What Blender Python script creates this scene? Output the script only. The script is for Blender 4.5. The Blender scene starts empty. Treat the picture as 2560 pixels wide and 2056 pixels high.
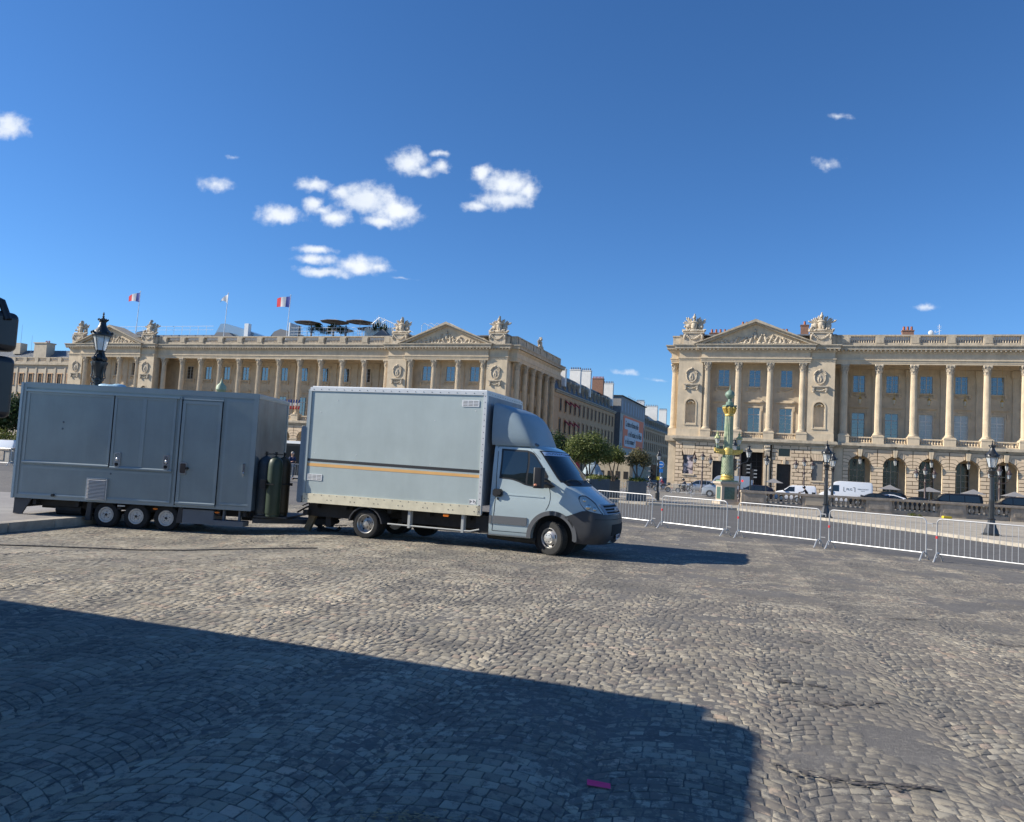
import bpy, bmesh, math, random
import numpy as np
from mathutils import Vector, Matrix
R = math.radians
rnd = random.Random(7)
scene = bpy.context.scene
col = scene.collection

# ------------------------------------------------------------------ camera
CAM = Vector((0, 0, 1.95))
PITCH, ROLL = 0.067, 0.0556
fw = Vector((0, math.cos(PITCH), math.sin(PITCH)))
rt0 = Vector((1, 0, 0)); up0 = rt0.cross(fw)
rt = rt0 * math.cos(ROLL) + up0 * math.sin(ROLL)
up = up0 * math.cos(ROLL) - rt0 * math.sin(ROLL)
cd = bpy.data.cameras.new('camera'); cam = bpy.data.objects.new('camera', cd); col.objects.link(cam)
cam.matrix_world = Matrix(((rt.x, up.x, -fw.x, CAM.x), (rt.y, up.y, -fw.y, CAM.y), (rt.z, up.z, -fw.z, CAM.z), (0, 0, 0, 1)))
cd.sensor_width = 36; cd.lens = 36 * 1962.6 / 2560; cd.clip_start = 0.05; cd.clip_end = 5000
scene.camera = cam

# ------------------------------------------------------------------ light
SUN_EL = R(31.1); SUN_DIR = Vector((-0.9988 * math.cos(SUN_EL), 0.034 * math.cos(SUN_EL), math.sin(SUN_EL)))
SKY_STRENGTH = 0.078; SUN_STRENGTH = 5.0; EXPOSURE = 0.6
world = bpy.data.worlds.new('World'); scene.world = world; world.use_nodes = True
wn = world.node_tree; wn.nodes.clear()
def wnode(t, **k):
    n = wn.nodes.new(t)
    for a, b in k.items(): setattr(n, a, b)
    return n
def wlink(a, b): wn.links.new(a, b)
sky = wnode('ShaderNodeTexSky'); sky.sky_type = 'NISHITA'; sky.sun_disc = False
sky.sun_elevation = SUN_EL; sky.sun_rotation = math.atan2(SUN_DIR.x, SUN_DIR.y)
sky.altitude = 100; sky.air_density = 1.0; sky.dust_density = 0.0; sky.ozone_density = 4.5
tc = wnode('ShaderNodeTexCoord'); sep = wnode('ShaderNodeSeparateXYZ'); wlink(tc.outputs['Generated'], sep.inputs[0])
def wmath(op, a, b=None, c=None, clamp=False):
    n = wnode('ShaderNodeMath', operation=op, use_clamp=clamp)
    for i, v in enumerate((a, b, c)):
        if v is None: continue
        if isinstance(v, (int, float)): n.inputs[i].default_value = v
        else: wlink(v, n.inputs[i])
    return n.outputs[0]
yy = wmath('MAXIMUM', sep.outputs[1], 0.02)
uu = wmath('DIVIDE', sep.outputs[0], yy); vv = wmath('DIVIDE', sep.outputs[2], yy)
comb = wnode('ShaderNodeCombineXYZ'); wlink(uu, comb.inputs[0]); wlink(vv, comb.inputs[1])
# small fair-weather cumulus: soft ellipses in the sky (direction x/y, z/y, half sizes, weight), broken up by noise
CLOUDS = [(-0.1526, 0.385, 0.0234, 0.0181, 1.0), (-0.1142, 0.3984, 0.0138, 0.0053, 0.8), (-0.1098, 0.3808, 0.0117, 0.0096, 0.9), (-0.1301, 0.3729, 0.017, 0.0074, 0.8), (-0.0561, 0.3749, 0.0127, 0.0127, 1.0), (-0.0228, 0.3634, 0.0382, 0.017, 1.0), (-0.0259, 0.341, 0.0361, 0.0138, 1.0), (-0.06, 0.3302, 0.0202, 0.0068, 0.9), (0.004, 0.3516, 0.0138, 0.0138, 0.9), (-0.2036, 0.3331, 0.0404, 0.0202, 1.1), (-0.1656, 0.3176, 0.0319, 0.0202, 1.1), (-0.2343, 0.337, 0.0191, 0.0096, 1.0), (-0.1821, 0.3034, 0.0255, 0.0085, 1.0), (-0.2741, 0.3469, 0.0223, 0.0102, 1.0), (-0.3166, 0.3046, 0.0319, 0.0123, 1.0), (-0.2744, 0.3203, 0.0138, 0.0096, 1.0), (-0.2429, 0.3055, 0.0202, 0.0117, 1.0), (-0.2587, 0.3134, 0.0149, 0.0074, 1.0), (-0.2658, 0.2623, 0.0276, 0.0059, 0.9), (-0.265, 0.2502, 0.0276, 0.0074, 0.9), (-0.253, 0.2334, 0.034, 0.0074, 1.0), (-0.2062, 0.2437, 0.034, 0.0127, 1.0), (-0.1801, 0.2419, 0.0138, 0.0068, 0.9), (-0.1491, 0.23, 0.017, 0.0017, 0.4), (-0.4001, 0.3407, 0.0214, 0.0102, 0.8), (-0.6755, 0.4031, 0.0255, 0.0173, 1.0), (0.406, 0.4763, 0.0143, 0.0046, 0.5), (0.3921, 0.4131, 0.0178, 0.0082, 0.5), (0.525, 0.2301, 0.0153, 0.0046, 0.55), (0.141, 0.1254, 0.0163, 0.0031, 0.5), (0.1819, 0.1194, 0.0127, 0.002, 0.4), (-0.38, 0.3771, 0.0076, 0.0031, 0.4)]
warp = wnode('ShaderNodeTexNoise'); warp.inputs['Scale'].default_value = 42; warp.inputs['Detail'].default_value = 4
wlink(comb.outputs[0], warp.inputs['Vector'])
wv = wnode('ShaderNodeVectorMath', operation='MULTIPLY_ADD'); wlink(warp.outputs['Color'], wv.inputs[0])
wv.inputs[1].default_value = (0.022, 0.014, 0); wv.inputs[2].default_value = (-0.011, -0.007, 0)
wp = wnode('ShaderNodeVectorMath', operation='ADD'); wlink(comb.outputs[0], wp.inputs[0]); wlink(wv.outputs[0], wp.inputs[1])
fld = None
for (cx, cy, rx, ry, w) in CLOUDS:
    k = 1.22
    n = wnode('ShaderNodeVectorMath', operation='MULTIPLY_ADD'); wlink(wp.outputs[0], n.inputs[0])
    n.inputs[1].default_value = (1 / rx / k, 1 / ry / k, 0); n.inputs[2].default_value = (-cx / rx / k, -cy / ry / k, 0)
    l = wnode('ShaderNodeVectorMath', operation='LENGTH'); wlink(n.outputs[0], l.inputs[0])
    o = wmath('MULTIPLY_ADD', l.outputs['Value'], -w, w)
    fld = o if fld is None else wmath('SMOOTH_MAX', fld, o, 0.25)
fbm = wnode('ShaderNodeTexNoise'); fbm.inputs['Scale'].default_value = 60; fbm.inputs['Detail'].default_value = 5; fbm.inputs['Roughness'].default_value = 0.56
wlink(comb.outputs[0], fbm.inputs['Vector'])
f2 = wmath('MULTIPLY_ADD', fbm.outputs[0], 1.25, -0.60)
dens = wmath('ADD', fld, f2)
mr = wnode('ShaderNodeMapRange', interpolation_type='SMOOTHSTEP'); wlink(dens, mr.inputs[0])
mr.inputs[1].default_value = -0.02; mr.inputs[2].default_value = 0.9; mr.inputs[4].default_value = 0.96
front = wmath('GREATER_THAN', sep.outputs[1], 0.05)
alpha = wmath('MULTIPLY', mr.outputs[0], front)
shd = wnode('ShaderNodeTexNoise'); shd.inputs['Scale'].default_value = 26; shd.inputs['Detail'].default_value = 3
wlink(comb.outputs[0], shd.inputs['Vector'])
cr = wnode('ShaderNodeMix', data_type='RGBA'); wlink(shd.outputs[0], cr.inputs[0])
cr.inputs[6].default_value = (5.8, 6.6, 7.8, 1); cr.inputs[7].default_value = (9.6, 9.8, 10.0, 1)
# the blue of the air, a little deeper and more saturated than the raw model
hs = wnode('ShaderNodeHueSaturation'); wlink(sky.outputs[0], hs.inputs['Color'])
hs.inputs['Saturation'].default_value = 1.12; hs.inputs['Value'].default_value = 1.0
tint = wnode('ShaderNodeMapRange'); wlink(sep.outputs[2], tint.inputs[0]); tint.inputs[1].default_value = 0.0; tint.inputs[2].default_value = 0.42
tcol = wnode('ShaderNodeMix', data_type='RGBA'); wlink(tint.outputs[0], tcol.inputs[0]); tcol.inputs[6].default_value = (0.74, 0.99, 1.30, 1); tcol.inputs[7].default_value = (0.82, 1.0, 1.20, 1)
tmul = wnode('ShaderNodeMix', data_type='RGBA', blend_type='MULTIPLY'); tmul.inputs[0].default_value = 1; wlink(hs.outputs[0], tmul.inputs[6]); wlink(tcol.outputs[2], tmul.inputs[7])
mx = wnode('ShaderNodeMix', data_type='RGBA'); wlink(alpha, mx.inputs[0]); wlink(tmul.outputs[2], mx.inputs[6]); wlink(cr.outputs[2], mx.inputs[7])
bg = wnode('ShaderNodeBackground'); bg.inputs[1].default_value = SKY_STRENGTH; wlink(mx.outputs[2], bg.inputs[0])
wo = wnode('ShaderNodeOutputWorld'); wlink(bg.outputs[0], wo.inputs[0])
sd = bpy.data.lights.new('sun', 'SUN'); sd.energy = SUN_STRENGTH; sd.angle = R(0.53); sd.color = (1.0, 0.93, 0.81)
so = bpy.data.objects.new('sun', sd); col.objects.link(so); so.location = (-60, 0, 60)
so.rotation_euler = SUN_DIR.to_track_quat('Z', 'Y').to_euler()
scene.view_settings.view_transform = 'Standard'; scene.view_settings.look = 'None'
scene.view_settings.exposure = EXPOSURE; scene.view_settings.gamma = 1; scene.view_settings.use_curve_mapping = False

# ------------------------------------------------------------------ materials
MATS = {}
def mat(name, color=(.5, .5, .5), rough=.6, metal=0., var=0., vscale=3., bump=0., bscale=20., spec=.5, emit=None, streak=0., rand=0., trans=0., coat=0., second=None, sscale=1.5, sth=(.45, .6), stretch=(1, 1, 1)):
    if name in MATS: return MATS[name]
    m = bpy.data.materials.new(name); m.use_nodes = True; nt = m.node_tree; b = nt.nodes['Principled BSDF']
    b.inputs['Roughness'].default_value = rough; b.inputs['Metallic'].default_value = metal
    b.inputs['Specular IOR Level'].default_value = spec
    if coat: b.inputs['Coat Weight'].default_value = coat; b.inputs['Coat Roughness'].default_value = .12
    if trans: b.inputs['Transmission Weight'].default_value = trans
    if emit: b.inputs['Emission Color'].default_value = (*emit[:3], 1); b.inputs['Emission Strength'].default_value = emit[3]
    def N(t): return nt.nodes.new(t)
    c0 = (*color, 1); b.inputs['Base Color'].default_value = c0
    out = None
    def noise(scale, detail=5, rgh=.6, st=stretch):
        g = N('ShaderNodeNewGeometry'); mp = N('ShaderNodeMapping'); nt.links.new(g.outputs['Position'], mp.inputs[0])
        mp.inputs['Scale'].default_value = st
        n = N('ShaderNodeTexNoise'); n.inputs['Scale'].default_value = scale; n.inputs['Detail'].default_value = detail; n.inputs['Roughness'].default_value = rgh
        nt.links.new(mp.outputs[0], n.inputs['Vector']); return n.outputs[0]
    def mixc(fac, a, bb, blend='MIX'):
        x = N('ShaderNodeMix'); x.data_type = 'RGBA'; x.blend_type = blend
        if isinstance(fac, float): x.inputs[0].default_value = fac
        else: nt.links.new(fac, x.inputs[0])
        for i, v in ((6, a), (7, bb)):
            if isinstance(v, tuple): x.inputs[i].default_value = v
            else: nt.links.new(v, x.inputs[i])
        return x.outputs[2]
    def ramp(v, a, bb):
        r = N('ShaderNodeMapRange'); nt.links.new(v, r.inputs[0]); r.inputs[1].default_value = a; r.inputs[2].default_value = bb; return r.outputs[0]
    cur = c0
    if var:
        lo = tuple(x * (1 - var) for x in color) + (1,); hi = tuple(min(1, x * (1 + var)) for x in color) + (1,)
        cur = mixc(ramp(noise(vscale), .3, .7), lo, hi)
    if second:
        cur = mixc(ramp(noise(sscale, 6), *sth), cur, (*second, 1))
    if streak:
        f = ramp(noise(1.6, 5, .7, (1.8, 1.8, .22)), .42, .75)
        mu = N('ShaderNodeMath'); mu.operation = 'MULTIPLY'; nt.links.new(f, mu.inputs[0]); mu.inputs[1].default_value = streak
        cur = mixc(mu.outputs[0], cur, tuple(x * .38 for x in color) + (1,))
    if rand:
        oi = N('ShaderNodeObjectInfo'); hv = N('ShaderNodeHueSaturation')
        r = N('ShaderNodeMapRange'); nt.links.new(oi.outputs['Random'], r.inputs[0]); r.inputs[3].default_value = 1 - rand; r.inputs[4].default_value = 1 + rand
        nt.links.new(r.outputs[0], hv.inputs['Value'])
        if isinstance(cur, tuple): hv.inputs['Color'].default_value = cur
        else: nt.links.new(cur, hv.inputs['Color'])
        cur = hv.outputs[0]
    if not isinstance(cur, tuple): nt.links.new(cur, b.inputs['Base Color'])
    if bump:
        bp = N('ShaderNodeBump'); bp.inputs['Strength'].default_value = 1; bp.inputs['Distance'].default_value = bump
        nt.links.new(noise(bscale, 6, .6), bp.inputs['Height']); nt.links.new(bp.outputs[0], b.inputs['Normal'])
    MATS[name] = m; return m
def glass_mat(name, tint=(.06, .09, .13), rough=.04, mirror=.55):
    if name in MATS: return MATS[name]
    m = mat(name, tint, rough=rough, spec=.5)
    nt = m.node_tree; b = nt.nodes['Principled BSDF']; g = nt.nodes.new('ShaderNodeBsdfGlossy'); g.inputs['Roughness'].default_value = rough
    g.inputs['Color'].default_value = (.82, .84, .84, 1)
    mx = nt.nodes.new('ShaderNodeMixShader'); mx.inputs[0].default_value = mirror
    nt.links.new(b.outputs[0], mx.inputs[1]); nt.links.new(g.outputs[0], mx.inputs[2]); nt.links.new(mx.outputs[0], nt.nodes['Material Output'].inputs[0])
    return m
stone = mat('limestone', (.64, .525, .375), .85, var=.13, vscale=.9, bump=.012, bscale=9, streak=.22, spec=.2)
stone2 = mat('limestone_weathered', (.50, .43, .33), .9, var=.2, vscale=1.2, bump=.02, bscale=7, streak=.45, spec=.2)
blockm = mat('limestone_block', (.68, .53, .37), .85, var=.08, vscale=1.4, bump=.01, bscale=10, streak=.12, rand=.1, spec=.2)
jointm = mat('limestone_joint', (.11, .078, .048), .95)
carve = mat('carved_stone', (.56, .48, .37), .9, var=.3, vscale=2.5, bump=.03, bscale=6, streak=.4, spec=.2)
iron = mat('cast_iron', (.022, .024, .026), .38, var=.3, vscale=8, bump=.004, bscale=40, spec=.6)
brass_iron = mat('brown_iron', (.07, .045, .04), .42, spec=.6, bump=.003, bscale=40)
rubber = mat('rubber', (.018, .018, .018), .85, var=.35, vscale=20, bump=.003, bscale=60)
blackp = mat('black_plastic', (.02, .021, .023), .5, spec=.5, var=.2, vscale=10)
darkgap = mat('dark_gap', (.012, .012, .013), .9)
steel = mat('galvanised_steel', (.50, .52, .54), .38, metal=.85, var=.12, vscale=6)
alu = mat('aluminium', (.62, .63, .64), .35, metal=.8, var=.12, vscale=4)
white = mat('white_paint', (.78, .78, .77), .3, coat=.4)
lglass = mat('lantern_glass', (.78, .79, .76), .4, trans=.55, spec=.3)
winglass = glass_mat('window_glass', (.03, .036, .045), .05, .22)
darkglass = glass_mat('dark_window_glass', (.010, .011, .012), .12, .03)
carglass = glass_mat('car_glass', (.014, .02, .022), .03, .05)
zinc = mat('zinc_roof', (.20, .215, .235), .5, metal=.2, var=.2, vscale=1.5, spec=.4)
slate = mat('slate_roof', (.065, .075, .095), .6, var=.3, vscale=2, bump=.01, bscale=8)

# ------------------------------------------------------------------ mesh helpers
class MB:
    def __init__(s, T=None): s.v = []; s.f = []; s.T = T
    def add(s, vs, fs):
        o = len(s.v)
        if s.T is not None: vs = [tuple(s.T @ Vector(p)) for p in vs]
        s.v.extend(vs); s.f.extend([tuple(i + o for i in f) for f in fs]); return s
    def box(s, x0, x1, y0, y1, z0, z1):
        return s.add([(x0, y0, z0), (x1, y0, z0), (x1, y1, z0), (x0, y1, z0), (x0, y0, z1), (x1, y0, z1), (x1, y1, z1), (x0, y1, z1)],
                     [(0, 3, 2, 1), (4, 5, 6, 7), (0, 1, 5, 4), (1, 2, 6, 5), (2, 3, 7, 6), (3, 0, 4, 7)])
    def cbox(s, x, y, z, a, b, c): return s.box(x - a / 2, x + a / 2, y - b / 2, y + b / 2, z - c / 2, z + c / 2)
    def rbox(s, x0, x1, y0, y1, z0, z1, r=.02, axis='y'):
        # box whose outline seen along axis has cut corners
        if axis == 'y':
            p = [(x0 + r, z0), (x1 - r, z0), (x1, z0 + r), (x1, z1 - r), (x1 - r, z1), (x0 + r, z1), (x0, z1 - r), (x0, z0 + r)]
            return s.prism(p, y0, y1)
        p = [(x0 + r, y0), (x1 - r, y0), (x1, y0 + r), (x1, y1 - r), (x1 - r, y1), (x0 + r, y1), (x0, y1 - r), (x0, y0 + r)]
        n = 8; vs = [(a, b, z0) for a, b in p] + [(a, b, z1) for a, b in p]
        return s.add(vs, [tuple(range(n - 1, -1, -1)), tuple(range(n, 2 * n))] + [(i, (i + 1) % n, n + (i + 1) % n, n + i) for i in range(n)])
    def prism(s, poly, y0, y1):      # poly in (x,z), counter-clockwise seen from -y
        n = len(poly); vs = [(a, y0, b) for a, b in poly] + [(a, y1, b) for a, b in poly]
        return s.add(vs, [tuple(range(n)), tuple(range(2 * n - 1, n - 1, -1))] + [(i, n + i, n + (i + 1) % n, (i + 1) % n) for i in range(n)])
    def prismx(s, poly, x0, x1):     # poly in (y,z)
        n = len(poly); vs = [(x0, a, b) for a, b in poly] + [(x1, a, b) for a, b in poly]
        return s.add(vs, [tuple(range(n)), tuple(range(2 * n - 1, n - 1, -1))] + [(i, n + i, n + (i + 1) % n, (i + 1) % n) for i in range(n)])
    def prismz(s, poly, z0, z1):
        n = len(poly); vs = [(a, b, z0) for a, b in poly] + [(a, b, z1) for a, b in poly]
        return s.add(vs, [tuple(range(n - 1, -1, -1)), tuple(range(n, 2 * n))] + [(i, (i + 1) % n, n + (i + 1) % n, n + i) for i in range(n)])
    def cyl(s, p, q, r0, r1=None, n=10):
        if r1 is None: r1 = r0
        p = Vector(p); q = Vector(q); d = (q - p).normalized()
        a = d.orthogonal().normalized(); b = d.cross(a)
        vs = [tuple(p + (a * math.cos(2 * math.pi * i / n) + b * math.sin(2 * math.pi * i / n)) * r0) for i in range(n)]
        vs += [tuple(q + (a * math.cos(2 * math.pi * i / n) + b * math.sin(2 * math.pi * i / n)) * r1) for i in range(n)]
        return s.add(vs, [tuple(range(n - 1, -1, -1)), tuple(range(n, 2 * n))] + [(i, (i + 1) % n, n + (i + 1) % n, n + i) for i in range(n)])
    def lathe(s, prof, x=0, y=0, z=0, n=16, flute=0., caps=True, ph=0.):
        vs = []; m = len(prof)
        for r, h in prof:
            for i in range(n):
                rr = r * (1 - flute if i % 2 else 1) if flute else r
                a = 2 * math.pi * i / n + ph; vs.append((x + rr * math.cos(a), y + rr * math.sin(a), z + h))
        fs = [(j * n + i, j * n + (i + 1) % n, (j + 1) * n + (i + 1) % n, (j + 1) * n + i) for j in range(m - 1) for i in range(n)]
        if caps: fs += [tuple(range(n - 1, -1, -1)), tuple((m - 1) * n + i for i in range(n))]
        return s.add(vs, fs)
    def tube(s, pts, r, n=8, closed=False):
        pts = [Vector(p) for p in pts]; m = len(pts); vs = []; ref = None
        for i, p in enumerate(pts):
            if closed: d = pts[(i + 1) % m] - pts[i - 1]
            else: d = pts[min(i + 1, m - 1)] - pts[max(i - 1, 0)]
            d.normalize()
            if ref is None: ref = d.orthogonal().normalized()
            a = (ref - d * ref.dot(d)).normalized(); ref = a; b = d.cross(a)
            rr = r[i] if isinstance(r, (list, tuple)) else r
            vs += [tuple(p + (a * math.cos(2 * math.pi * k / n) + b * math.sin(2 * math.pi * k / n)) * rr) for k in range(n)]
        fs = []
        for j in range(m if closed else m - 1):
            k = (j + 1) % m
            fs += [(j * n + i, j * n + (i + 1) % n, k * n + (i + 1) % n, k * n + i) for i in range(n)]
        if not closed: fs += [tuple(range(n - 1, -1, -1)), tuple((m - 1) * n + i for i in range(n))]
        return s.add(vs, fs)
    def ell(s, c, r, n=10, m=6, M=None):
        vs = []; c = Vector(c)
        for j in range(m + 1):
            t = math.pi * j / m
            for i in range(n):
                a = 2 * math.pi * i / n
                p = Vector((r[0] * math.sin(t) * math.cos(a), r[1] * math.sin(t) * math.sin(a), r[2] * math.cos(t)))
                if M is not None: p = M @ p
                vs.append(tuple(c + p))
        fs = [(j * n + i, (j + 1) * n + i, (j + 1) * n + (i + 1) % n, j * n + (i + 1) % n) for j in range(m) for i in range(n)]
        return s.add(vs, fs)
    def sweep(s, prof, x0, x1, ends=True):   # moulding: profile (y,z) polygon run along x
        return s.prismx(prof, x0, x1)
    def build(s, name, m, parent=None, smooth=None, loc=None, rotz=None):
        me = bpy.data.meshes.new(name); me.from_pydata(s.v, [], s.f)
        me.materials.append(m)
        bm = bmesh.new(); bm.from_mesh(me)
        if smooth: bmesh.ops.remove_doubles(bm, verts=bm.verts, dist=1e-5)
        bmesh.ops.recalc_face_normals(bm, faces=bm.faces); bm.to_mesh(me); bm.free()
        if smooth:
            me.polygons.foreach_set('use_smooth', [True] * len(me.polygons)); me.set_sharp_from_angle(angle=R(smooth if smooth > 1 else 35))
        o = bpy.data.objects.new(name, me); col.objects.link(o)
        if parent is not None: o.parent = parent
        if loc is not None: o.location = loc
        if rotz is not None: o.rotation_euler.z = rotz
        return o
def rot_y_to_z():  # turn a lathe (axis z) so that its top looks to -y
    return Matrix.Rotation(R(90), 4, 'X')
def link_copy(o, parent=None, loc=None, rotz=None, scale=None):
    c = o.copy(); col.objects.link(c); c.parent = parent
    if loc is not None: c.location = loc
    if rotz is not None: c.rotation_euler.z = rotz
    if scale is not None: c.scale = scale
    return c
KIDS = {}
def copy_tree(o, parent=None, loc=None, rotz=None, scale=None):
    c = link_copy(o, parent, loc, rotz, scale)
    for ch in list(o.children): copy_tree(ch, c)
    return c
def tag(o, label=None, cat=None, group=None, kind=None):
    if label: o['label'] = label
    if cat: o['category'] = cat
    if group: o['group'] = group
    if kind: o['kind'] = kind
    return o
def thing(name, label, cat, loc=(0, 0, 0), rotz=0, group=None):
    o = bpy.data.objects.new(name, None); col.objects.link(o); o.empty_display_size = .3
    o.location = loc; o.rotation_euler = (0, 0, rotz); return tag(o, label, cat, group)
def text_obj(name, s, size, m, parent, loc, rot, ext=.004, align='CENTER', xs=1.):
    cu = bpy.data.curves.new(name, 'FONT'); cu.body = s; cu.size = size; cu.extrude = ext; cu.align_x = align; cu.align_y = 'CENTER'; cu.resolution_u = 2
    t = bpy.data.objects.new('tmp', cu); col.objects.link(t); dg = bpy.context.evaluated_depsgraph_get()
    me = bpy.data.meshes.new_from_object(t.evaluated_get(dg)); bpy.data.objects.remove(t); me.materials.clear(); me.materials.append(m)
    o = bpy.data.objects.new(name, me); col.objects.link(o); o.parent = parent; o.location = loc; o.rotation_euler = rot; o.scale = (xs, 1, 1); return o
AL = 0.3423; U = Vector((math.cos(AL), -math.sin(AL), 0)); NN = Vector((math.sin(AL), math.cos(AL), 0)); ORG = Vector((0, 136.9142, 0))
STREET = -0.45
def fpos(s, n=0., z=0.): p = ORG + U * s + NN * n; return Vector((p.x, p.y, z))
def vnoise(x, y, seed=0, oct=4, f=1., g=.55):
    # value noise on numpy arrays
    rs = np.random.RandomState(seed); out = np.zeros_like(x, dtype=float); amp = 1.; tot = 0.
    for o in range(oct):
        tb = rs.rand(64, 64); X = x * f; Y = y * f; xi = np.floor(X).astype(int); yi = np.floor(Y).astype(int)
        fx = X - xi; fy = Y - yi; fx = fx * fx * (3 - 2 * fx); fy = fy * fy * (3 - 2 * fy)
        a = tb[xi % 64, yi % 64]; b = tb[(xi + 1) % 64, yi % 64]; c = tb[xi % 64, (yi + 1) % 64]; d = tb[(xi + 1) % 64, (yi + 1) % 64]
        out += amp * ((a * (1 - fx) + b * fx) * (1 - fy) + (c * (1 - fx) + d * fx) * fy); tot += amp; amp *= g; f *= 2.03
    return out / tot
# ------------------------------------------------------------------ ground and paving
def gmat(name, base, dark, light, scale, bumpd=.01, bscale=25., rough=.85, patch=None):
    m = bpy.data.materials.new(name); m.use_nodes = True; nt = m.node_tree; b = nt.nodes['Principled BSDF']; b.inputs['Roughness'].default_value = rough
    b.inputs['Specular IOR Level'].default_value = .25
    g = nt.nodes.new('ShaderNodeNewGeometry')
    def noise(s, d=6, r=.6, v=None):
        n = nt.nodes.new('ShaderNodeTexNoise'); n.inputs['Scale'].default_value = s; n.inputs['Detail'].default_value = d; n.inputs['Roughness'].default_value = r
        nt.links.new(v or g.outputs['Position'], n.inputs['Vector']); return n.outputs[0]
    def mix(f, a, c):
        x = nt.nodes.new('ShaderNodeMix'); x.data_type = 'RGBA'; nt.links.new(f, x.inputs[0])
        for i, v in ((6, a), (7, c)):
            if isinstance(v, tuple): x.inputs[i].default_value = (*v, 1)
            else: nt.links.new(v, x.inputs[i])
        return x.outputs[2]
    def rng(v, a, c, t0=0., t1=1.):
        r = nt.nodes.new('ShaderNodeMapRange'); nt.links.new(v, r.inputs[0]); r.inputs[1].default_value = a; r.inputs[2].default_value = c; r.inputs[3].default_value = t0; r.inputs[4].default_value = t1; return r.outputs[0]
    c = mix(rng(noise(scale), .35, .65), dark, base)
    c = mix(rng(noise(scale * 9, 4), .5, .75), c, light)
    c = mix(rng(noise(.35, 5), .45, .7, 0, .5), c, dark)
    nt.links.new(c, b.inputs['Base Color'])
    bp = nt.nodes.new('ShaderNodeBump'); bp.inputs['Distance'].default_value = bumpd; nt.links.new(noise(bscale, 7, .7), bp.inputs['Height']); nt.links.new(bp.outputs[0], b.inputs['Normal'])
    m['nt'] = 1; return m, nt, b, g, noise, mix, rng
asph = gmat('asphalt', (.13, .125, .118), (.10, .096, .09), (.18, .17, .16), 1.2, .006, 60)[0]
walk = gmat('pavement_asphalt', (.42, .37, .295), (.31, .275, .22), (.50, .45, .37), .8, .006, 40)[0]
fillm = gmat('joint_filling', (.165, .154, .14), (.12, .113, .105), (.26, .24, .205), 2.2, .010, 55)[0]
farcob, nt, b, g, noise, mix, rng = gmat('far_cobbles', (.22, .20, .17), (.15, .14, .125), (.30, .275, .235), 1.0, .012, 30)
vo = nt.nodes.new('ShaderNodeTexVoronoi'); vo.inputs['Scale'].default_value = 6.5; vo.feature = 'F1'; nt.links.new(g.outputs['Position'], vo.inputs['Vector'])
sp = nt.nodes.new('ShaderNodeSeparateColor'); nt.links.new(vo.outputs['Color'], sp.inputs[0])
cur = b.inputs['Base Color'].links[0].from_socket
nt.links.new(mix(rng(sp.outputs[0], .3, 1., 0, .8), cur, (.27, .25, .215)), b.inputs['Base Color'])

# wide ground sheet to the horizon: the square is level, the carriageway in front of the palaces lies 0.45 m lower
def gz(y): t = min(1, max(0, (y - 56) / 8)); return -.45 * t * t * (3 - 2 * t)
ys = [-300, -40, 0, 20, 40, 56, 57, 58, 59, 60, 61, 62, 63, 64, 80, 120, 300, 3000]
mb = MB(); vs = []
for y in ys:
    for x in (-3000, -400, -150, 0, 150, 400, 3000): vs.append((x, y, gz(y) - (.03 if y > 46 else .22)))
mb.add(vs, [(j * 7 + i, j * 7 + i + 1, (j + 1) * 7 + i + 1, (j + 1) * 7 + i) for j in range(len(ys) - 1) for i in range(6)])
tag(mb.build('ground', farcob, smooth=20), kind='structure')

def sst(t): t = np.clip(t, 0, 1); return t * t * (3 - 2 * t)
def gh(x, y):     # the square is not quite level: it dips gently round the trailer
    return -.172 * sst((-x - 3.6) / 3.6) * sst((y - 12.5) / 4.5) * (1 - sst((y - 30) / 10))
# barrier line: near side cobbles, then asphalt carriageway
NEAR_EDGE = [(-40, 47), (-16, 40), (-4, 37.5), (2.5, 33.2), (5.6, 28.6), (7.6, 26.1), (9.6, 23.9), (11.5, 21.6), (13.8, 19.2), (17, 16), (24, 10), (40, -2)]
FAR_EDGE = [(-40, 56), (-10, 53), (4, 49), (8, 46.2), (13.4, 45.4), (15.9, 39.2), (17.45, 34.3), (18.45, 28.1), (19.6, 22), (24, 12.5), (44, 0)]
def NEARY(x):
    for (a, b), (c2, d) in zip(NEAR_EDGE[:-1], NEAR_EDGE[1:]):
        if a <= x <= c2: return b + (d - b) * (x - a) / (c2 - a)
    return -2 if x > 40 else 47
gx = list(np.arange(-44, 40.1, .7)); gk = 90; pv = MB()
for x in gx:
    ye = NEARY(x)
    for k in range(gk + 1): y = -12 + (ye + 12) * k / gk; pv.v.append((x, y, float(gh(x, y)) - .004))
for i in range(len(gx) - 1):
    for k in range(gk): pv.f.append((i * (gk + 1) + k, (i + 1) * (gk + 1) + k, (i + 1) * (gk + 1) + k + 1, i * (gk + 1) + k + 1))
paving = pv.build('cobblestone_paving', fillm, smooth=60); tag(paving, kind='structure')
road = MB().prismz(NEAR_EDGE[:] + FAR_EDGE[::-1], -.05, -.008).build('asphalt_road', asph); tag(road, kind='structure')

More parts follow.
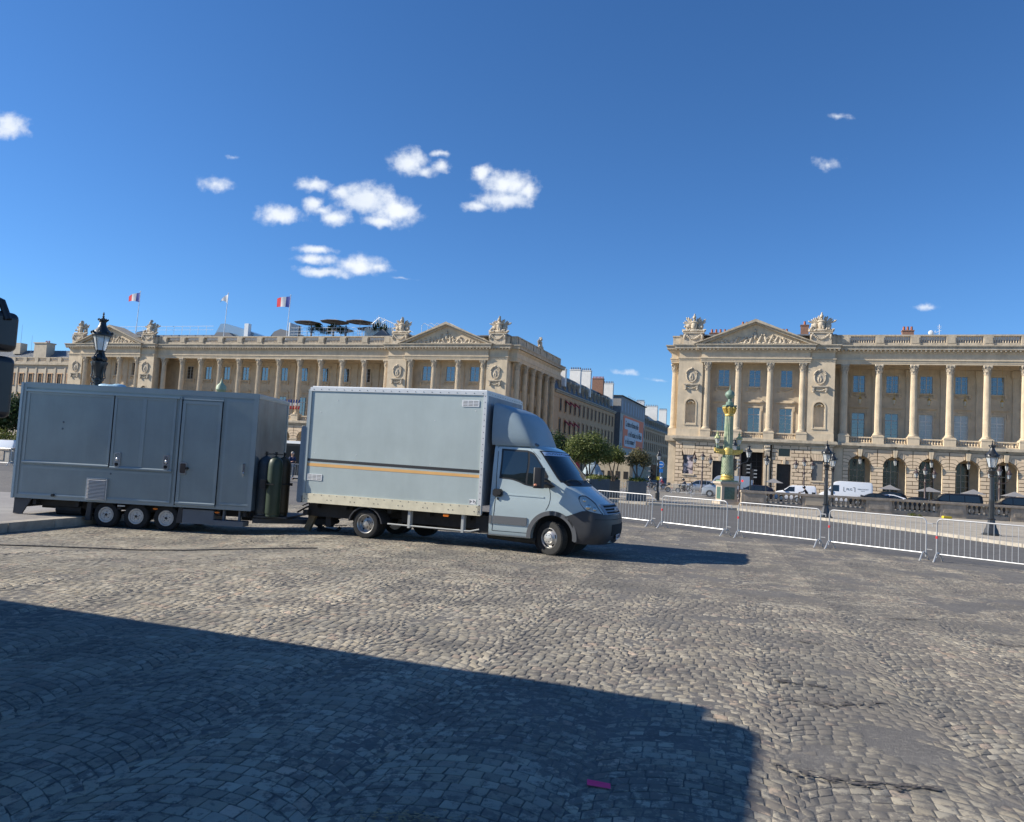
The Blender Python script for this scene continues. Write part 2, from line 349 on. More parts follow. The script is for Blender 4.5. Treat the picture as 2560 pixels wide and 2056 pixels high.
# cobbles in segmental arches
def cobbles():
    rs = np.random.RandomState(3); W = 1.32; RR = W / math.sqrt(2); pit = .118; n = 12; phi = R(-14)
    c, s_ = math.cos(phi), math.sin(phi)
    P = []
    for k in range(-30, 32):
        pc = k * W
        for j in range(-60, 420):
            off = rs.rand(); sh = 3.8 if j % 2 else -3.8; th = [-45. + sh] + [-45 + 90 * (i + off) / n for i in range(n) if -45 + sh < -45 + 90 * (i + off) / n < 45 + sh] + [45. + sh]
            if th[1] - th[0] < 3: th.pop(1)
            if th[-1] - th[-2] < 3: th.pop(-2)
            q0 = j * pit
            # quick visibility test at the arc's middle
            X = pc * c - (q0 + .8) * s_; Y = pc * s_ + (q0 + .8) * c
            if Y < 2.4 or Y > 31.5 or abs(X) > .74 * Y + 3.2: continue
            if Y > NEARY(X) + .5: continue
            th = np.radians(np.array(th) + rs.uniform(-.9, .9, len(th)))
            a0 = th[:-1]; a1 = th[1:]
            for t0, t1 in zip(a0, a1):
                P.append(((pc + RR * math.sin(t0), q0 + RR * math.cos(t0)), (pc + RR * math.sin(t1), q0 + RR * math.cos(t1)), (pc + RR * math.sin(t1), q0 + pit + RR * math.cos(t1)), (pc + RR * math.sin(t0), q0 + pit + RR * math.cos(t0))))
    P = np.array(P)                      # N,4,2
    X = P[:, :, 0] * c - P[:, :, 1] * s_; Y = P[:, :, 0] * s_ + P[:, :, 1] * c
    P = np.stack([X, Y], -1)
    return P, rs
P, rs = cobbles()
C0 = P.mean(1); d2 = np.hypot(C0[:, 0], C0[:, 1])
keep = (d2 > 3.4) & (np.abs(C0[:, 0]) < .72 * C0[:, 1] + 2.4) & (C0[:, 1] > 2.8)
lim = np.array([NEARY(x) for x in C0[:, 0]]); keep &= C0[:, 1] < lim - .25
keep &= ~((C0[:, 0] < -11.0) & (C0[:, 1] > 16.6))
P = P[keep]; C0 = C0[keep]; d2 = d2[keep]
order = np.argsort(np.where(np.abs(C0[:, 0]) < .66 * C0[:, 1], d2, d2 + 50)); P = P[order]; C0 = C0[order]; d2 = d2[order]
N = len(P)
m1 = vnoise(C0[:, 0] + 50, C0[:, 1] + 50, 5, 5, .55); m2 = vnoise(C0[:, 0] + 50, C0[:, 1] + 50, 9, 3, 2.2)
m3 = vnoise(C0[:, 0] + 50, C0[:, 1] + 50, 13, 4, .25)
right = np.clip((C0[:, 0] - 1.) / 4, 0, 1) * .05
sink = np.clip((m1 * .6 + m2 * .4 + right * 1.6 - .515) / .16, 0, 1) * np.clip((d2 - 3.5) / 2.5 + .45, .45, 1)
hgt = gh(C0[:, 0], C0[:, 1])
ztop = .0016 + .0018 * rs.rand(N) - .0065 * sink - .0016 * np.clip((C0[:, 0] - .5) / 3, 0, 1) + hgt
lum = .29 + .045 * rs.randn(N).clip(-2, 2) + .07 * (m3 - .5) ; lum = lum.clip(.13, .44)
tint = rs.rand(N, 1)
colr = np.concatenate([lum[:, None] * (1.10 + .05 * tint), lum[:, None] * (1.0 - .005 * tint), lum[:, None] * (.80 - .06 * tint), np.ones((N, 1))], 1)
pink = rs.rand(N) < .06; colr[pink, 0] *= 1.14; colr[pink, 2] *= .98
def cob_geo(idx, fine):
    Q = P[idx]; ctr = Q.mean(1, keepdims=True); n = len(idx)
    j = rs.uniform(-.006, .006, (n, 4, 2)); shr = rs.uniform(.90, .955, (n, 1, 1)); T = ctr + (Q - ctr) * shr + j
    if fine:
        a = T; bnx = np.roll(T, -1, 1); cut = rs.uniform(.06, .17, (n, 4, 1))
        e1 = a + (bnx - a) * cut; e2 = a + (bnx - a) * (1 - rs.uniform(.06, .17, (n, 4, 1)))
        prev = np.roll(e2, 1, 1)
        ring = []
        for i in range(4):
            mid = (a[:, i] * .5 + (prev[:, i] + e1[:, i]) * .25); ring += [prev[:, i] , mid, e1[:, i]]
        ring = np.stack(ring, 1) + rs.uniform(-.003, .003, (n, 12, 2)); k = 12
        c2 = ring.mean(1, keepdims=True)
        levels = [(c2 + (ring - c2) * 1.02, -.018), (c2 + (ring - c2) * 1.0, -.003), (c2 + (ring - c2) * .91, 0.)]
    else:
        c2 = ctr; ring = T; k = 4; levels = [(c2 + (ring - c2) * 1.05, -.018), (c2 + (ring - c2) * .95, 0.)]
    zt = ztop[idx][:, None]; tilt = rs.uniform(-.014, .014, (n, 2))
    V = []
    for L, dz in levels:
        rel = L - c2; zz = zt + dz + (rel * tilt[:, None, :]).sum(-1) * (1 if dz > -.01 else 0)
        V.append(np.concatenate([L, zz[:, :, None]], 2))
    V = np.concatenate(V, 1)             # n, k*levels, 3
    fs = []; nl = len(levels)
    for l in range(nl - 1): fs += [(l * k + i, l * k + (i + 1) % k, (l + 1) * k + (i + 1) % k, (l + 1) * k + i) for i in range(k)]
    return V, fs, tuple((nl - 1) * k + i for i in range(k))
cobm, nt, b, g, noise, mix, rng = gmat('cobblestone', (.2, .2, .2), (.12, .12, .12), (.3, .3, .3), 3, .006, 70, rough=.8)
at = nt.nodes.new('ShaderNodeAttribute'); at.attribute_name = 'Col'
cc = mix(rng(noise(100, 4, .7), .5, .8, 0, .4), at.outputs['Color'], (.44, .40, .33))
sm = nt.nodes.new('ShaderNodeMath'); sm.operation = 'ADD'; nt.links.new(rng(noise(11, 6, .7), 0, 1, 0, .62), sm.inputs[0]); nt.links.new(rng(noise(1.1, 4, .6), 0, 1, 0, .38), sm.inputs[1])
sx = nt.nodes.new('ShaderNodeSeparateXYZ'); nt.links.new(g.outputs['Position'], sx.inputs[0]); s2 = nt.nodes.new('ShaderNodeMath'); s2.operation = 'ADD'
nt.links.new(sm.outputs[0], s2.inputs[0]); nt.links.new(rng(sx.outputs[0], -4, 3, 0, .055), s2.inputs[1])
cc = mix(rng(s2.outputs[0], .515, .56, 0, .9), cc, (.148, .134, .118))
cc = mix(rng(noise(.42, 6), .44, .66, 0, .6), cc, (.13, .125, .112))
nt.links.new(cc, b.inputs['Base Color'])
def cob_mesh(name, V, fs, top, colors):
    n, k, _ = V.shape; me = bpy.data.meshes.new(name)
    allf = fs + [top]; base = (np.arange(n) * k)
    loops = np.concatenate([np.array(f) for f in allf]); sizes = np.array([len(f) for f in allf])
    L = (base[:, None] + loops[None, :]).ravel(); S = np.tile(sizes, n); st = np.concatenate([[0], np.cumsum(S)[:-1]])
    me.vertices.add(n * k); me.vertices.foreach_set('co', V.reshape(-1).astype(np.float32))
    me.loops.add(len(L)); me.loops.foreach_set('vertex_index', L.astype(np.int32))
    me.polygons.add(len(S)); me.polygons.foreach_set('loop_start', st.astype(np.int32)); me.polygons.foreach_set('loop_total', S.astype(np.int32))
    me.update(calc_edges=True); a = me.attributes.new('Col', 'FLOAT_COLOR', 'POINT'); a.data.foreach_set('color', np.repeat(colors, k, 0).ravel().astype(np.float32))
    me.materials.append(cobm); me.polygons.foreach_set('use_smooth', np.ones(len(S), dtype=bool)); me.set_sharp_from_angle(angle=R(50)); return me
V, fs, top = cob_geo(np.arange(300), True)
for i in range(300):
    me = cob_mesh('cobble', V[i:i + 1] - np.array([C0[i, 0], C0[i, 1], 0])[None, None], fs, top, colr[i:i + 1])
    o = bpy.data.objects.new('cobble', me); col.objects.link(o); o.parent = paving; o.location = (C0[i, 0], C0[i, 1], 0)
rest = np.arange(300, N); nearr = rest[d2[rest] < 13]; farr = rest[d2[rest] >= 13]
for nm, idx, fine in (('cobbles_near', nearr, True), ('cobbles_far', farr, False)):
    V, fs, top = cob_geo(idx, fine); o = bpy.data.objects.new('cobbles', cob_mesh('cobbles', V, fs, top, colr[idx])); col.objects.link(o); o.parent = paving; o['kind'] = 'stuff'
print('cobbles', N, len(nearr), len(farr))

# dark rubbed-off tar marks and the tape mark
def blob(name, m, pts, z, parent=None):
    mb = MB(); n = len(pts); mb.add([(x, y, z) for x, y in pts], [tuple(range(n))]); return mb.build(name, m, parent)
tar = mat('tar_mark', (.085, .075, .068), .85, var=.3, vscale=30, bump=.006, bscale=60)
tm = MB(); rr = random.Random(5)
def tarline(pts, w, k=26):
    for i in range(k):
        t = rr.random(); f = t * (len(pts) - 1); a = int(min(f, len(pts) - 2)); f -= a
        x = pts[a][0] * (1 - f) + pts[a + 1][0] * f; y = pts[a][1] * (1 - f) + pts[a + 1][1] * f
        an = math.atan2(pts[a + 1][1] - pts[a][1], pts[a + 1][0] - pts[a][0]); L = rr.uniform(.010, .05); ww = rr.uniform(.003, .012) * w
        y += rr.gauss(0, .03) * w; x += rr.gauss(0, .03); q = []
        for j in range(9):
            b_ = 2 * math.pi * j / 9; r_ = rr.uniform(.7, 1.25); q.append((x + math.cos(an) * math.cos(b_) * L * r_ - math.sin(an) * math.sin(b_) * ww * r_, y + math.sin(an) * math.cos(b_) * L * r_ + math.cos(an) * math.sin(b_) * ww * r_, .009 + .000012 * len(tm.v) % .004))
        tm.add(q, [tuple(range(9))])
tarline([(2.72, 7.75), (2.95, 7.6), (3.2, 7.55)], 1.4, 40); tarline([(2.6, 7.1), (2.95, 7.0), (3.5, 7.15)], 1.2, 60)
tarline([(1.95, 5.45), (2.2, 5.28), (2.6, 5.22), (2.9, 5.25)], 1.3, 80); tarline([(5.7, 11.6), (6.2, 11.7)], 1.4, 30); tarline([(6.3, 10.1), (6.9, 10.0)], 1.2, 30); tarline([(3.6, 9.6), (3.85, 9.6)], 1.2, 20)
o = tm.build('tar_marks', tar, paving); o['kind'] = 'stuff'
tp = MB(); tp.add([(.588, 4.965, .010), (.594, 5.025, .022), (.735, 4.985, .018), (.728, 4.925, .010)], [(0, 3, 2, 1)])
tape = tp.build('tape_marker', mat('pink_tape', (.97, .03, .17), .5)); tag(tape, 'bright pink strip of tape stuck on the shaded cobbles', 'tape')
sand = MB(); rr = random.Random(8)
for i in range(110):
    x = rr.gauss(-.42, .14); y = rr.gauss(4.38, .05); r_ = rr.uniform(.004, .016); sand.add([(x + r_ * math.cos(a) * rr.uniform(.7, 1.3), y + r_ * .7 * math.sin(a) * rr.uniform(.7, 1.3), .010 + i * .00015) for a in [k * math.pi / 3 for k in range(6)]], [tuple(range(6))])
o = sand.build('sand_crumbs', mat('sand', (.3, .22, .12), .95, var=.3, vscale=60), paving); o['kind'] = 'stuff'
# long thin dark tube across the square, standing in for a cast shadow
sh_line = MB(); sh_line.tube([(-15 + i * .8, 12.95 + .29 * i * .8 + .03 * math.sin(i * 1.7), .02 + float(gh(-15 + i * .8, 12.95 + .29 * i * .8))) for i in range(15)], .012, 6)
tag(sh_line.build('ground_shadow_line', mat('shadow_line_dark', (.04, .04, .045), .8)), 'thin dark line standing in for a long shadow across the cobbles left of the truck', 'shadow line')

# pavement behind the road with its kerb stones
kz = .12
side = MB().prismz([(8.3, 46.3), (13.4, 45.9), (16.1, 39.2), (17.65, 34.4), (18.65, 28.1), (19.8, 22), (24.2, 12.5), (44, .5), (80, .5), (80, 57), (14, 57), (10.4, 52)], -.03, kz - .002)
tag(side.build('sidewalk', walk), kind='structure')
def kerb(name, pts, z1, w=.3, stepl=1.0, parent_kind='structure', m=None):
    m = m or mat('kerb_granite', (.38, .34, .28), .8, var=.2, vscale=5, bump=.006, bscale=30, rand=.12)
    root = None
    for (a, b2), (c2, d) in zip(pts[:-1], pts[1:]):
        L = math.hypot(c2 - a, d - b2); k = max(1, int(L / stepl)); an = math.atan2(d - b2, c2 - a)
        for i in range(k):
            l = L / k; mb = MB().rbox(-l / 2 + .006, l / 2 - .006, -w / 2, w / 2, -.3, z1 + rnd.uniform(-.004, .004), .02, 'z')
            t = (i + .5) / k; o = mb.build(name, m, root, loc=None)
            o.location = (a + (c2 - a) * t, b2 + (d - b2) * t, 0); o.rotation_euler.z = an
            if root is None: root = o; continue
            # children keep world placement
            o.matrix_parent_inverse = (Matrix.Translation(root.location) @ Matrix.Rotation(root.rotation_euler.z, 4, 'Z')).inverted()
    tag(root, kind='structure'); return root
kerb('kerb', [(8.2, 46.1), (13.4, 45.7), (16.0, 39.2), (17.5, 34.3), (18.5, 28.1), (19.65, 22), (24, 12.5)], kz + .004)
isl = MB().prismz([(3.6, 49.5), (8.2, 46.25), (10.4, 48.2), (10.6, 56), (2.5, 58), (-2, 55)], -.03, .13)
tag(isl.build('traffic_island', walk), kind='structure')
kerb('kerb', [(-2, 54.9), (3.6, 49.4), (8.2, 46.15), (10.45, 48.2), (10.7, 56)], .135)
isl2 = MB().prismz([(-11.4, 16.7), (-11.2, 17.5), (-10.72, 20.2), (-10.5, 24), (-12, 27), (-26, 27), (-26, 16.7)], -.3, .03)
tag(isl2.build('traffic_island', mat('island_granite', (.26, .24, .22), .8, var=.15, vscale=2, bump=.01, bscale=20)), kind='structure')
kerb('kerb', [(-26, 16.6), (-11.3, 16.6), (-11.08, 17.5), (-10.6, 20.2), (-10.4, 24)], .038, .32, 1.3)
# ------------------------------------------------------------------ box truck
tblue = mat('truck_blue_grey', (.42, .485, .475), .42, var=.06, vscale=1.2, streak=.10, coat=.15, bump=.004, bscale=2.2)
cabblue = mat('cab_blue_grey', (.44, .52, .53), .25, coat=.6, var=.03, vscale=3)
defblue = mat('deflector_blue', (.25, .325, .37), .5, coat=.1, var=.05)
cream = mat('cream_sill', (.70, .64, .47), .6, var=.12, vscale=5, streak=.2)
railw = mat('rail_white', (.66, .67, .66), .4, metal=.2, var=.06)
chassis = mat('chassis_black', (.022, .021, .02), .75, var=.4, vscale=5)
bumperm = mat('bumper_grey', (.04, .041, .045), .5, var=.12, vscale=6, spec=.5)
trimg = mat('grey_trim', (.13, .135, .14), .55)
rimsil = mat('rim_silver', (.48, .47, .45), .35, metal=.7, var=.2, vscale=12)
rimwhite = mat('rim_white', (.62, .60, .56), .45, var=.15, vscale=14)
orange = mat('orange_lens', (.85, .22, .03), .25); redl = mat('red_lens', (.5, .02, .02), .25)
TR = Vector((.99, 17.29, 0)); TYAW = R(-18.78)
truck = thing('box_truck', 'blue grey box truck with orange and black stripes and a roof spoiler, towing the trailer', 'truck', TR, TYAW)
def wheel(parent, x, y, r, w, rr, style, steer=0., side=-1, name='wheel'):
    # axis along y, outer face towards side*y
    T = Matrix.Rotation(R(90) * (1 if side < 0 else -1), 4, 'X')    # lathe z -> -y when side<0
    e = bpy.data.objects.new(name, None); 
    ty = MB(T); h = w / 2
    ty.lathe([(rr, -h), (r * .86, -h), (r * .96, -h * .94), (r, -h * .72), (r, h * .72), (r * .96, h * .94), (r * .86, h), (rr * 1.02, h * .96), (rr, h * .7), (rr * .98, -h)], n=40, caps=False)
    tyre = ty.build('tyre', rubber, parent, smooth=30); tyre.location = (x, y, r); tyre.rotation_euler.z = steer; tyre.name = name
    gr = MB(T)
    for k in range(36):   # tread blocks
        a = 2 * math.pi * k / 36
        for zz in (-.5, 0, .5):
            b0 = len(gr.v); c, s_ = math.cos(a + .04 * zz), math.sin(a + .04 * zz); da = .06
            p = [(math.cos(a + q) * (r + .006), math.sin(a + q) * (r + .006), zz * h * 1.25 + t) for q, t in ((-da, -h * .22), (da, -h * .22), (da, h * .22), (-da, h * .22))]
            q_ = [(math.cos(a + q) * (r - .004), math.sin(a + q) * (r - .004), zz * h * 1.25 + t) for q, t in ((-da, -h * .22), (da, -h * .22), (da, h * .22), (-da, h * .22))]
            gr.add(p + q_, [(0, 1, 2, 3), (0, 4, 5, 1), (1, 5, 6, 2), (2, 6, 7, 3), (3, 7, 4, 0)])
    t2 = gr.build('tread', rubber, tyre)
    rm = MB(T)
    if style == 'deep':
        rm.lathe([(rr, -h * .9), (rr * 1.02, h * .85), (rr * .97, h * .95), (rr * .9, h * .8), (rr * .86, -h * .1), (rr * .8, -h * .2), (rr * .45, -h * .02), (rr * .42, h * .25), (rr * .3, h * .3), (rr * .28, h * .55), (0.001, h * .6)], n=32)
        m = rimsil
    elif style == 'cover':
        rm.lathe([(rr, -h * .9), (rr * 1.02, h * .9), (rr * .96, h * 1.0), (rr * .9, h * .85), (rr * .84, h * .5), (rr * .7, h * .85), (rr * .52, h * 1.1), (rr * .48, h * 1.35), (rr * .15, h * 1.45), (.001, h * 1.45)], n=32)
        m = rimsil
    else:
        rm.lathe([(rr, -h * .9), (rr * 1.02, h * .9), (rr * .97, h * .98), (rr * .9, h * .9), (rr * .84, h * .45), (rr * .78, h * .45), (rr * .74, h * .7), (rr * .62, h * .72), (rr * .58, h * .5), (rr * .3, h * .55), (rr * .26, h * .8), (.001, h * .85)], n=32)
        m = rimwhite
    rim = rm.build('rim', m, tyre, smooth=30)
    hl = MB(T); nh = {'deep': 5, 'cover': 5, 'trailer': 5}[style]
    for k in range(nh):
        a = 2 * math.pi * k / nh + .3
        if style == 'deep': hl.ell((math.cos(a) * rr * .66, math.sin(a) * rr * .66, -h * .05), (rr * .09, rr * .09, .02), 8, 4, None)
        elif style == 'cover':
            for q in (-.16, -.08, 0, .08, .16): hl.ell((math.cos(a + q) * rr * .77, math.sin(a + q) * rr * .77, h * .74), (rr * .07, rr * .07, .012), 8, 4)
        else: hl.ell((math.cos(a) * rr * .42, math.sin(a) * rr * .42, h * .54), (rr * .055, rr * .055, .012), 8, 4)
    for k in range(5 if style != 'cover' else 6):
        a = 2 * math.pi * k / (5 if style != 'cover' else 6)
        q = {'deep': (.35, .32), 'cover': (.34, 1.38), 'trailer': (.17, .82)}[style]
        hl.ell((math.cos(a) * rr * q[0], math.sin(a) * rr * q[0], h * q[1]), (rr * .055, rr * .055, .014), 6, 4)
    if style == 'trailer': hl.ell((0, 0, h * .86), (rr * .13, rr * .13, .012), 10, 4)
    hl.build('bolts_and_holes', darkgap, tyre)['kind'] = 'stuff'; return tyre
NW = .367
wheel(truck, 0, .14, NW, .215, .225, 'cover', R(-25))
wheel(truck, 0, 1.86, NW, .215, .225, 'cover', R(-25), 1)
for y, s_ in ((.10, -1), (.36, -1), (1.64, 1), (1.90, 1)): wheel(truck, -4.56, y, .335, .20, .225, 'deep', 0, s_)
# --- load box
BX0, BX1, BY0, BY1, BZ0, BZ1 = -6.28, -1.64, -.06, 2.56, .74, 3.56
MB().box(BX0 + .02, BX1 - .02, BY0 + .012, BY1, BZ0 + .22, BZ1 - .03).build('box_body', tblue, truck)
MB().box(BX0, BX1 + .0, BY0 - .01, BY1 + .01, BZ1 - .095, BZ1).build('top_rail', railw, truck)
MB().box(BX0 + .03, BX1 - .03, BY0 + .05, BY1 - .05, BZ1, BZ1 + .03).build('box_roof', white, truck)
MB().rbox(BX0, BX1, BY0 - .012, BY0 + .05, BZ0, BZ0 + .225, .01).build('sill', cream, truck)
MB().box(BX0, BX0 + .05, BY0 - .012, BY0 + .04, BZ0 + .228, BZ1 - .098).build('corner_post', mat('post_grey', (.30, .36, .38), .5), truck)
MB().box(BX1 - .075, BX1 + .01, BY0 - .012, BY0 + .08, BZ0 + .02, BZ1 - .098).build('corner_post', railw, truck)
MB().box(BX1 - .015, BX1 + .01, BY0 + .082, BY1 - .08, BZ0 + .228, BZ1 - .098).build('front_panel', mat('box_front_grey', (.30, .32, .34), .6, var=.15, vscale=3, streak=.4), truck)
MB().box(BX1 - .075, BX1 + .012, BY1 - .08, BY1 + .012, BZ0 + .02, BZ1 - .098).build('corner_post', railw, truck)
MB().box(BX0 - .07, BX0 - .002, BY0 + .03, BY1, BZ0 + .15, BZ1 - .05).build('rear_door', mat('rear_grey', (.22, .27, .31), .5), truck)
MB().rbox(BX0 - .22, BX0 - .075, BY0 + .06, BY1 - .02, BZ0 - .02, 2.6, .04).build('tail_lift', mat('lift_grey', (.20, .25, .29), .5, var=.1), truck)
rv = MB()
for i in range(22):
    x = BX0 + .1 + i * (BX1 - BX0 - .2) / 21
    for z in (BZ0 + .195, BZ1 - .055): rv.ell((x, BY0 - .013, z), (.011, .006, .011), 6, 4)
    if i % 3 == 0:
        for q in (-.05, .06): rv.ell((x + q, BY0 - .013, BZ0 + .09), (.013, .006, .013), 6, 4)
for i in range(20): rv.ell((BX1 - .035, BY0 - .013, BZ0 + .1 + i * .137), (.010, .005, .010), 6, 4)
for i in range(14): rv.ell((BX1 + .012, BY0 + .15 + i * .18, BZ1 - .05), (.006, .01, .01), 6, 4)
rv.build('rivets', mat('rivet_dark', (.09, .085, .08), .5, metal=.4), truck)['kind'] = 'stuff'
y0 = BY0 + .012
MB().add([(BX0 + .05, y0 - .004, 1.745), (BX1 - .075, y0 - .004, 1.70), (BX1 - .075, y0 - .004, 1.765), (BX0 + .05, y0 - .004, 1.81), (BX0 + .05, y0, 1.745), (BX1 - .075, y0, 1.70), (BX1 - .075, y0, 1.765), (BX0 + .05, y0, 1.81)], [(0, 1, 2, 3), (4, 7, 6, 5), (0, 4, 5, 1), (3, 2, 6, 7)]).build('black_stripe', mat('stripe_black', (.03, .03, .032), .5), truck)
MB().add([(BX0 + .05, y0 - .004, 1.625), (BX1 - .075, y0 - .004, 1.59), (BX1 - .075, y0 - .004, 1.655), (BX0 + .05, y0 - .004, 1.70), (BX0 + .05, y0, 1.625), (BX1 - .075, y0, 1.59), (BX1 - .075, y0, 1.655), (BX0 + .05, y0, 1.70)], [(0, 1, 2, 3), (4, 7, 6, 5), (0, 4, 5, 1), (3, 2, 6, 7)]).build('orange_stripe', mat('stripe_orange', (.74, .42, .15), .5, var=.06, vscale=3), truck)
for (cx, cz) in ((-2.03, 3.27), (-6.0, 1.36)):
    v_ = MB().rbox(cx - .21, cx + .21, y0 - .012, y0, cz - .075, cz + .075, .01).build('side_vent', white, truck)
    sl = MB()
    for i in range(3):
        for j in range(4): sl.box(cx - .185 + i * .13, cx - .075 + i * .13, y0 - .0145, y0 - .0125, cz - .052 + j * .032, cz - .040 + j * .032)
    sl.build('vent_slots', mat('slot_grey', (.12, .12, .12), .7), v_)
pl = MB().box(-1.93, -1.76, y0 - .005, y0, .985, 1.10).build('sticker', white, truck)
q = MB(); [q.box(-1.92 + i * .022, -1.908 + i * .022, y0 - .0065, y0 - .0052, 1.0 + (i * 7 % 3) * .02, 1.08 - (i * 5 % 4) * .012) for i in range(7) if i not in (3,)]; q.build('sticker_print', darkgap, pl)['kind'] = 'stuff'
for i, (x, z) in enumerate(((-5.95, 2.95), (-5.5, 3.25), (-6.05, 1.95), (-2.95, 1.83), (-2.9, 2.85), (-1.9, 3.1), (-4.9, 1.95))): MB().ell((x, y0, z), (.014, .006, .014), 6, 4).build('rivet', railw, truck)
# --- chassis
ch = MB()
for y in (.62, 1.38): ch.box(-6.2, .3, y - .04, y + .04, .47, .66)
for x in (-6.0, -5.2, -4.0, -3.0, -2.0, -1.2): ch.box(x - .05, x + .05, .1, 2.2, .62, .73)
ch.box(-6.3, -5.05, .25, 2.1, .40, .70); ch.box(-3.75, -1.75, .28, .95, .42, .70); ch.box(-1.8, -1.45, .1, 1.9, .35, .74); ch.box(-3.6, -1.6, 1.2, 1.9, .36, .72)
ch.cyl((-4.56, .2, .33), (-4.56, 1.8, .33), .09, n=10); ch.cyl((0, .2, .36), (0, 1.8, .36), .06, n=8); ch.ell((-4.56, 1, .35), (.18, .2, .19))
ch.cyl((-1.55, .3, .32), (-.4, .28, .27), .09, n=10); ch.box(-2.9, -2.0, .5, .9, .30, .45)
ch.build('chassis', chassis, truck)
MB().cyl((-3.65, 1.35, .36), (-3.65, 1.6, .36), .33, n=24).build('spare_wheel', rubber, truck)
for y in (.02, 1.58):
    pts = [(-4.56 + .46 * math.cos(a), .31 + .44 * math.sin(a)) for a in [R(8 + i * 18) for i in range(10)]]
    inn = [(-4.56 + .43 * math.cos(a), .31 + .41 * math.sin(a)) for a in [R(8 + i * 18) for i in range(10)]]
    f = MB()
    for i in range(9): f.prism([inn[i], pts[i], pts[i + 1], inn[i + 1]], y - .05, y + .42)
    f.build('mudguard', bumperm, truck)
rl = MB(); rl.tube([(-3.97, -.0, .385), (-1.97, 0, .375), (-1.88, 0, .378), (-1.68, .02, .43)], .019, 8); rl.build('side_guard', mat('guard_grey', (.42, .43, .41), .5), truck)
for x in (-3.42, -2.08):
    g = MB().rbox(x - .03, x + .03, -.02, .03, .33, .74, .006); g.box(x + .03, x + .045, -.01, .1, .34, .73); g.build('guard_bracket', mat('guard_grey'), truck)
MB().rbox(-2.55, -2.42, -.05, 0, .665, .725, .01).build('side_marker_lamp', orange, truck)
# tow bar head and underrun
tb = MB(); tb.box(-6.45, -5.9, .9, 1.15, .30, .62); tb.box(-6.35, -6.22, .1, 2.1, .42, .54); tb.tube([(-6.55, .9, .33), (-6.2, .9, .33)], .05); tb.ell((-6.5, 1.0, .38), (.07, .07, .07)); tb.tube([(-6.9, .7, .42), (-6.6, .6, .56), (-6.2, .5, .7)], .022, 6); tb.tube([(-6.7, .6, .60), (-6.3, .55, .78), (-6.05, .6, .78)], .014, 6)
tb.tube([(-6.5, .6, .76), (-6.38, .6, .60), (-6.2, .6, .57), (-6.1, .6, .70)], .007, 5); tb.box(-5.85, -5.7, .35, .5, .15, .42); tb.tube([(-6.25, .45, .02), (-5.9, .45, .18), (-5.3, .45, .22)], .01, 5)
tb.build('tow_coupling', chassis, truck)
# --- cab surface
ZT = [.30, .33, .40, .60, .85, .93, 1.02, 1.15, 1.25, 1.35, 1.45, 1.55, 1.62, 1.80, 2.0, 2.2, 2.27, 2.34, 2.40, 2.44]
XS = [.60, .66, .72, .78, .80, .78, .74, .64, .53, .41, .28, .15, .03, -.12, -.27, -.42, -.48, -.58, -.75, -.95]
XF = [1.12, 1.22, 1.27, 1.30, 1.29, 1.27, 1.22, 1.12, .99, .84, .69, .55, .45, .33, .17, 0., -.06, -.18, -.38, -.62]
WW = [.93, .96, .985, 1.0, 1.0, 1.0, .995, .985, .97, .96, .95, .945, .94, .92, .895, .87, .86, .84, .79, .68]
XR = -1.45; PE = 2.5
def prm(z): return np.interp(z, ZT, XS), np.interp(z, ZT, XF), np.interp(z, ZT, WW)
def cs(t, z, d=0.):           # t 0..2 round the outline, d = outward offset
    def pt(t, z):
        xs, xf, w = prm(z); tt = t if t <= 1 else 2 - t
        if tt <= .5: x = XR + (xs - XR) * tt * 2; y = 1 - w
        else:
            ph = (tt - .5) * math.pi; x = xs + (xf - xs) * math.sin(ph) ** (2 / PE); y = 1 - w * max(0, math.cos(ph)) ** (2 / PE)
        return Vector((x, y if t <= 1 else 2 - y, z))
    p = pt(t, z)
    if d:
        e = .012; a = pt(min(2, t + e), z) - pt(max(0, t - e), z); b = pt(t, min(2.44, z + .02)) - pt(t, max(.3, z - .02)); n = a.cross(b)
        if n.length < 1e-9: n = Vector((1, 0, 0))
        n.normalize(); p = p + n * d
    return p
def tx(x, z):                 # outline parameter of a near-side point
    xs, xf, w = prm(z)
    if x <= xs: return .5 * (x - XR) / (xs - XR)
    a = min(1, (x - xs) / (xf - xs)); return .5 + math.asin(min(1, a ** (PE / 2))) / math.pi
def patch(name, m, cols, d=.006, rows=6, parent=None, mirror=False, smooth=30, far=False):
    # cols: list of (t0 at zlo, t1 at zhi, zlo, zhi)
    mb = MB(); n = len(cols); fx = (lambda t: 2 - t) if far else (lambda t: t)
    for (ta, tb_, z0, z1) in cols:
        for j in range(rows + 1):
            k = j / rows; mb.v.append(tuple(cs(fx(ta + (tb_ - ta) * k), z0 + (z1 - z0) * k, d)))
    o = n * (rows + 1)
    for (ta, tb_, z0, z1) in cols:
        for j in range(rows + 1):
            k = j / rows; mb.v.append(tuple(cs(fx(ta + (tb_ - ta) * k), z0 + (z1 - z0) * k, -.01)))
    R1 = rows + 1
    for i in range(n - 1):
        for j in range(rows): mb.f.append((i * R1 + j, (i + 1) * R1 + j, (i + 1) * R1 + j + 1, i * R1 + j + 1))
        for j in (0, rows): mb.f.append((i * R1 + j, (i + 1) * R1 + j, o + (i + 1) * R1 + j, o + i * R1 + j))
    for i in (0, n - 1):
        for j in range(rows): mb.f.append((i * R1 + j, i * R1 + j + 1, o + i * R1 + j + 1, o + i * R1 + j))
    return mb.build(name, m, parent or truck, smooth=smooth)
def sidecols(xs_, zlo, zhi):  # near-side columns from x list and two z functions
    r = []
    for x in xs_:
        a, b = zlo(x), zhi(x); r.append((tx(x, a), tx(x, b), a, b))
    return r
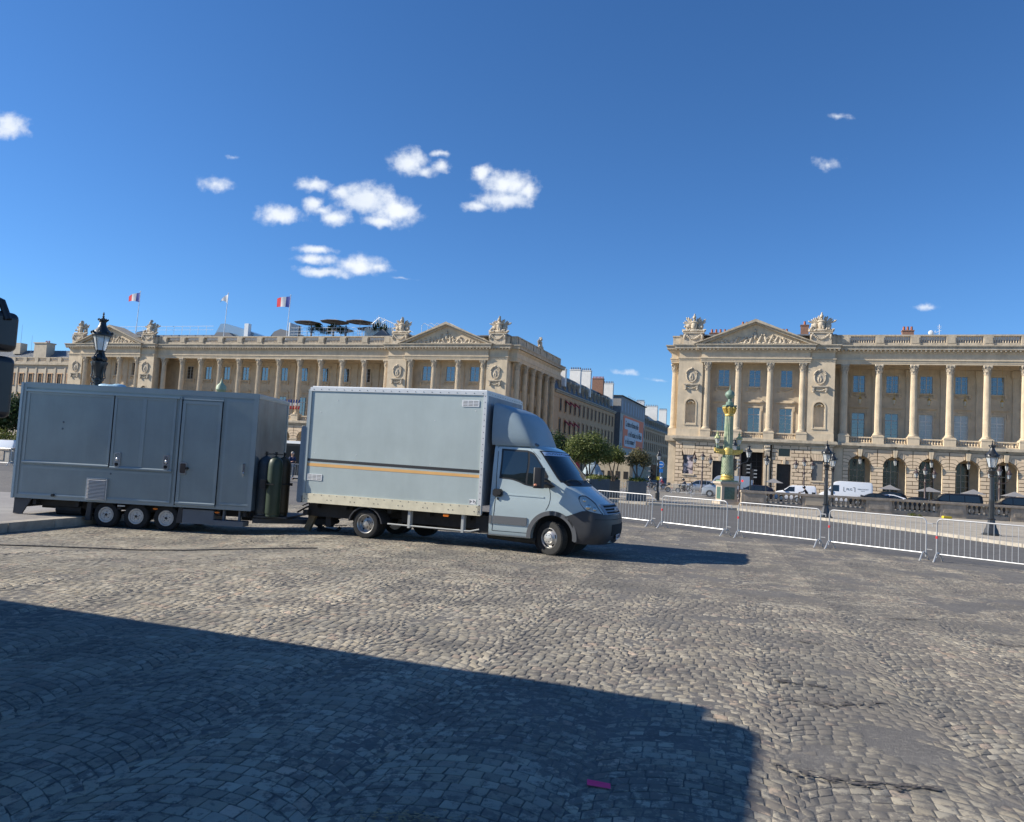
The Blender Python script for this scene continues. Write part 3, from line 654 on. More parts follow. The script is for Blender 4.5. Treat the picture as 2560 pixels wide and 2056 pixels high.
def pw(pts): X = [p[0] for p in pts]; Z = [p[1] for p in pts]; return lambda x: float(np.interp(x, X, Z))
lv = sorted(set([.33, .36, .4, .5, .6, .7, .78, .85, .93, 1.0, 1.06, 1.12, 1.18, 1.24, 1.3, 1.36, 1.42, 1.48, 1.54, 1.59, 1.62, 1.66, 1.75, 1.85, 1.95, 2.05, 2.15, 2.22, 2.27, 2.31, 2.35, 2.38, 2.41, 2.43, 2.44]))
ts = [0, .1, .2, .3, .4, .46, .5, .54, .58, .62, .66, .7, .75, .8, .86, .93, 1.0]; ts = ts + [2 - t for t in ts[-2::-1]]
cb_ = MB(); n = len(ts)
for z in lv:
    for t in ts: cb_.v.append(tuple(cs(t, z)))
for j in range(len(lv) - 1):
    for i in range(n): cb_.f.append((j * n + i, j * n + (i + 1) % n, (j + 1) * n + (i + 1) % n, (j + 1) * n + i))
cb_.f.append(tuple(range(n - 1, -1, -1))); cb_.f.append(tuple((len(lv) - 1) * n + i for i in range(n)))
cabo = cb_.build('cab_body', cabblue, truck, smooth=40)
cut = MB().cyl((.02, -.3, .40), (.02, 2.3, .40), .50, n=40).build('cut', cabblue, truck)
bo = cabo.modifiers.new('b', 'BOOLEAN'); bo.object = cut; bo.operation = 'DIFFERENCE'; bo.solver = 'EXACT'
dg = bpy.context.evaluated_depsgraph_get(); me = bpy.data.meshes.new_from_object(cabo.evaluated_get(dg)); cabo.modifiers.clear(); cabo.data = me; bpy.data.objects.remove(cut)
me.polygons.foreach_set('use_smooth', [True] * len(me.polygons)); me.set_sharp_from_angle(angle=R(40))
MB().cyl((.02, .25, .40), (.02, 1.75, .40), .49, n=30).build('wheel_housing', darkgap, truck)
def arc(rad, cx=.02, cz=.40): return lambda x: cz + math.sqrt(max(0, rad * rad - (x - cx) ** 2))
# flares
for far in (False, True):
    fl = MB(); A = [R(a) for a in range(-6, 187, 8)]; w = 2.0 if far else 0.; sg = -1 if far else 1
    for i in range(len(A) - 1):
        for r0, r1, ya, yb in ((.475, .57, -.022, .03),):
            P_ = [(.02 + r_ * math.cos(a), .40 + r_ * math.sin(a)) for r_, a in ((r0, A[i]), (r1, A[i]), (r1, A[i + 1]), (r0, A[i + 1]))]
            fl.prism(P_, w + sg * ya, w + sg * yb)
    if not far:
        fl.build('wheel_arch', mat('arch_grey', (.12, .122, .125), .55), truck, smooth=35)
    else: fl.build('wheel_arch', mat('arch_grey'), truck)
# bumper
xb = [.26, .34, .42, .5, .56, .6, .68, .76, .85, .95, 1.05, 1.12, 1.18]
btop = pw([(.2, .83), (.45, .92), (.73, 1.03), (.9, .985), (1.11, .95), (1.3, .935), (1.6, .93)])
def blo(x):
    z = .40 + math.sqrt(max(0, .53 ** 2 - (x - .02) ** 2)); return max(.33, z) if x < .52 else .32
bc = sidecols(xb, blo, btop); t0 = max(c[0] for c in bc[-1:]); last = bc[-1]
mid = [(t, t, .32, .93) for t in np.linspace(max(last[0], last[1]) + .02, 1.0, 8)]
cols = bc + mid; cols = cols + [(2 - a, 2 - b, c, d) for a, b, c, d in cols[-2::-1]]
patch('bumper', bumperm, cols, .022, 6)
patch('lower_intake', darkgap, [(t, t, .50, .74) for t in np.linspace(.84, 1.16, 12)], .026, 3)
patch('bumper_seam', darkgap, [(t, t, .845, .853) for t in np.linspace(.58, 1.42, 30)], .0235, 1)
pt_ = cs(1.0, .46, .03); plate = MB().box(-.004, .004, -.26, .26, -.055, .055).build('number_plate', mat('plate_white', (.75, .76, .76), .35), truck); plate.location = (pt_.x + .01, .86, .46); plate.rotation_euler.z = R(3)
MB().box(.0045, .0055, -.26, -.225, -.053, .053).build('plate_band', mat('eu_blue', (.02, .06, .4), .4), plate); MB().box(.0045, .0055, .225, .26, -.053, .053).build('plate_band', mat('eu_blue'), plate)
text_obj('plate_lettering', 'BG-352-DN', .105, darkgap, plate, (.006, 0, 0), (R(90), 0, R(90)), .001, xs=.78)
# headlights
hz_hi = pw([(.575, 1.30), (.62, 1.335), (.70, 1.325), (.80, 1.27), (.92, 1.18), (1.0, 1.08), (1.07, .99), (1.10, .965)])
hz_lo = pw([(.575, 1.285), (.64, 1.16), (.74, 1.045), (.85, 1.005), (.97, .98), (1.10, .955)])
hx = [.575, .6, .64, .7, .76, .82, .88, .93, .98, 1.02, 1.05, 1.08, 1.10]
hm = mat('headlamp_lens', (.42, .47, .45), .08, coat=1, spec=1)
for far in (False, True):
    h0 = patch('headlight', mat('lamp_rim', (.03, .03, .035), .3), sidecols(hx, lambda x: hz_lo(x) - .014, lambda x: hz_hi(x) + .014), .004, 4, far=far)
    patch('headlight_lens', hm, sidecols(hx[1:-1], lambda x: hz_lo(x) + .008, lambda x: hz_hi(x) - .012), .010, 4, parent=h0, far=far)
    for (x, z, r_) in ((.80, 1.10, .062), (.93, 1.06, .05), (.70, 1.24, .045)):
        t = tx(x, z); p = cs(2 - t if far else t, z, .008); MB().ell(p, (r_, r_ * .7, r_), 12, 6).build('reflector', mat('reflector_chrome', (.55, .55, .50), .15, metal=.9), h0)
# grille with bars and badge
gt = np.linspace(.78, 1.22, 18)
gr_ = patch('grille', darkgap, [(t, t, .95, 1.15) for t in gt], .008, 3)
for z in (.955, 1.015, 1.075, 1.14): patch('grille_bar', mat('grille_blue', (.22, .28, .34), .4), [(t, t, z, z + .02) for t in gt], .018, 1, parent=gr_)
for ta, tb2 in ((.745, .79), (1.21, 1.255)): patch('grille_bar', mat('grille_blue'), [(t, t, .95, 1.16) for t in np.linspace(ta, tb2, 3)], .018, 2, parent=gr_)
pt_ = cs(1.0, 1.05, .03); text_obj('badge_lettering', 'IVECO', .13, alu, gr_, (pt_.x + .01, 1.0, 1.05), (R(80), 0, R(90)), .006)
# windscreen
wt = np.linspace(.545, 1.455, 26)
ws = patch('windscreen_frame', blackp, [(t, t, 1.60, 2.275) for t in wt], .004, 8)
wt = np.linspace(.57, 1.43, 24)
wg = patch('windscreen', carglass, [(t, t, 1.64, 2.25) for t in wt], .008, 8)
hb = patch('sun_strip', mat('sunstrip', (.45, .56, .72), .4), [(t, t, 2.17, 2.25) for t in wt], .011, 2, parent=wg)
st = MB(); rr = random.Random(4)
for i in range(46):
    t = .6 + i * .0165; p = cs(t, 2.18 + rr.uniform(.01, .05), .013); q2 = cs(t + .01, 2.18 + rr.uniform(.01, .05), .013); st.tube([p, q2], .005, 4)
st.build('sun_strip_print', darkgap, hb)['kind'] = 'stuff'
wp_ = MB()
for a, b in ((.62, .86), (1.0, 1.24)):
    P_ = [cs(a + (b - a) * k / 6, 1.60 + .05 * math.sin(k / 6 * 2.6), .035) for k in range(7)]; wp_.tube(P_, .010, 5)
    wp_.tube([cs(b, 1.56, .02), cs(b - .03, 1.62, .04)], .013, 5); wp_.build('wiper', blackp, truck); wp_ = MB()

patch('scuttle', blackp, [(t, t, 1.53, 1.60) for t in np.linspace(.58, 1.42, 20)], .007, 2)
# side glass and door details, both sides
wtop = pw([(-1.27, 2.27), (-.64, 2.255), (-.50, 2.20), (-.35, 2.0), (-.20, 1.80), (-.12, 1.68)])
wbot = pw([(-1.27, 1.62), (-1.0, 1.61), (-.85, 1.575), (-.65, 1.50), (-.4, 1.47), (-.12, 1.47)])
for far in (False, True):
    xs_ = list(np.linspace(-1.28, -.14, 16)); fr = patch('side_window', blackp, sidecols(xs_, lambda x: wbot(x) - .012, lambda x: wtop(x) + .012), .004, 6, far=far)
    xs_ = list(np.linspace(-1.235, -.66, 9)); patch('side_glass', carglass, sidecols(xs_, lambda x: wbot(x) + .022, lambda x: wtop(x) - .03), .008, 4, parent=fr, far=far)
    xs_ = list(np.linspace(-.61, -.24, 7)); patch('side_glass', carglass, sidecols(xs_, lambda x: wbot(x) + .022, lambda x: wtop(x) - .03), .008, 4, parent=fr, far=far)
    dr = patch('door_seam', darkgap, sidecols([-1.375, -1.365], lambda x: .44, lambda x: 2.33), .003, 12, far=far)
    patch('door_seam', darkgap, sidecols([-.145, -.135], lambda x: .97, lambda x: 1.56), .003, 8, far=far)
    patch('door_seam', darkgap, sidecols([-1.37, -.9, -.55], lambda x: .435, lambda x: .445), .003, 1, far=far)
    patch('door_seam', darkgap, sidecols([-1.37, -.9, -.62, -.5, -.35], lambda x: pw([(-1.37, 2.33), (-.62, 2.33), (-.35, 2.08)])(x), lambda x: pw([(-1.37, 2.338), (-.62, 2.338), (-.35, 2.09)])(x)), .003, 1, far=far)
    patch('rub_strip', trimg, sidecols(list(np.linspace(-1.36, -.56, 6)), lambda x: .60, lambda x: .775), .016, 2, far=far)
    patch('rub_strip', trimg, sidecols([-1.448, -1.385], lambda x: .60, lambda x: .775), .016, 2, far=far)
    patch('fuel_flap', mat('flap_blue', (.30, .385, .455), .3), sidecols([-1.448, -1.40], lambda x: .80, lambda x: 1.0), .006, 2, far=far)
    patch('body_crease', cabblue, sidecols(list(np.linspace(-1.1, -.2, 8)), lambda x: 1.235 - .01 * x, lambda x: 1.262 - .01 * x), .011, 2, far=far)
h = MB().rbox(-1.39, -1.16, -.02, .02, 1.20, 1.375, .04); h.build('door_handle', blackp, truck, smooth=30); MB().rbox(-1.33, -1.19, -.045, -.022, 1.24, 1.335, .03).build('door_handle', blackp, truck, smooth=30); MB().cyl((-1.27, -.01, 1.15), (-1.27, .03, 1.15), .022).build('door_lock', darkgap, truck)
MB().rbox(-1.47, -.5, .01, 1.99, .34, .36, .01).build('step_sill', trimg, truck)
# mirrors
for far in (False, True):
    s_ = -1 if far else 1; yb = 2.0 if far else 0.
    mh = MB(); yc = yb - s_ * .24
    z0, z1 = 1.45, 1.90
    mh.prismz([(-.36, yc - .10), (-.36, yc + .10), (-.33, yc + .115), (-.18, yc + .09), (-.13, yc), (-.18, yc - .09), (-.33, yc - .115)], z0, z1)
    mo = mh.build('wing_mirror', blackp, truck, smooth=50); bv = mo.modifiers.new('bv', 'BEVEL'); bv.width = .03; bv.segments = 3; bv.limit_method = 'ANGLE'
    MB().box(-.366, -.361, yc - .085, yc + .085, z0 + .12, z1 - .04).build('mirror_glass', carglass, mo)
    MB().ell((-.3, yc - s_ * .10, z0 + .07), (.045, .03, .03), 8, 6).build('indicator', mat('indicator_amber', (.6, .25, .15), .3), mo)
    a = MB(); a.tube([(-.2, yc, 1.55), (-.13, yb - s_ * .08, 1.56), (-.06, yb + s_ * .03, 1.50)], .035, 8); a.tube([(-.2, yc, 1.66), (-.14, yb - s_ * .1, 1.66), (-.08, yb + s_ * .04, 1.60)], .02, 6); a.add([(-.16, yb + s_ * .05, 1.66), (.04, yb + s_ * .05, 1.5), (-.08, yb + s_ * .04, 1.45), (-.18, yb + s_ * .04, 1.5), (-.16, yb + s_ * .0, 1.66), (.04, yb + s_ * .0, 1.5), (-.08, yb + s_ * .0, 1.45), (-.18, yb + s_ * .0, 1.5)], [(0, 1, 2, 3), (7, 6, 5, 4), (0, 4, 5, 1), (1, 5, 6, 2), (2, 6, 7, 3), (3, 7, 4, 0)]); a.build('mirror_arm', blackp, mo)
# spoiler
DZ = [2.36, 2.44, 2.55, 2.75, 2.95, 3.08, 3.18, 3.26, 3.31]; DF = [-.38, -.41, -.46, -.54, -.66, -.78, -.96, -1.18, -1.42]; DS = [-.62, -.68, -.76, -.90, -1.06, -1.18, -1.28, -1.40, -1.49]; DW = [.87, .90, .92, .925, .92, .91, .90, .88, .85]
dz = sorted(set(DZ + [2.4, 2.5, 2.65, 2.85, 3.02, 3.13, 3.22])); db = MB(); n = len(ts)
for z in dz:
    f, s1, w = np.interp(z, DZ, DF), np.interp(z, DZ, DS), np.interp(z, DZ, DW)
    for t in ts:
        tt = t if t <= 1 else 2 - t
        if tt <= .5: x = -1.52 + (s1 + 1.52) * tt * 2; y = 1 - w
        else: ph = (tt - .5) * math.pi; x = s1 + (f - s1) * math.sin(ph) ** (2 / 3.4); y = 1 - w * max(0, math.cos(ph)) ** (2 / 3.4)
        db.v.append((x, y if t <= 1 else 2 - y, z))
for j in range(len(dz) - 1):
    for i in range(n): db.f.append((j * n + i, j * n + (i + 1) % n, (j + 1) * n + (i + 1) % n, (j + 1) * n + i))
db.f.append(tuple(range(n - 1, -1, -1))); db.f.append(tuple((len(dz) - 1) * n + i for i in range(n)))
db.build('roof_spoiler', defblue, truck, smooth=45)
MB().ell((-.60, .20, 2.425), (.19, .06, .05), 12, 6, Matrix.Rotation(R(12), 3, 'Y')).build('roof_marker_lamp', mat('marker_grey', (.10, .11, .12), .2, coat=1), truck)
wood = mat('wood_plank', (.20, .155, .09), .8, var=.25, vscale=6, bump=.004, bscale=40)
wpk = thing('wooden_plank', 'wooden plank leaning against the tow hitch behind the truck', 'plank', TR + Matrix.Rotation(TYAW, 3, 'Z') @ Vector((-6.42, .45, 0)), TYAW)
a = MB(Matrix.Rotation(R(24), 4, 'Y')).box(-.08, .08, -.05, .05, .0, .56); a.build('board', wood, wpk).location = (0, 0, .03)

# ------------------------------------------------------------------ trailer
LS = 1.088; TL = Vector((-9.14, 19.57, -.172)); LYAW = R(-2.75)
def lpos(x, y, z): return TL + Matrix.Rotation(LYAW, 3, 'Z') @ (Vector((x, y, z)) * LS)
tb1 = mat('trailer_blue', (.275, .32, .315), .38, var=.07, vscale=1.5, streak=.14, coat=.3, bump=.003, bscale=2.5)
tb2 = mat('trailer_frame_blue', (.29, .34, .345), .32, coat=.4, var=.04)
trailer = thing('catering_trailer', 'dark blue grey catering trailer on three axles, closed up, hitched behind the truck', 'trailer', TL, LYAW); trailer.scale = (LS, LS, LS)
X0, X1, Y1, Z0, Z1 = -2.87, 2.67, 1.95, .56, 3.19
yb = -.10
MB().box(X0 + .02, X1 - .02, yb + .02, Y1, Z0 + .02, Z1 - .02).build('body', tb1, trailer)
fr = MB(); Y = yb
def strip(mb, x0, x1, z0, z1, d=.012): mb.rbox(x0, x1, yb - d + .02, yb + .02, z0, z1, .006)
strip(fr, X0, X0 + .10, Z0, Z1, .016); strip(fr, X1 - .10, X1, Z0, Z1, .016); strip(fr, X0 + .1, X1 - .1, Z1 - .10, Z1, .014); strip(fr, X0 + .1, X1 - .1, Z0, Z0 + .09, .014)
fr.build('edge_frame', tb2, trailer)
MB().rbox(X0 - .02, X0 + .03, yb - .02, Y1, Z0 - .01, Z1 + .01, .012).build('edge_frame', mat('pale_edge', (.38, .47, .50), .35, coat=.3), trailer)
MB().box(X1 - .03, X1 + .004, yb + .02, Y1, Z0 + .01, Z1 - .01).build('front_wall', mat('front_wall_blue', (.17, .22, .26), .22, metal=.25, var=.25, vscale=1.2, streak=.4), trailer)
MB().rbox(X1 - .06, X1 + .02, yb - .0, Y1 + .01, Z1 - .09, Z1 + .005, .01).build('top_trim', tb2, trailer); MB().box(X1 - .04, X1 + .015, Y1 - .08, Y1 + .01, Z0, Z1 - .1).build('edge_frame', tb2, trailer)
MB().box(X0 + .03, X1 - .03, yb + .05, Y1 - .05, Z1, Z1 + .025).build('roof', tb2, trailer)
def panel(name, x0, x1, z0, z1, w=.055, d=.022, inner=None):
    f = MB()
    f.prismx([(yb - d + .002, z0), (yb + .018, z0), (yb + .018, z0 + w), (yb - .002, z0 + w), (yb - d + .002, z0 + w - .026)], x0, x1); f.rbox(x0, x1, yb - d + .018, yb + .018, z1 - w, z1, .008)
    f.rbox(x0, x0 + w, yb - d + .018, yb + .018, z0 + w + .001, z1 - w - .001, .008); f.rbox(x1 - w, x1, yb - d + .018, yb + .018, z0 + w + .001, z1 - w - .001, .008)
    o = f.build(name, tb2, trailer); MB().box(x0 + w, x1 - w, yb + .008, yb + .0195, z0 + w, z1 - w).build('panel', tb1, o); return o
hatch = panel('serving_hatch', -2.72, -.69, 1.36, 3.0); hatch2 = panel('serving_hatch', -.66, .78, 1.34, 3.0)
f = MB(); f.rbox(.0, .085, yb - .004, yb + .0185, 1.40, 2.945, .006); f.build('mullion', tb2, hatch2)
panel('lower_panel', -2.72, .80, .63, 1.30, .05, .010); panel('wall_panel', 1.93, 2.60, .66, 3.05, .05, .008); panel('wall_panel', .93, 1.86, 3.0, 3.085, .02, .008)
door = panel('door', .93, 1.84, .62, 2.97, .07, .026)
MB().box(.905, .928, yb - .002, yb + .02, .60, 3.0).build('door_gap', darkgap, door); MB().box(1.845, 1.856, yb, yb + .02, .60, 3.0).build('door_gap', darkgap, door); MB().box(-.688, -.662, yb + .001, yb + .02, 1.36, 3.0).build('hatch_gap', darkgap, hatch)
MB().rbox(-2.76, .86, yb - .035, yb + .02, 3.0, 3.045, .012).build('rain_gutter', mat('gutter_blue', (.32, .40, .42), .3, coat=.4), trailer)
MB().rbox(.85, .90, yb - .006, yb + .02, .60, 3.05, .01).build('post', tb2, trailer)
for x in (-.49, .65):
    l = MB().rbox(x - .075, x + .075, yb - .018, yb + .02, 1.385, 1.72, .03).build('latch', mat('latch_chrome', (.42, .43, .44), .35, metal=.8), trailer)
    MB().rbox(x - .05, x + .05, yb - .024, yb - .0185, 1.50, 1.69, .02).build('latch_plate', mat('plate_chrome', (.62, .64, .68), .2, metal=.9), l); MB().rbox(x - .045, x + .035, yb - .026, yb - .0185, 1.405, 1.48, .02).build('latch_grip', darkgap, l); MB().ell((x, yb - .02, 1.56), (.03, .02, .04), 8, 6).build('latch_knob', alu, l)
l = MB().rbox(.965, 1.13, yb - .016, yb + .02, 1.30, 1.57, .02).build('door_lock', mat('latch_chrome'), door); MB().rbox(.985, 1.11, yb - .021, yb - .0165, 1.325, 1.545, .02).build('lock_recess', mat('recess_brown', (.05, .035, .03), .6), l); MB().cyl((1.15, yb - .07, 1.44), (1.15, yb + .01, 1.44), .03, n=8).build('lock_knob', chassis, l)
l = MB(); l.box(2.425, 2.475, yb - .03, yb + .02, 1.42, 1.62); l.ell((2.45, yb - .03, 1.38), (.018, .018, .05), 6, 6)
l.build('padlock', mat('plate_chrome'), trailer)
vt = MB().rbox(-1.13, -.67, yb - .03, yb + .02, .62, 1.09, .01).build('louvre', mat('louvre_back', (.10, .10, .10), .6), trailer)
f = MB(); f.box(-1.14, -1.115, yb - .04, yb + .02, .61, 1.10); f.box(-.685, -.66, yb - .04, yb + .02, .61, 1.10); f.box(-1.115, -.685, yb - .04, yb + .02, .61, .63); f.box(-1.115, -.685, yb - .04, yb + .02, 1.08, 1.10); f.build('louvre_frame', alu, vt)
for i in range(14): MB().prismx([(yb - .055, .640 + i * .0312), (yb - .031, .655 + i * .0312), (yb - .031, .662 + i * .0312), (yb - .055, .652 + i * .0312)], -1.112, -.688).build('slat', mat('slat_alu', (.70, .68, .66), .4, metal=.3), vt)
for x, z in ((-1.83, 2.33), (-1.84, 2.18), (-.62, 1.22)): MB().ell((x, yb + .01, z), (.025, .012, .025), 8, 5).build('bolt', mat('bolt_grey', (.10, .12, .14), .5), trailer)
MB().cyl((-1.90, yb - .06, .66), (-1.90, yb + .02, .66), .032, n=12).build('pipe_stub', blackp, trailer)
rv = MB()
for i in range(16): rv.ell((-2.65 + i * .22, yb - .0, 1.335), (.012, .008, .012), 6, 4)
for i in range(12): rv.ell((-.72, yb - .002, 1.45 + i * .13), (.010, .008, .010), 6, 4); rv.ell((.82, yb - .002, 1.0 + i * .16), (.010, .008, .010), 6, 4)
rv.build('rivets', tb2, trailer)['kind'] = 'stuff'
# chassis
ch = MB(); ch.box(X0 + .35, X1 - .1, .15, .3, .40, .56); ch.box(X0 + .35, X1 - .1, 1.55, 1.7, .40, .56)
for x in (-2.4, -1.4, -.4, .8, 1.9, 2.5): ch.box(x - .04, x + .04, .0, 1.85, .42, .55)
ch.prismz([(X0 + .02, .02), (X0 + .3, .02), (X0 + .3, 1.9), (X0 + .02, 1.9)], .36, .55)
for x in (-.7, 0, .7): ch.cyl((x, .1, .29), (x, 1.75, .29), .04, n=8)
ch.cyl((-2.0, .3, .33), (-1.4, .3, .33), .13, n=10); ch.box(X0 + .5, -1.2, .25, .9, .34, .42)
ch.build('chassis', chassis, trailer)
MB().prismx([(-.02, .20), (.0, .56), (.22, .56), (.10, .20)], X0 + .0, X0 + .02).build('tail_bracket', chassis, trailer)
MB().prism([(X0 + .02, .20), (X0 + .22, .20), (X0 + .42, .55), (X0 + .02, .55)], -.04, 0.0).build('tail_bracket', mat('bracket_grey', (.06, .062, .068), .6), trailer)
for x in (-.70, 0., .70): wheel(trailer, x, .08, .285, .17, .175, 'trailer')
for x in (-.70, 0., .70): wheel(trailer, x, 1.75, .285, .17, .175, 'trailer', 0, 1)
for x, z0 in ((-1.10, .14), (1.02, .20)):
    MB().prism([(x - .07, z0), (x + .05, z0), (x + .06, .55), (x - .03, .55)], -.03, .06).build('mud_flap', bumperm, trailer)
MB().rbox(1.08, 1.80, -.02, .5, .20, .52, .01).build('tool_box', mat('toolbox_blue', (.14, .16, .185), .5, var=.1), trailer)
MB().rbox(1.82, 2.52, -.10, .25, .20, .315, .01).build('step', mat('step_grey', (.13, .15, .17), .5), trailer)
for x in (2.02, 2.38): MB().box(x - .02, x + .02, 0, .1, .31, .55).build('step_hanger', mat('step_grey'), trailer)
for x in (.45, 1.88): MB().ell((x, -.03, .485), (.06, .02, .022), 8, 5).build('side_marker_lamp', orange, trailer)
MB().box(-.42, -.25, -.05, -.03, .49, .52).build('reflector', alu, trailer)
# draw bar
d = MB(); d.box(X1 - .5, 4.35, .70, .86, .28, .42); d.prismz([(X1, .05), (X1 + .12, .05), (4.1, .72), (4.1, .84), (3.9, .84)], .29, .40); d.prismz([(X1, 1.55), (X1 + .12, 1.55), (4.1, .84), (4.1, .72), (3.9, .72)], .29, .40)
d.box(X1 + .02, 3.45, .05, 1.5, .42, .46); d.cyl((4.0, .95, .16), (4.0, .95, .9), .035, n=8); d.cyl((3.93, .95, .13), (4.07, .95, .13), .10, n=12); d.ell((4.38, .78, .38), (.10, .08, .07)); d.box(3.75, 3.92, .7, .85, .42, .58); d.tube([(3.8, .78, .55), (4.05, .72, .68), (4.3, .70, .83)], .02, 6); d.tube([(3.9, .8, .30), (4.1, .8, .18), (4.4, .8, .14), (4.5, .8, .24)], .04, 6)
d.build('drawbar', mat('drawbar_grey', (.05, .055, .06), .6, var=.2), trailer)
MB().tube([(X1 + .03, .2, .72), (X1 + .05, .15, .66), (X1 + .06, .22, .62)], .018, 6).build('water_coupling', mat('blue_plastic', (.03, .16, .42), .4), trailer)
# pale tarpaulin bundle on the trailer roof
rb = MB(); rb.ell((0, 0, .0), (.34, .22, .07), 12, 6); rb.ell((.14, .05, .02), (.20, .18, .08), 10, 6); rb.ell((-.2, .0, .01), (.16, .12, .07), 10, 6)
tarp = rb.build('tarpaulin', mat('pale_blue_tarp', (.32, .50, .62), .45, var=.1, vscale=8, bump=.02, bscale=9), smooth=60); tarp.location = lpos(-1.02, .35, Z1 + .03); tag(tarp, 'pale blue tarpaulin bundle lying on the trailer roof', 'tarpaulin')
# gas cylinders on the drawbar
def gas(x, y, m, label):
    g = thing('gas_cylinder', label, 'gas cylinder', lpos(x, y, .462), LYAW, 'gas cylinders on the trailer drawbar'); g.scale = (LS, LS, LS)
    MB().lathe([(.135, 0), (.15, .01), (.15, .05), (.158, .06), (.165, .09), (.165, 1.12), (.16, 1.20), (.14, 1.27), (.10, 1.32), (.04, 1.35), (.03, 1.36)], n=24).build('cylinder', m, g, smooth=35)
    v = MB(); v.cyl((0, 0, 1.34), (0, 0, 1.43), .02, n=8); v.cyl((-.045, 0, 1.40), (.045, 0, 1.40), .012, n=6); v.cyl((0, 0, 1.43), (0, 0, 1.455), .035, .03, n=8); v.build('valve', chassis, g); return g
gas(2.83, .22, mat('gas_blue', (.045, .062, .075), .45, var=.15, vscale=6, streak=.3), 'blue grey gas cylinder nearest the trailer front wall')
gas(3.13, .0, mat('gas_green', (.028, .048, .028), .5, var=.15, vscale=6, streak=.5), 'green gas cylinder standing foremost on the drawbar')
gas(3.20, .36, mat('gas_ochre', (.05, .036, .016), .5, var=.15, vscale=6, streak=.5), 'ochre brown gas cylinder at the outer end of the drawbar')
s = MB(); s2_ = MB(); s.tube([(3.0, -.17, 1.19), (3.17, -.175, 1.19), (3.28, .05, 1.19), (3.40, .30, 1.20)], .012, 6); s.box(3.38, 3.44, .28, .34, 1.165, 1.225); s2_.tube([(2.83, .22, 1.86), (3.13, 0, 1.875), (3.20, .36, 1.86)], .010, 6); MB().box(2.86, 2.99, -.18, -.1, 1.10, 1.28).build('valve_box', chassis, trailer)
s.build('strap', chassis, trailer); s2_.build('hose', chassis, trailer)
# ------------------------------------------------------------------ parked coach (throws the big shadow; its mirror shows at the left edge)
COACH = Vector((-4.79, 6.85, 0)); CYAW = R(-19.5); HC = 4.25
coach = thing('coach', 'tall dark coach at the left edge, of which only the hanging mirror shows', 'coach', COACH, CYAW)
cm = mat('coach_paint', (.05, .07, .11), .25, coat=.7)
def rounded(x0, x1, y0, y1, r, k=5):
    P = []
    for (cx, cy, a0) in ((x1 - r, y1 - r, 0), (x0 + r, y1 - r, 90), (x0 + r, y0 + r, 180), (x1 - r, y0 + r, 270)):
        for i in range(k + 1): a = R(a0 + 90 * i / k); P.append((cx + r * math.cos(a), cy + r * math.sin(a)))
    return P
MB().prismz(rounded(-12, -.45, -3.15, 0, .08), .35, HC).build('body', cm, coach, smooth=30)  # body made wider than a real coach so its shadow spreads nearer the camera
MB().prismz(rounded(-.6, 0, -3.0, -.36, .25), .35, HC - .02).build('front', cm, coach, smooth=30)
MB().box(-.03, .012, -2.15, -.65, 1.3, 3.6).build('windscreen', carglass, coach)
for i in range(7):
    for yy_ in (-2.556, .006):
        MB().box(-11.7 + i * 1.6, -10.25 + i * 1.6, yy_ - .006, yy_ + .006, 1.55, 2.6).build('window', carglass, coach)
        MB().box(-11.7 + i * 1.6, -10.25 + i * 1.6, yy_ - .006, yy_ + .006, 2.95, 3.9).build('window', carglass, coach)
for x in (-2.2, -8.6, -9.9):
    for y, s_ in ((-2.45, -1), (-.10, 1)): MB().cyl((x, y - .14, .5), (x, y + .14, .5), .5, n=28).build('wheel', rubber, coach, smooth=40)
for y in (-2.2, -.7): MB().ell((.0, y, .8), (.04, .18, .09), 12, 6).build('headlight', hm, coach)
# mirrors: two rounded housings hung from a curved arm ahead of the far front corner
def house(z0, z1):
    m = MB().prismz(rounded(.53, .84, -.42, -.18, .06), z0, z1).build('mirror', mat('mirror_black', (.018, .019, .022), .35, spec=.5), coach, smooth=30)
    b = m.modifiers.new('b', 'BEVEL'); b.width = .05; b.segments = 4; b.limit_method = 'ANGLE'; b.angle_limit = R(50); return m
house(2.63, 2.95); house(2.09, 2.59)
MB().tube([(-.1, -.5, 3.05), (.27, -.45, 3.12), (.62, -.38, 3.09), (.79, -.33, 3.02), (.85, -.31, 2.88)], .03, 10).build('mirror_arm', mat('mirror_black'), coach, smooth=30)
MB().tube([(.70, -.30, 2.66), (.70, -.30, 2.5)], .045, 8).build('mirror_joint', mat('mirror_black'), coach)
MB().tube([(.68, -.30, 2.15), (.5, -.35, 1.95), (-.1, -.5, 1.9)], .03, 8).build('mirror_arm', mat('mirror_black'), coach)
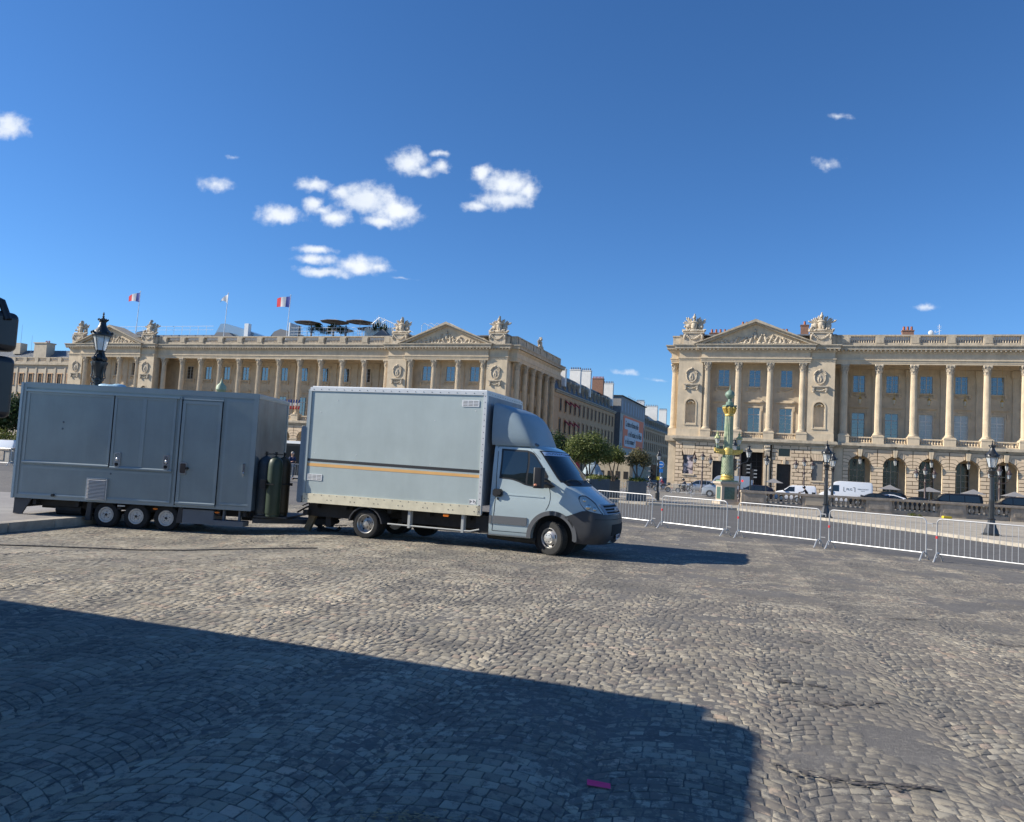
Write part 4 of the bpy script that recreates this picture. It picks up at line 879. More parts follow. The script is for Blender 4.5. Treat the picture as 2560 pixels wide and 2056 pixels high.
# ------------------------------------------------------------------ the two palaces
winframe = mat('window_frame', (.50, .50, .48), .5)
whiteframe = mat('white_window_frame', (.78, .77, .73), .5)
curtglass = glass_mat('curtained_glass', (.40, .40, .39), .2, .12)
dark_in = mat('dark_interior', (.018, .015, .013), .9)
gold = mat('gilding', (.62, .42, .10), .35, metal=.55, var=.25, vscale=10)
def inset(poly, d):
    cx = sum(p[0] for p in poly) / len(poly); cz = sum(p[1] for p in poly) / len(poly)
    hx = max(abs(p[0] - cx) for p in poly); hz_ = max(abs(p[1] - cz) for p in poly)
    return [(cx + (x - cx) * (1 - d / max(hx, d * 1.5)), cz + (z - cz) * (1 - d / max(hz_, d * 1.5))) for x, z in poly]
def holes_wall(mb, x0, x1, z0, z1, y0, y1, holes):
    xs = sorted(set([x0, x1] + [h[0] for h in holes] + [h[1] for h in holes])); xs = [x for x in xs if x0 <= x <= x1]
    for a, b in zip(xs[:-1], xs[1:]):
        hs = sorted([(h[2], h[3]) for h in holes if h[0] <= a + 1e-6 and h[1] >= b - 1e-6]); z = z0
        for h0, h1 in hs:
            if h0 > z + 1e-6: mb.box(a, b, y0, y1, z, h0)
            z = max(z, h1)
        if z < z1 - 1e-6: mb.box(a, b, y0, y1, z, z1)
    return mb
# --- shared pieces
def mk_column():
    sh = MB().lathe([(.505, 9.55), (.50, 10.5), (.49, 13), (.465, 16), (.435, 18.0), (.43, 18.45)], n=44, flute=.085)
    o = sh.build('column', stone, None, smooth=20)
    MB().lathe([(.70, 9.22), (.72, 9.28), (.70, 9.36), (.60, 9.39), (.58, 9.44), (.63, 9.48), (.60, 9.54), (.52, 9.57)], n=24).box(-.72, .72, -.72, .72, 9.08, 9.215).build('column_base', stone, o, smooth=40)
    c = MB().lathe([(.44, 18.44), (.47, 18.48), (.44, 18.52), (.43, 18.6), (.46, 19.1), (.56, 19.5), (.62, 19.6)], n=20)
    for row, (zb, h, r, k, ph) in enumerate(((18.54, .42, .46, 8, 0), (18.9, .42, .50, 8, .39))):
        for i in range(k):
            a = 2 * math.pi * i / k + ph; ca, sa = math.cos(a), math.sin(a)
            def P(rr, t, z): return (rr * ca - t * sa, rr * sa + t * ca, z)
            c.add([P(r, -.13, zb), P(r, .13, zb), P(r + .05, -.15, zb + h * .6), P(r + .05, .15, zb + h * .6), P(r + .16, -.09, zb + h), P(r + .16, .09, zb + h), P(r + .20, 0, zb + h * .82)], [(0, 1, 3, 2), (2, 3, 5, 4), (4, 5, 6)])
            c.ell(P(r + .15, 0, zb + h * .92), (.06, .06, .06), 6, 4)
    for i in range(4):
        a = math.pi / 4 + i * math.pi / 2; c.ell((.66 * math.cos(a), .66 * math.sin(a), 19.52), (.12, .12, .13), 8, 6); c.tube([(.42 * math.cos(a), .42 * math.sin(a), 19.15), (.55 * math.cos(a), .55 * math.sin(a), 19.42), (.66 * math.cos(a), .66 * math.sin(a), 19.6)], .05, 5)
        a = i * math.pi / 2; c.ell((.60 * math.cos(a), .60 * math.sin(a), 19.70), (.09, .09, .09), 6, 4)
    P8 = []
    for i in range(4):
        a = math.pi / 4 + i * math.pi / 2
        for da in (-.10, .10): P8.append((.80 * math.cos(a + da), .80 * math.sin(a + da)))
        am = a + math.pi / 4; P8.append((.56 * math.cos(am), .56 * math.sin(am)))
    c.prismz(P8, 19.63, 19.845)
    c.build('capital', carve, o, smooth=35); return o
def mk_window(w, h, cols_, rows_, transom=None, fm=None, gm=None):
    t = .06; f = MB(); f.box(-w / 2, -w / 2 + .09, -.04, .04, 0, h); f.box(w / 2 - .09, w / 2, -.04, .04, 0, h); f.box(-w / 2 + .09, w / 2 - .09, -.04, .04, 0, .10); f.box(-w / 2 + .09, w / 2 - .09, -.04, .04, h - .09, h)
    f.box(-.06, .06, -.05, .03, .10, h - .09)
    for i in range(1, rows_):
        z = h * i / rows_
        if transom and abs(z - transom) < .3: continue
        for sgn in (-1, 1): f.box(min(sgn * .06, sgn * (w / 2 - .09)), max(sgn * .06, sgn * (w / 2 - .09)), -.025, .0, z - .018, z + .018)
    if transom:
        for sgn in (-1, 1): f.box(min(sgn * .06, sgn * (w / 2 - .09)), max(sgn * .06, sgn * (w / 2 - .09)), -.05, .0, transom - .06, transom + .06)
    o = f.build('window', fm or winframe, None)
    for sgn in (-1, 1): MB().box(min(sgn * .06, sgn * (w / 2 - .09)), max(sgn * .06, sgn * (w / 2 - .09)), .005, .02, .10, h - .09).build('pane', gm or winglass, o)
    return o
def mk_surround(w, h, style):
    m = MB(); b = .24
    m.box(-w / 2 - b, -w / 2, -.12, .1, 0, h); m.box(w / 2, w / 2 + b, -.12, .1, 0, h); m.box(-w / 2 - b - .0, w / 2 + b, -.12, .1, h, h + b)
    m.box(-w / 2 - b - .06, -w / 2 - b, -.06, .1, 0, h + b); m.box(w / 2 + b, w / 2 + b + .06, -.06, .1, 0, h + b); m.box(-w / 2 - b - .06, w / 2 + b + .06, -.06, .1, h + b, h + b + .06)
    if style == 'upper':
        for s_ in (-1, 1): m.cbox(s_ * (w / 2 + b + .12), -.06, h + .1, .2, .16, .5)
        m.box(-w / 2 - .5, w / 2 + .5, -.30, .1, -.20, -.0)
        for s_ in (-1, 1): m.cbox(s_ * (w / 2 + .22), -.1, -.48, .26, .3, .56); m.ell((s_ * (w / 2 + .22), -.22, -.72), (.15, .12, .12), 8, 5)
        for k in range(9):
            t = k / 8; x = -w / 2 + .15 + t * (w - .3); m.ell((x, -.08, -.35 - .32 * math.sin(math.pi * t)), (.14, .1, .09), 6, 4)
    if style == 'french':
        for s_ in (-1, 1): m.cbox(s_ * (w / 2 + b + .14), -.12, h - .1, .2, .2, .8)
        m.box(-w / 2 - .62, w / 2 + .62, -.34, .1, h + .82, h + .98); m.box(-w / 2 - .52, w / 2 + .52, -.22, .1, h + .70, h + .82); m.prism([(-w / 2 - .35, h + .981), (w / 2 + .35, h + .981), (w / 2 + .25, h + 1.28), (-w / 2 - .25, h + 1.28)], -.2, .1)
        m.box(-.5, .5, -.1, .1, h + b + .1, h + .66)
    return m.build('window_surround', stone, None)
def mk_balusters(L, z0, h, k):
    m = MB(); n = k
    for i in range(n):
        x = -L / 2 + L * (i + .5) / n; r = min(.14, L / n * (.36 if h < .9 else .27))
        m.lathe([(r * .8, 0), (r * .8, h * .08), (r * .5, h * .13), (r, h * .32), (r * .85, h * .48), (r * .42, h * .75), (r * .4, h * .85), (r * .75, h * .92), (r * .8, h)], x, 0, z0, n=8)
    o = m.build('balusters', stone, None, smooth=40); o['kind'] = 'stuff'; return o
def trophy(scale=1., seed=1):
    m = MB(); r_ = random.Random(seed); RX = lambda a, ax: Matrix.Rotation(R(a), 3, ax)
    m.ell((0, 0, .28), (1.25, .55, .30), 14, 6); m.ell((0, -.2, .95), (.40, .34, .66), 12, 8); m.ell((0, -.2, 1.45), (.54, .32, .20), 12, 6)
    m.ell((0, -.25, 1.75), (.14, .15, .2), 8, 6); m.ell((0, -.27, 2.08), (.24, .28, .27), 10, 8); m.ell((.02, -.12, 2.42), (.10, .36, .22), 10, 6); m.ell((0, -.5, 2.02), (.15, .1, .1), 8, 5)
    for k in range(7): m.ell((-.42 + k * .14, -.35, .36 - .04 * abs(k - 3)), (.08, .1, .26), 6, 5)
    for s_ in (-1, 1):
        m.ell((s_ * .74, .08, .88), (.46, .12, .56), 14, 8, RX(s_ * 20, 'Y')); m.ell((s_ * .74, -.04, .88), (.30, .12, .36), 12, 6, RX(s_ * 20, 'Y'))
        for k in range(6):
            a = R(28 + k * 15 + r_.uniform(-4, 4)); L = 1.25 + r_.uniform(-.2, .25)
            p = Vector((s_ * .35, .08, 1.0)); q = p + Vector((s_ * math.cos(a) * L, r_.uniform(-.05, .1), math.sin(a) * L * .85)); m.cyl(p, q, .07, .15, 5); m.ell(q, (.20, .07, .08), 6, 4, RX(-s_ * math.degrees(a), 'Y'))
        for k in range(4): m.ell((s_ * (.6 + .24 * k), -.3, .32 - .03 * k), (.22, .22, .17), 8, 5)
        m.cyl((s_ * .5, -.35, .25), (s_ * 1.55, -.2, .42), .09, .13, 6)
    for k in range(14): m.ell((r_.uniform(-1.2, 1.2), r_.uniform(-.45, .1), r_.uniform(.2, .9)), (r_.uniform(.1, .2),) * 3, 6, 4)
    o = m.build('trophy_sculpture', carve, None, smooth=60); o.scale = (scale,) * 3; return o
def relief(w, h, seed):
    r_ = random.Random(seed); m = MB()
    m.ell((0, 0, h * .42), (.34, .25, .62), 10, 6); m.ell((-.02, -.05, h * .42 + .85), (.2, .2, .25), 8, 6)
    for k in range(-9, 10):
        if k == 0: continue
        x = k * w / 21 + r_.uniform(-.15, .15); lim = (1 - abs(x) / (w / 2)) * h * .78
        if lim < .35: continue
        hh = lim * r_.uniform(.55, .95); lean = R(r_.uniform(-50, 50)); M_ = Matrix.Rotation(lean, 3, 'Y')
        m.ell((x, 0, hh * .45), (.22, .22, hh * .45), 8, 6, M_); m.ell(Vector((x, -.08, hh * .45)) + M_ @ Vector((0, 0, hh * .5)), (.15, .15, .18), 8, 5)
        for q in range(2):
            a = R(r_.uniform(0, 360)); m.cyl((x, -.1, hh * .5), (x + math.cos(a) * .6, -.12, max(.12, hh * .5 + math.sin(a) * .45)), .09, .06, 6)
        m.ell((x + r_.uniform(-.2, .2), -.05, .18), (.35, .2, .17), 8, 5)
    for k in range(-16, 17): m.ell((k * w / 38, -.05, .10), (.24, .2, .12), 6, 4)
    return m.build('relief_sculpture', carve, None, smooth=60)
def mk_medallion():
    m = MB(); N_ = 28
    m.tube([(.78 * math.cos(2 * math.pi * i / N_), -.06, 17.6 + .98 * math.sin(2 * math.pi * i / N_)) for i in range(N_)], .10, 6, closed=True)
    m.tube([(.60 * math.cos(2 * math.pi * i / N_), -.02, 17.6 + .78 * math.sin(2 * math.pi * i / N_)) for i in range(N_)], .05, 5, closed=True)
    m.ell((0, 0, 17.6), (.70, .07, .90), 20, 6)
    r_ = random.Random(3)
    for s_ in (-1, 1):
        for k in range(6): m.ell((s_ * (.12 + .07 * math.sin(k)), -.08, 17.05 + .17 * k), (.14, .07, .11), 6, 4)
        for k in range(6): a = R(25 + k * 13); m.ell((s_ * .92 * math.cos(a), -.12, 17.62 + 1.16 * math.sin(a)), (.15, .12, .13), 6, 4)
    m.ell((0, -.16, 18.80), (.22, .16, .18), 8, 5)
    m.box(-1.2, 1.2, -.30, 0, 16.18, 16.36); m.box(-1.08, 1.08, -.2, 0, 16.04, 16.18)
    for s_ in (-1, 1): m.cbox(s_ * .92, -.14, 15.75, .26, .26, .56); m.ell((s_ * .92, -.2, 15.45), (.16, .14, .14), 8, 5)
    for k in range(9): t = k / 8; m.ell((-.75 + 1.5 * t, -.1, 15.85 - .28 * math.sin(math.pi * t)), (.14, .1, .1), 6, 4)
    return m.build('medallion', carve, None, smooth=50)
def mk_lantern(m_, h=1.0, ring=True):
    f = MB(); r = .26 * h
    f.lathe([(r * .55, 0), (r * .6, .03 * h)], n=6); f.lathe([(r * 1.05, .72 * h), (r * 1.1, .76 * h), (r * .8, .86 * h), (r * .35, 1.0 * h), (r * .2, 1.1 * h), (.01, 1.18 * h)], n=6)
    for i in range(6):
        a = math.pi * i / 3; f.cyl((r * .55 * math.cos(a), r * .55 * math.sin(a), .0), (r * math.cos(a), r * math.sin(a), .74 * h), .014 * h, n=4)
    f.ell((0, 0, -.06 * h), (.05 * h,) * 3, 6, 4)
    o = f.build('lantern', m_, None); MB().lathe([(r * .53, .03 * h), (r * .97, .72 * h)], n=6).build('glass', lglass, o); return o
PROTO = {}
def inst(key, maker, parent, x, y, z, rotz=0., scale=None):
    if key not in PROTO:
        o = maker(); PROTO[key] = o; o.parent = parent
        if scale: o.scale = (scale,) * 3
        o.location = (x, y, z); o.rotation_euler.z = rotz; return o
    c = copy_tree(PROTO[key], parent, (x, y, z), rotz, (scale,) * 3 if scale else None); return c
LAY = [(19.85, 20.1, 0), (20.1, 20.42, .05), (20.42, 20.62, .16), (20.62, 21.5, -.03), (21.5, 21.66, .10), (21.66, 21.97, .20), (21.97, 22.35, .66), (22.35, 22.5, .74), (22.5, 22.65, .84)]
def palace(root, s0, pavs, first, ncol, side, blocks_single, x_end):
    T = Matrix.Translation((-s0, 0, 0)); X = lambda s: s - s0
    def M_(): return MB(T)
    def part(name, mb, m, smooth=None, kind=None):
        o = mb.build(name, m, root, smooth=smooth)
        if kind: o['kind'] = kind
        return o
    def entab(x0, x1, yF, back, e=0., modil=True):
        m = M_()
        for a, b, o in LAY[:5]: m.box(x0 - o, x1 + o, yF - o, back, a + e, b + e + (-.0))
        m.box(x0 - .2, x1 + .2, yF - .2, back, 21.66 + e, 21.965 + e)
        part('entablature', m, stone)
        m = M_()
        for a, b, o in LAY[6:]: m.box(x0 - o, x1 + o, yF - o, back, a + e, b + e)
        part('cornice', m, stone2)
        if modil:
            m = M_(); k = int((x1 - x0 + 1) / .62)
            for i in range(k + 1): x = x0 - .45 + (x1 - x0 + .9) * i / k; m.box(x - .11, x + .11, yF - .60, yF - .2, 21.74 + e, 21.968 + e)
            part('modillions', m, stone2, kind='stuff')
    # --- pavilions
    blocks = []
    def add_block(poly, y0, d=.10): blocks.append((poly, y0, d))
    for c in pavs:
        H = 11.7; yF = -1.35
        L_, R_ = c - H, c + H
        holes = [(c - 10.35, c - 8.85, 1.95, 4.95), (c + 8.85, c + 10.35, 1.95, 4.95), (c - 5.8, c - 3.8, -.45, 4.2), (c + 3.8, c + 5.8, -.45, 4.2), (c - 5.6, c - 3.95, 5.4, 6.6), (c + 3.95, c + 5.6, 5.4, 6.6), (c - 1.65, c + 1.65, -.45, 5.84)]
        part('ground_floor_wall', holes_wall(M_(), L_, R_, -.45, 7.1, yF, .5, holes), jointm)
        [part('plinth', M_().box(*q, yF - .14, yF, -.45, .12), stone2) for q in ((L_ - .1, c - 5.9), (c + 5.9, R_ + .1))]
        noblk = holes + [(c - 3.0, c + 3.0, -.45, 7.1), (c - 10.6, c - 8.6, 4.95, 6.95), (c + 8.6, c + 10.6, 4.95, 6.95)]
        for k in range(12):
            z0 = .12 + k * .5808; z1 = z0 + .5808; x = L_ - (0 if k % 2 else .62); segs = []
            while x < R_:
                a, b = max(x, L_), min(x + 1.24, R_); x += 1.24
                if b - a < .1: continue
                iv = [(a, b)]
                for h in noblk:
                    if h[3] <= z0 + .2 or h[2] >= z1 - .2: continue
                    nv = []
                    for p, q in iv:
                        if h[1] <= p or h[0] >= q: nv.append((p, q)); continue
                        if h[0] > p: nv.append((p, h[0]))
                        if h[1] < q: nv.append((h[1], q))
                    iv = nv
                for p, q in iv:
                    if q - p > .18: add_block([(p + .04, z0 + .045), (q - .04, z0 + .045), (q - .04, z1 - .045), (p + .04, z1 - .045)], yF)
        for s_ in (-1, 1):
            cx = c + s_ * 9.6
            for k in range(5):   # flat arch over the display window
                a0 = -.8 + .32 * k; a1 = a0 + .32; add_block([(cx + a0 * .94 + .015, 4.97), (cx + a1 * .94 - .015, 4.97), (cx + a1 * 1.35 - .015, 5.95), (cx + a0 * 1.35 + .015, 5.95)], yF)
            part('panel', M_().box(cx - .95, cx + .95, yF - .13, yF, 5.99, 6.85).box(cx - 1.15, cx + 1.15, yF - .28, yF, 6.855, 7.08), stone)
            part('window_sill', M_().box(cx - 1.0, cx + 1.0, yF - .25, yF + .1, 1.72, 1.95), stone)
            dx = c + s_ * 4.8
            part('door_surround', M_().box(dx - 1.2, dx - 1.0, yF - .09, yF + .3, -.45, 4.2).box(dx + 1.0, dx + 1.2, yF - .09, yF + .3, -.45, 4.2).box(dx - 1.2, dx + 1.2, yF - .09, yF + .3, 4.2, 4.42).prism([(dx - .16, 4.2), (dx + .16, 4.2), (dx + .24, 4.95), (dx - .24, 4.95)], yF - .26, yF - .1), stone)
            part('transom_surround', M_().box(dx - 1.0, dx + 1.0, yF - .09, yF, 5.18, 5.4).box(dx - 1.0, dx + 1.0, yF - .09, yF, 6.6, 6.78).box(dx - 1.0, dx - .83, yF - .09, yF, 5.4, 6.6).box(dx + .83, dx + 1.0, yF - .09, yF, 5.4, 6.6), stone)
            part('door_leaf', M_().box(dx - 1.0, dx + 1.0, yF + .5, yF + .55, -.45, 4.2), mat('dark_door', (.03, .022, .016), .5, var=.3, vscale=3))
            part('transom_pane', M_().box(dx - .83, dx + .83, yF + .5, yF + .55, 5.4, 6.6), darkglass)
            px = c + s_ * 2.3
            part('pilaster', M_().box(px - .5, px + .5, yF - .22, yF, -.45, 5.0).box(px - .62, px + .62, yF - .32, yF, -.45, .4).box(px - .33, px + .33, yF - .28, yF - .22, .8, 4.7), stone)
            cm_ = M_(); cm_.box(px - .45, px + .45, yF - .36, yF, 6.2, 7.08)
            for q in (-.27, 0, .27): cm_.cbox(px + q, yF - .2, 5.75, .2, .36, .9)
            for q in (-.3, -.1, .1, .3): cm_.ell((px + q, yF - .38, 6.75), (.12, .14, .2), 6, 5)
            cm_.ell((px, yF - .3, 6.2), (.5, .18, .16), 10, 5); part('console', cm_, carve, smooth=40)
        part('frieze_panel', M_().box(c - 1.78, c + 1.78, yF - .1, yF + .4, 5.84, 7.08), stone)
        part('portal_door', M_().box(c - 1.65, c + 1.65, yF + 1.2, yF + 1.25, -.45, 5.84), dark_in)
        pw_ = M_(); [pw_.box(c - 1.65 + .78 * k, c - 1.57 + .78 * k, yF + 1.1, yF + 1.19, -.45, 5.8) for k in range(5)]; [pw_.box(c - 1.65, c + 1.65, yF + 1.05, yF + 1.09, z, z + .08) for z in (2.0, 3.6, 4.4)]; part('portal_frame', pw_, mat('dark_door', (.03, .022, .016), .5))
        # ledge
        part('ledge', M_().box(L_ - .15, R_ + .15, yF - .15, .5, 7.1, 7.3).box(L_ - .4, R_ + .4, yF - .42, .5, 7.3, 7.5).box(L_ - .62, R_ + .62, yF - .68, .5, 7.5, 7.80).box(L_ - .5, R_ + .5, yF - .55, .5, 7.8, 7.95), stone2)
        # end bays with niche
        for s_ in (-1, 1):
            cx = c + s_ * 9.6; a, b = (L_, c - 7.9) if s_ < 0 else (c + 7.9, R_)
            nz = [(cx - .78, cx + .78, 10.1, 13.86)]; w_ = holes_wall(M_(), a, b, 7.95, 19.85, yF, .4, nz)
            part('end_bay_wall', w_, stone)
            arc_ = [(cx + .78 * math.cos(R(180 - 18 * i)), 13.08 + .78 * math.sin(R(180 - 18 * i))) for i in range(11)]
            f = M_(); f.prism([(cx - .78, 13.86)] + [(cx - .78, 13.08)] + arc_[1:6], yF + .0, yF + .3); f.prism([(cx + .78, 13.86)] + arc_[5:10][::1] + [(cx + .78, 13.08)], yF, yF + .3)
            nn_ = 10; rg = [(cx - .78 * math.cos(math.pi * i / nn_), yF + .3 + .5 * math.sin(math.pi * i / nn_)) for i in range(nn_ + 1)]
            f.add([(x, y, 10.1) for x, y in rg] + [(x, y, 13.86) for x, y in rg], [(i, i + 1, nn_ + 2 + i, nn_ + 1 + i) for i in range(nn_)]); part('niche', f, stone)
            f = M_(); f.box(cx - 1.0, cx - .80, yF - .06, yF, 9.9, 13.08); f.box(cx + .80, cx + 1.0, yF - .06, yF, 9.9, 13.08); f.box(cx - 1.0, cx + 1.0, yF - .12, yF, 9.72, 9.9)
            for i in range(10):
                a0, a1 = R(18 * i), R(18 * i + 18); f.prism([(cx + .8 * math.cos(a0), 13.08 + .8 * math.sin(a0)), (cx + 1.0 * math.cos(a0), 13.08 + 1.0 * math.sin(a0)), (cx + 1.0 * math.cos(a1), 13.08 + 1.0 * math.sin(a1)), (cx + .8 * math.cos(a1), 13.08 + .8 * math.sin(a1))], yF - .06, yF)
            for i in range(7): a0 = R(30 + 20 * i); f.ell((cx + .5 * math.cos(a0), yF + .32, 13.08 + .5 * math.sin(a0)), (.16, .3, .16), 6, 4)
            part('niche_frame', f, stone)
            part('dado', M_().box(a - .05, b + .05, yF - .12, yF, 7.95, 9.1), stone)
            inst('medallion', mk_medallion, root, X(cx), yF, 0)
        # recessed middle
        hs = [(c + d - .87, c + d + .87, 16.28, 18.98) for d in (-4.77, 0, 4.77)] + [(c + d - .94, c + d + .94, 8.9, 12.95) for d in (-4.77, 0, 4.77)]
        part('loggia_wall', holes_wall(M_(), c - 7.9, c + 7.9, 7.95, 19.85, .9, 1.3, hs), stone)
        [part('loggia_reveal', M_().box(*q, -1.0, .9, 7.95, 19.85), stone) for q in ((c - 7.9, c - 7.55), (c + 7.55, c + 7.9))]
        for d in (-4.77, 0, 4.77):
            inst('up_win', lambda: mk_window(1.74, 2.7, 2, 4), root, X(c + d), 1.05, 16.28); inst('up_sur', lambda: mk_surround(1.74, 2.7, 'upper'), root, X(c + d), .9, 16.28)
            inst('fr_win', lambda: mk_window(1.88, 4.05, 2, 5, 2.95), root, X(c + d), 1.05, 8.9); inst('fr_sur', lambda: mk_surround(1.88, 4.05, 'french'), root, X(c + d), .9, 8.9)
            part('balustrade_rail', M_().box(c + d - 1.66, c + d + 1.66, -1.3, -.85, 8.8, 8.98).box(c + d - 1.66, c + d + 1.66, -1.28, -.87, 7.95, 8.13), stone)
            inst('bal_low', lambda: mk_balusters(3.2, 8.13, .67, 10), root, X(c + d), -1.08, 0)
        for d in (-7.15, -2.385, 2.385, 7.15):
            inst('column', mk_column, root, X(c + d), -1.0, 0); part('pedestal', M_().box(c + d - .78, c + d + .78, -1.75, -.2, 7.95, 8.9).box(c + d - .83, c + d + .83, -1.8, -.2, 8.9, 9.08), stone)
            if abs(d) < 3: part('pilaster', M_().box(c + d - .42, c + d + .42, .74, .9, 7.95, 19.85), stone)
        entab(c - 11.7, c - 8.2, yF, 2); entab(c + 8.2, c + 11.7, yF, 2); entab(c - 8.2, c + 8.2, yF - .3, 2, .003)
        # pediment
        yP = yF - .3; part('tympanum', M_().prism([(c - 8.6, 22.66), (c + 8.6, 22.66), (c, 26.0)], yP + .12, 1.5), stone)
        for s_ in (-1, 1):
            m = M_(); m.prism([(c + s_ * 9.35, 22.66), (c + s_ * 8.1, 22.66), (c, 25.93), (c, 26.20)][::s_ if s_ > 0 else -1], yP - .45, yP + .3)
            m.prism([(c + s_ * 9.45, 22.655), (c + s_ * 9.3, 22.655), (c, 26.16), (c, 26.6)], yP - .80, 1.6)
            for k in range(15):
                t = (k + .7) / 16; x = c + s_ * 8.6 * (1 - t); z = 22.72 + t * 3.35 - .02; m.box(x - .12, x + .12, yP - .4, yP + .15, z - .06, z + .12)
            part('raking_cornice', m, stone2)
        rl_ = relief(15.2, 3.1, int(abs(c)) + 1); rl_.parent = root; rl_.location = (X(c), yP + .08, 22.72)
        # attic and trophies
        part('attic', M_().box(L_ + .0, c - 8.0, -.9, 2, 22.65, 24.2).box(c + 8.0, R_ - .0, -.9, 2, 22.65, 24.2).box(c - 8.0, c + 8.0, .6, 2, 22.65, 24.45), stone2)
        part('attic_cap', M_().box(L_ - .12, c - 6.2, -1.05, 2, 24.2, 24.38).box(c + 6.2, R_ + .12, -1.05, 2, 24.2, 24.38).box(c - 6.2, c + 6.2, .45, 2, 24.45, 24.6), zinc)
        for s_, sd_ in ((-1, 4), (1, 9)):
            cx = c + s_ * 9.6; g_ = M_().box(cx - 1.5, cx + 1.5, -1.35, .3, 22.65, 24.5).box(cx - 1.65, cx + 1.65, -1.5, .3, 24.5, 24.68)
            for k in range(11): t = k / 10; g_.ell((cx - 1.2 + 2.4 * t, -1.42, 24.35 - .75 * math.sin(math.pi * t)), (.2, .14, .16), 6, 4)
            for q in (-1, 1): g_.ell((cx + q * 1.38, -1.42, 23.95), (.2, .18, .42), 8, 5)
            part('trophy_pedestal', g_, carve, smooth=40)
            inst('trophy%d' % sd_, lambda: trophy(1.22, sd_), root, X(cx), -.5, 24.66, 0, 1.22)
    # --- colonnade
    cols_ = [first + 4.75 * i for i in range(ncol)]
    for i, s in enumerate(cols_):
        inst('column', mk_column, root, X(s), 0, 0)
        part('pedestal', M_().box(s - .78, s + .78, -.78, .78, 7.95, 8.9).box(s - .83, s + .83, -.83, .8, 8.9, 9.08), stone)
        part('pilaster', M_().box(s - .42, s + .42, 4.84, 5.0, 7.95, 19.8).box(s - .55, s + .55, 4.72, 5.0, 18.7, 19.8), stone)
        part('parapet_pier', M_().box(s - .66, s + .66, -.55, .3, 22.66, 24.12).box(s - .5, s + .5, -.60, -.55, 23.1, 23.95), stone2)
    for i, (a, b) in enumerate(zip(cols_[:-1], cols_[1:])):
        c = (a + b) / 2; late = i >= 2 and side < 0
        part('back_wall', holes_wall(M_(), a, b, 7.95, 19.85, 5.0, 5.4, [(c - .9, c + .9, 16.15, 18.85), (c - .94, c + .94, 8.9, 12.95)]), stone)
        inst('up_win', None, root, X(c), 5.15, 16.15); inst('up_sur', None, root, X(c), 5.0, 16.15)
        if late: inst('fr_win_w', lambda: mk_window(1.88, 4.05, 2, 5, 2.95, whiteframe, curtglass), root, X(c), 5.15, 8.9)
        else: inst('fr_win', None, root, X(c), 5.15, 8.9)
        inst('fr_sur', None, root, X(c), 5.0, 8.9)
        part('balustrade_rail', M_().box(a + .85, b - .85, -.22, .22, 8.75, 8.93).box(a + .85, b - .85, -.2, .2, 7.95, 8.12), stone)
        inst('bal_mid', lambda: mk_balusters(2.95, 8.12, .63, 8), root, X(c), 0, 0)
        part('parapet_rail', M_().box(a + .66, b - .66, -.42, .1, 22.66, 23.15), stone2)
        inst('bal_top', lambda: mk_balusters(3.3, 23.15, .97, 10), root, X(c), -.15, 0)
        # arcade
        ar = [(c + 1.55 * math.cos(R(t)), 4.5 + 1.55 * math.sin(R(t))) for t in range(0, 181, 12)]
        w_ = M_(); w_.box(a, c - 1.55, -.5, .7, -.45, 4.5); w_.box(c + 1.55, b, -.5, .7, -.45, 4.5)
        w_.prism([(a, 4.5), (c - 1.55, 4.5)] + ar[::-1][1:8] + [(c, 6.05), (c, 7.1), (a, 7.1)], -.5, .7)
        w_.prism([(c, 7.1), (c, 6.05)] + ar[::-1][8:-1] + [(c + 1.55, 4.5), (b, 4.5), (b, 7.1)], -.5, .7)
        part('arcade_wall', w_, jointm if blocks_single or True else stone)
        lin = M_()   # lining of the opening
        ring = [(c + 1.55, -.45)] + ar + [(c - 1.55, -.45)]
        lin.add([(x, -.505, z) for x, z in ring] + [(x, .71, z) for x, z in ring] + [(c + (x - c) * .985, -.505, z) for x, z in ring] + [(c + (x - c) * .985, .71, z) for x, z in ring],
                [(n0 + 2 * len(ring), n0 + 1 + 2 * len(ring), n0 + 1 + 3 * len(ring), n0 + 3 * len(ring)) for n0 in range(len(ring) - 1)]); part('arch_lining', lin, stone)
        part('keystone', M_().prism([(c - .2, 5.95), (c + .2, 5.95), (c + .34, 7.08), (c - .34, 7.08)], -.85, -.5), stone)
        for sx in (-1, 1):
            s = a if sx > 0 else b   # the pier this half belongs to
            A = [math.asin(.52 * k / 2.2) for k in range(5)]
            for k in range(4):
                add_block(inset([(c - sx * 1.57 * math.cos(A[k]), 4.5 + 1.57 * math.sin(A[k])), (c - sx * 1.57 * math.cos(A[k + 1]), 4.5 + 1.57 * math.sin(A[k + 1])), (c - sx * 2.2 * math.cos(A[k + 1]), 4.5 + .52 * (k + 1)), (s, 4.5 + .52 * (k + 1)), (s, 4.5 + .52 * k), (c - sx * 2.2 * math.cos(A[k]), 4.5 + .52 * k)], .055), -.5)
            add_block(inset([(c - sx * 1.57 * math.cos(A[4]), 4.5 + 1.57 * math.sin(A[4])), (c - sx * .3, 6.05), (c - sx * .36, 7.08), (s, 7.08), (s, 6.58), (c - sx * .72, 6.58)], .055), -.5)
        iw = M_(); iw.box(a, b, 4.6, 4.8, -.45, 7.1); part('gallery_wall', holes_wall(M_(), a, b, -.45, 7.1, 4.3, 4.6, [(c - 1.15, c + 1.15, -.1, 5.7)]), stone)
        gw = MB(); gw.box(-1.15, 1.15, .0, .03, -.1, 5.7); 
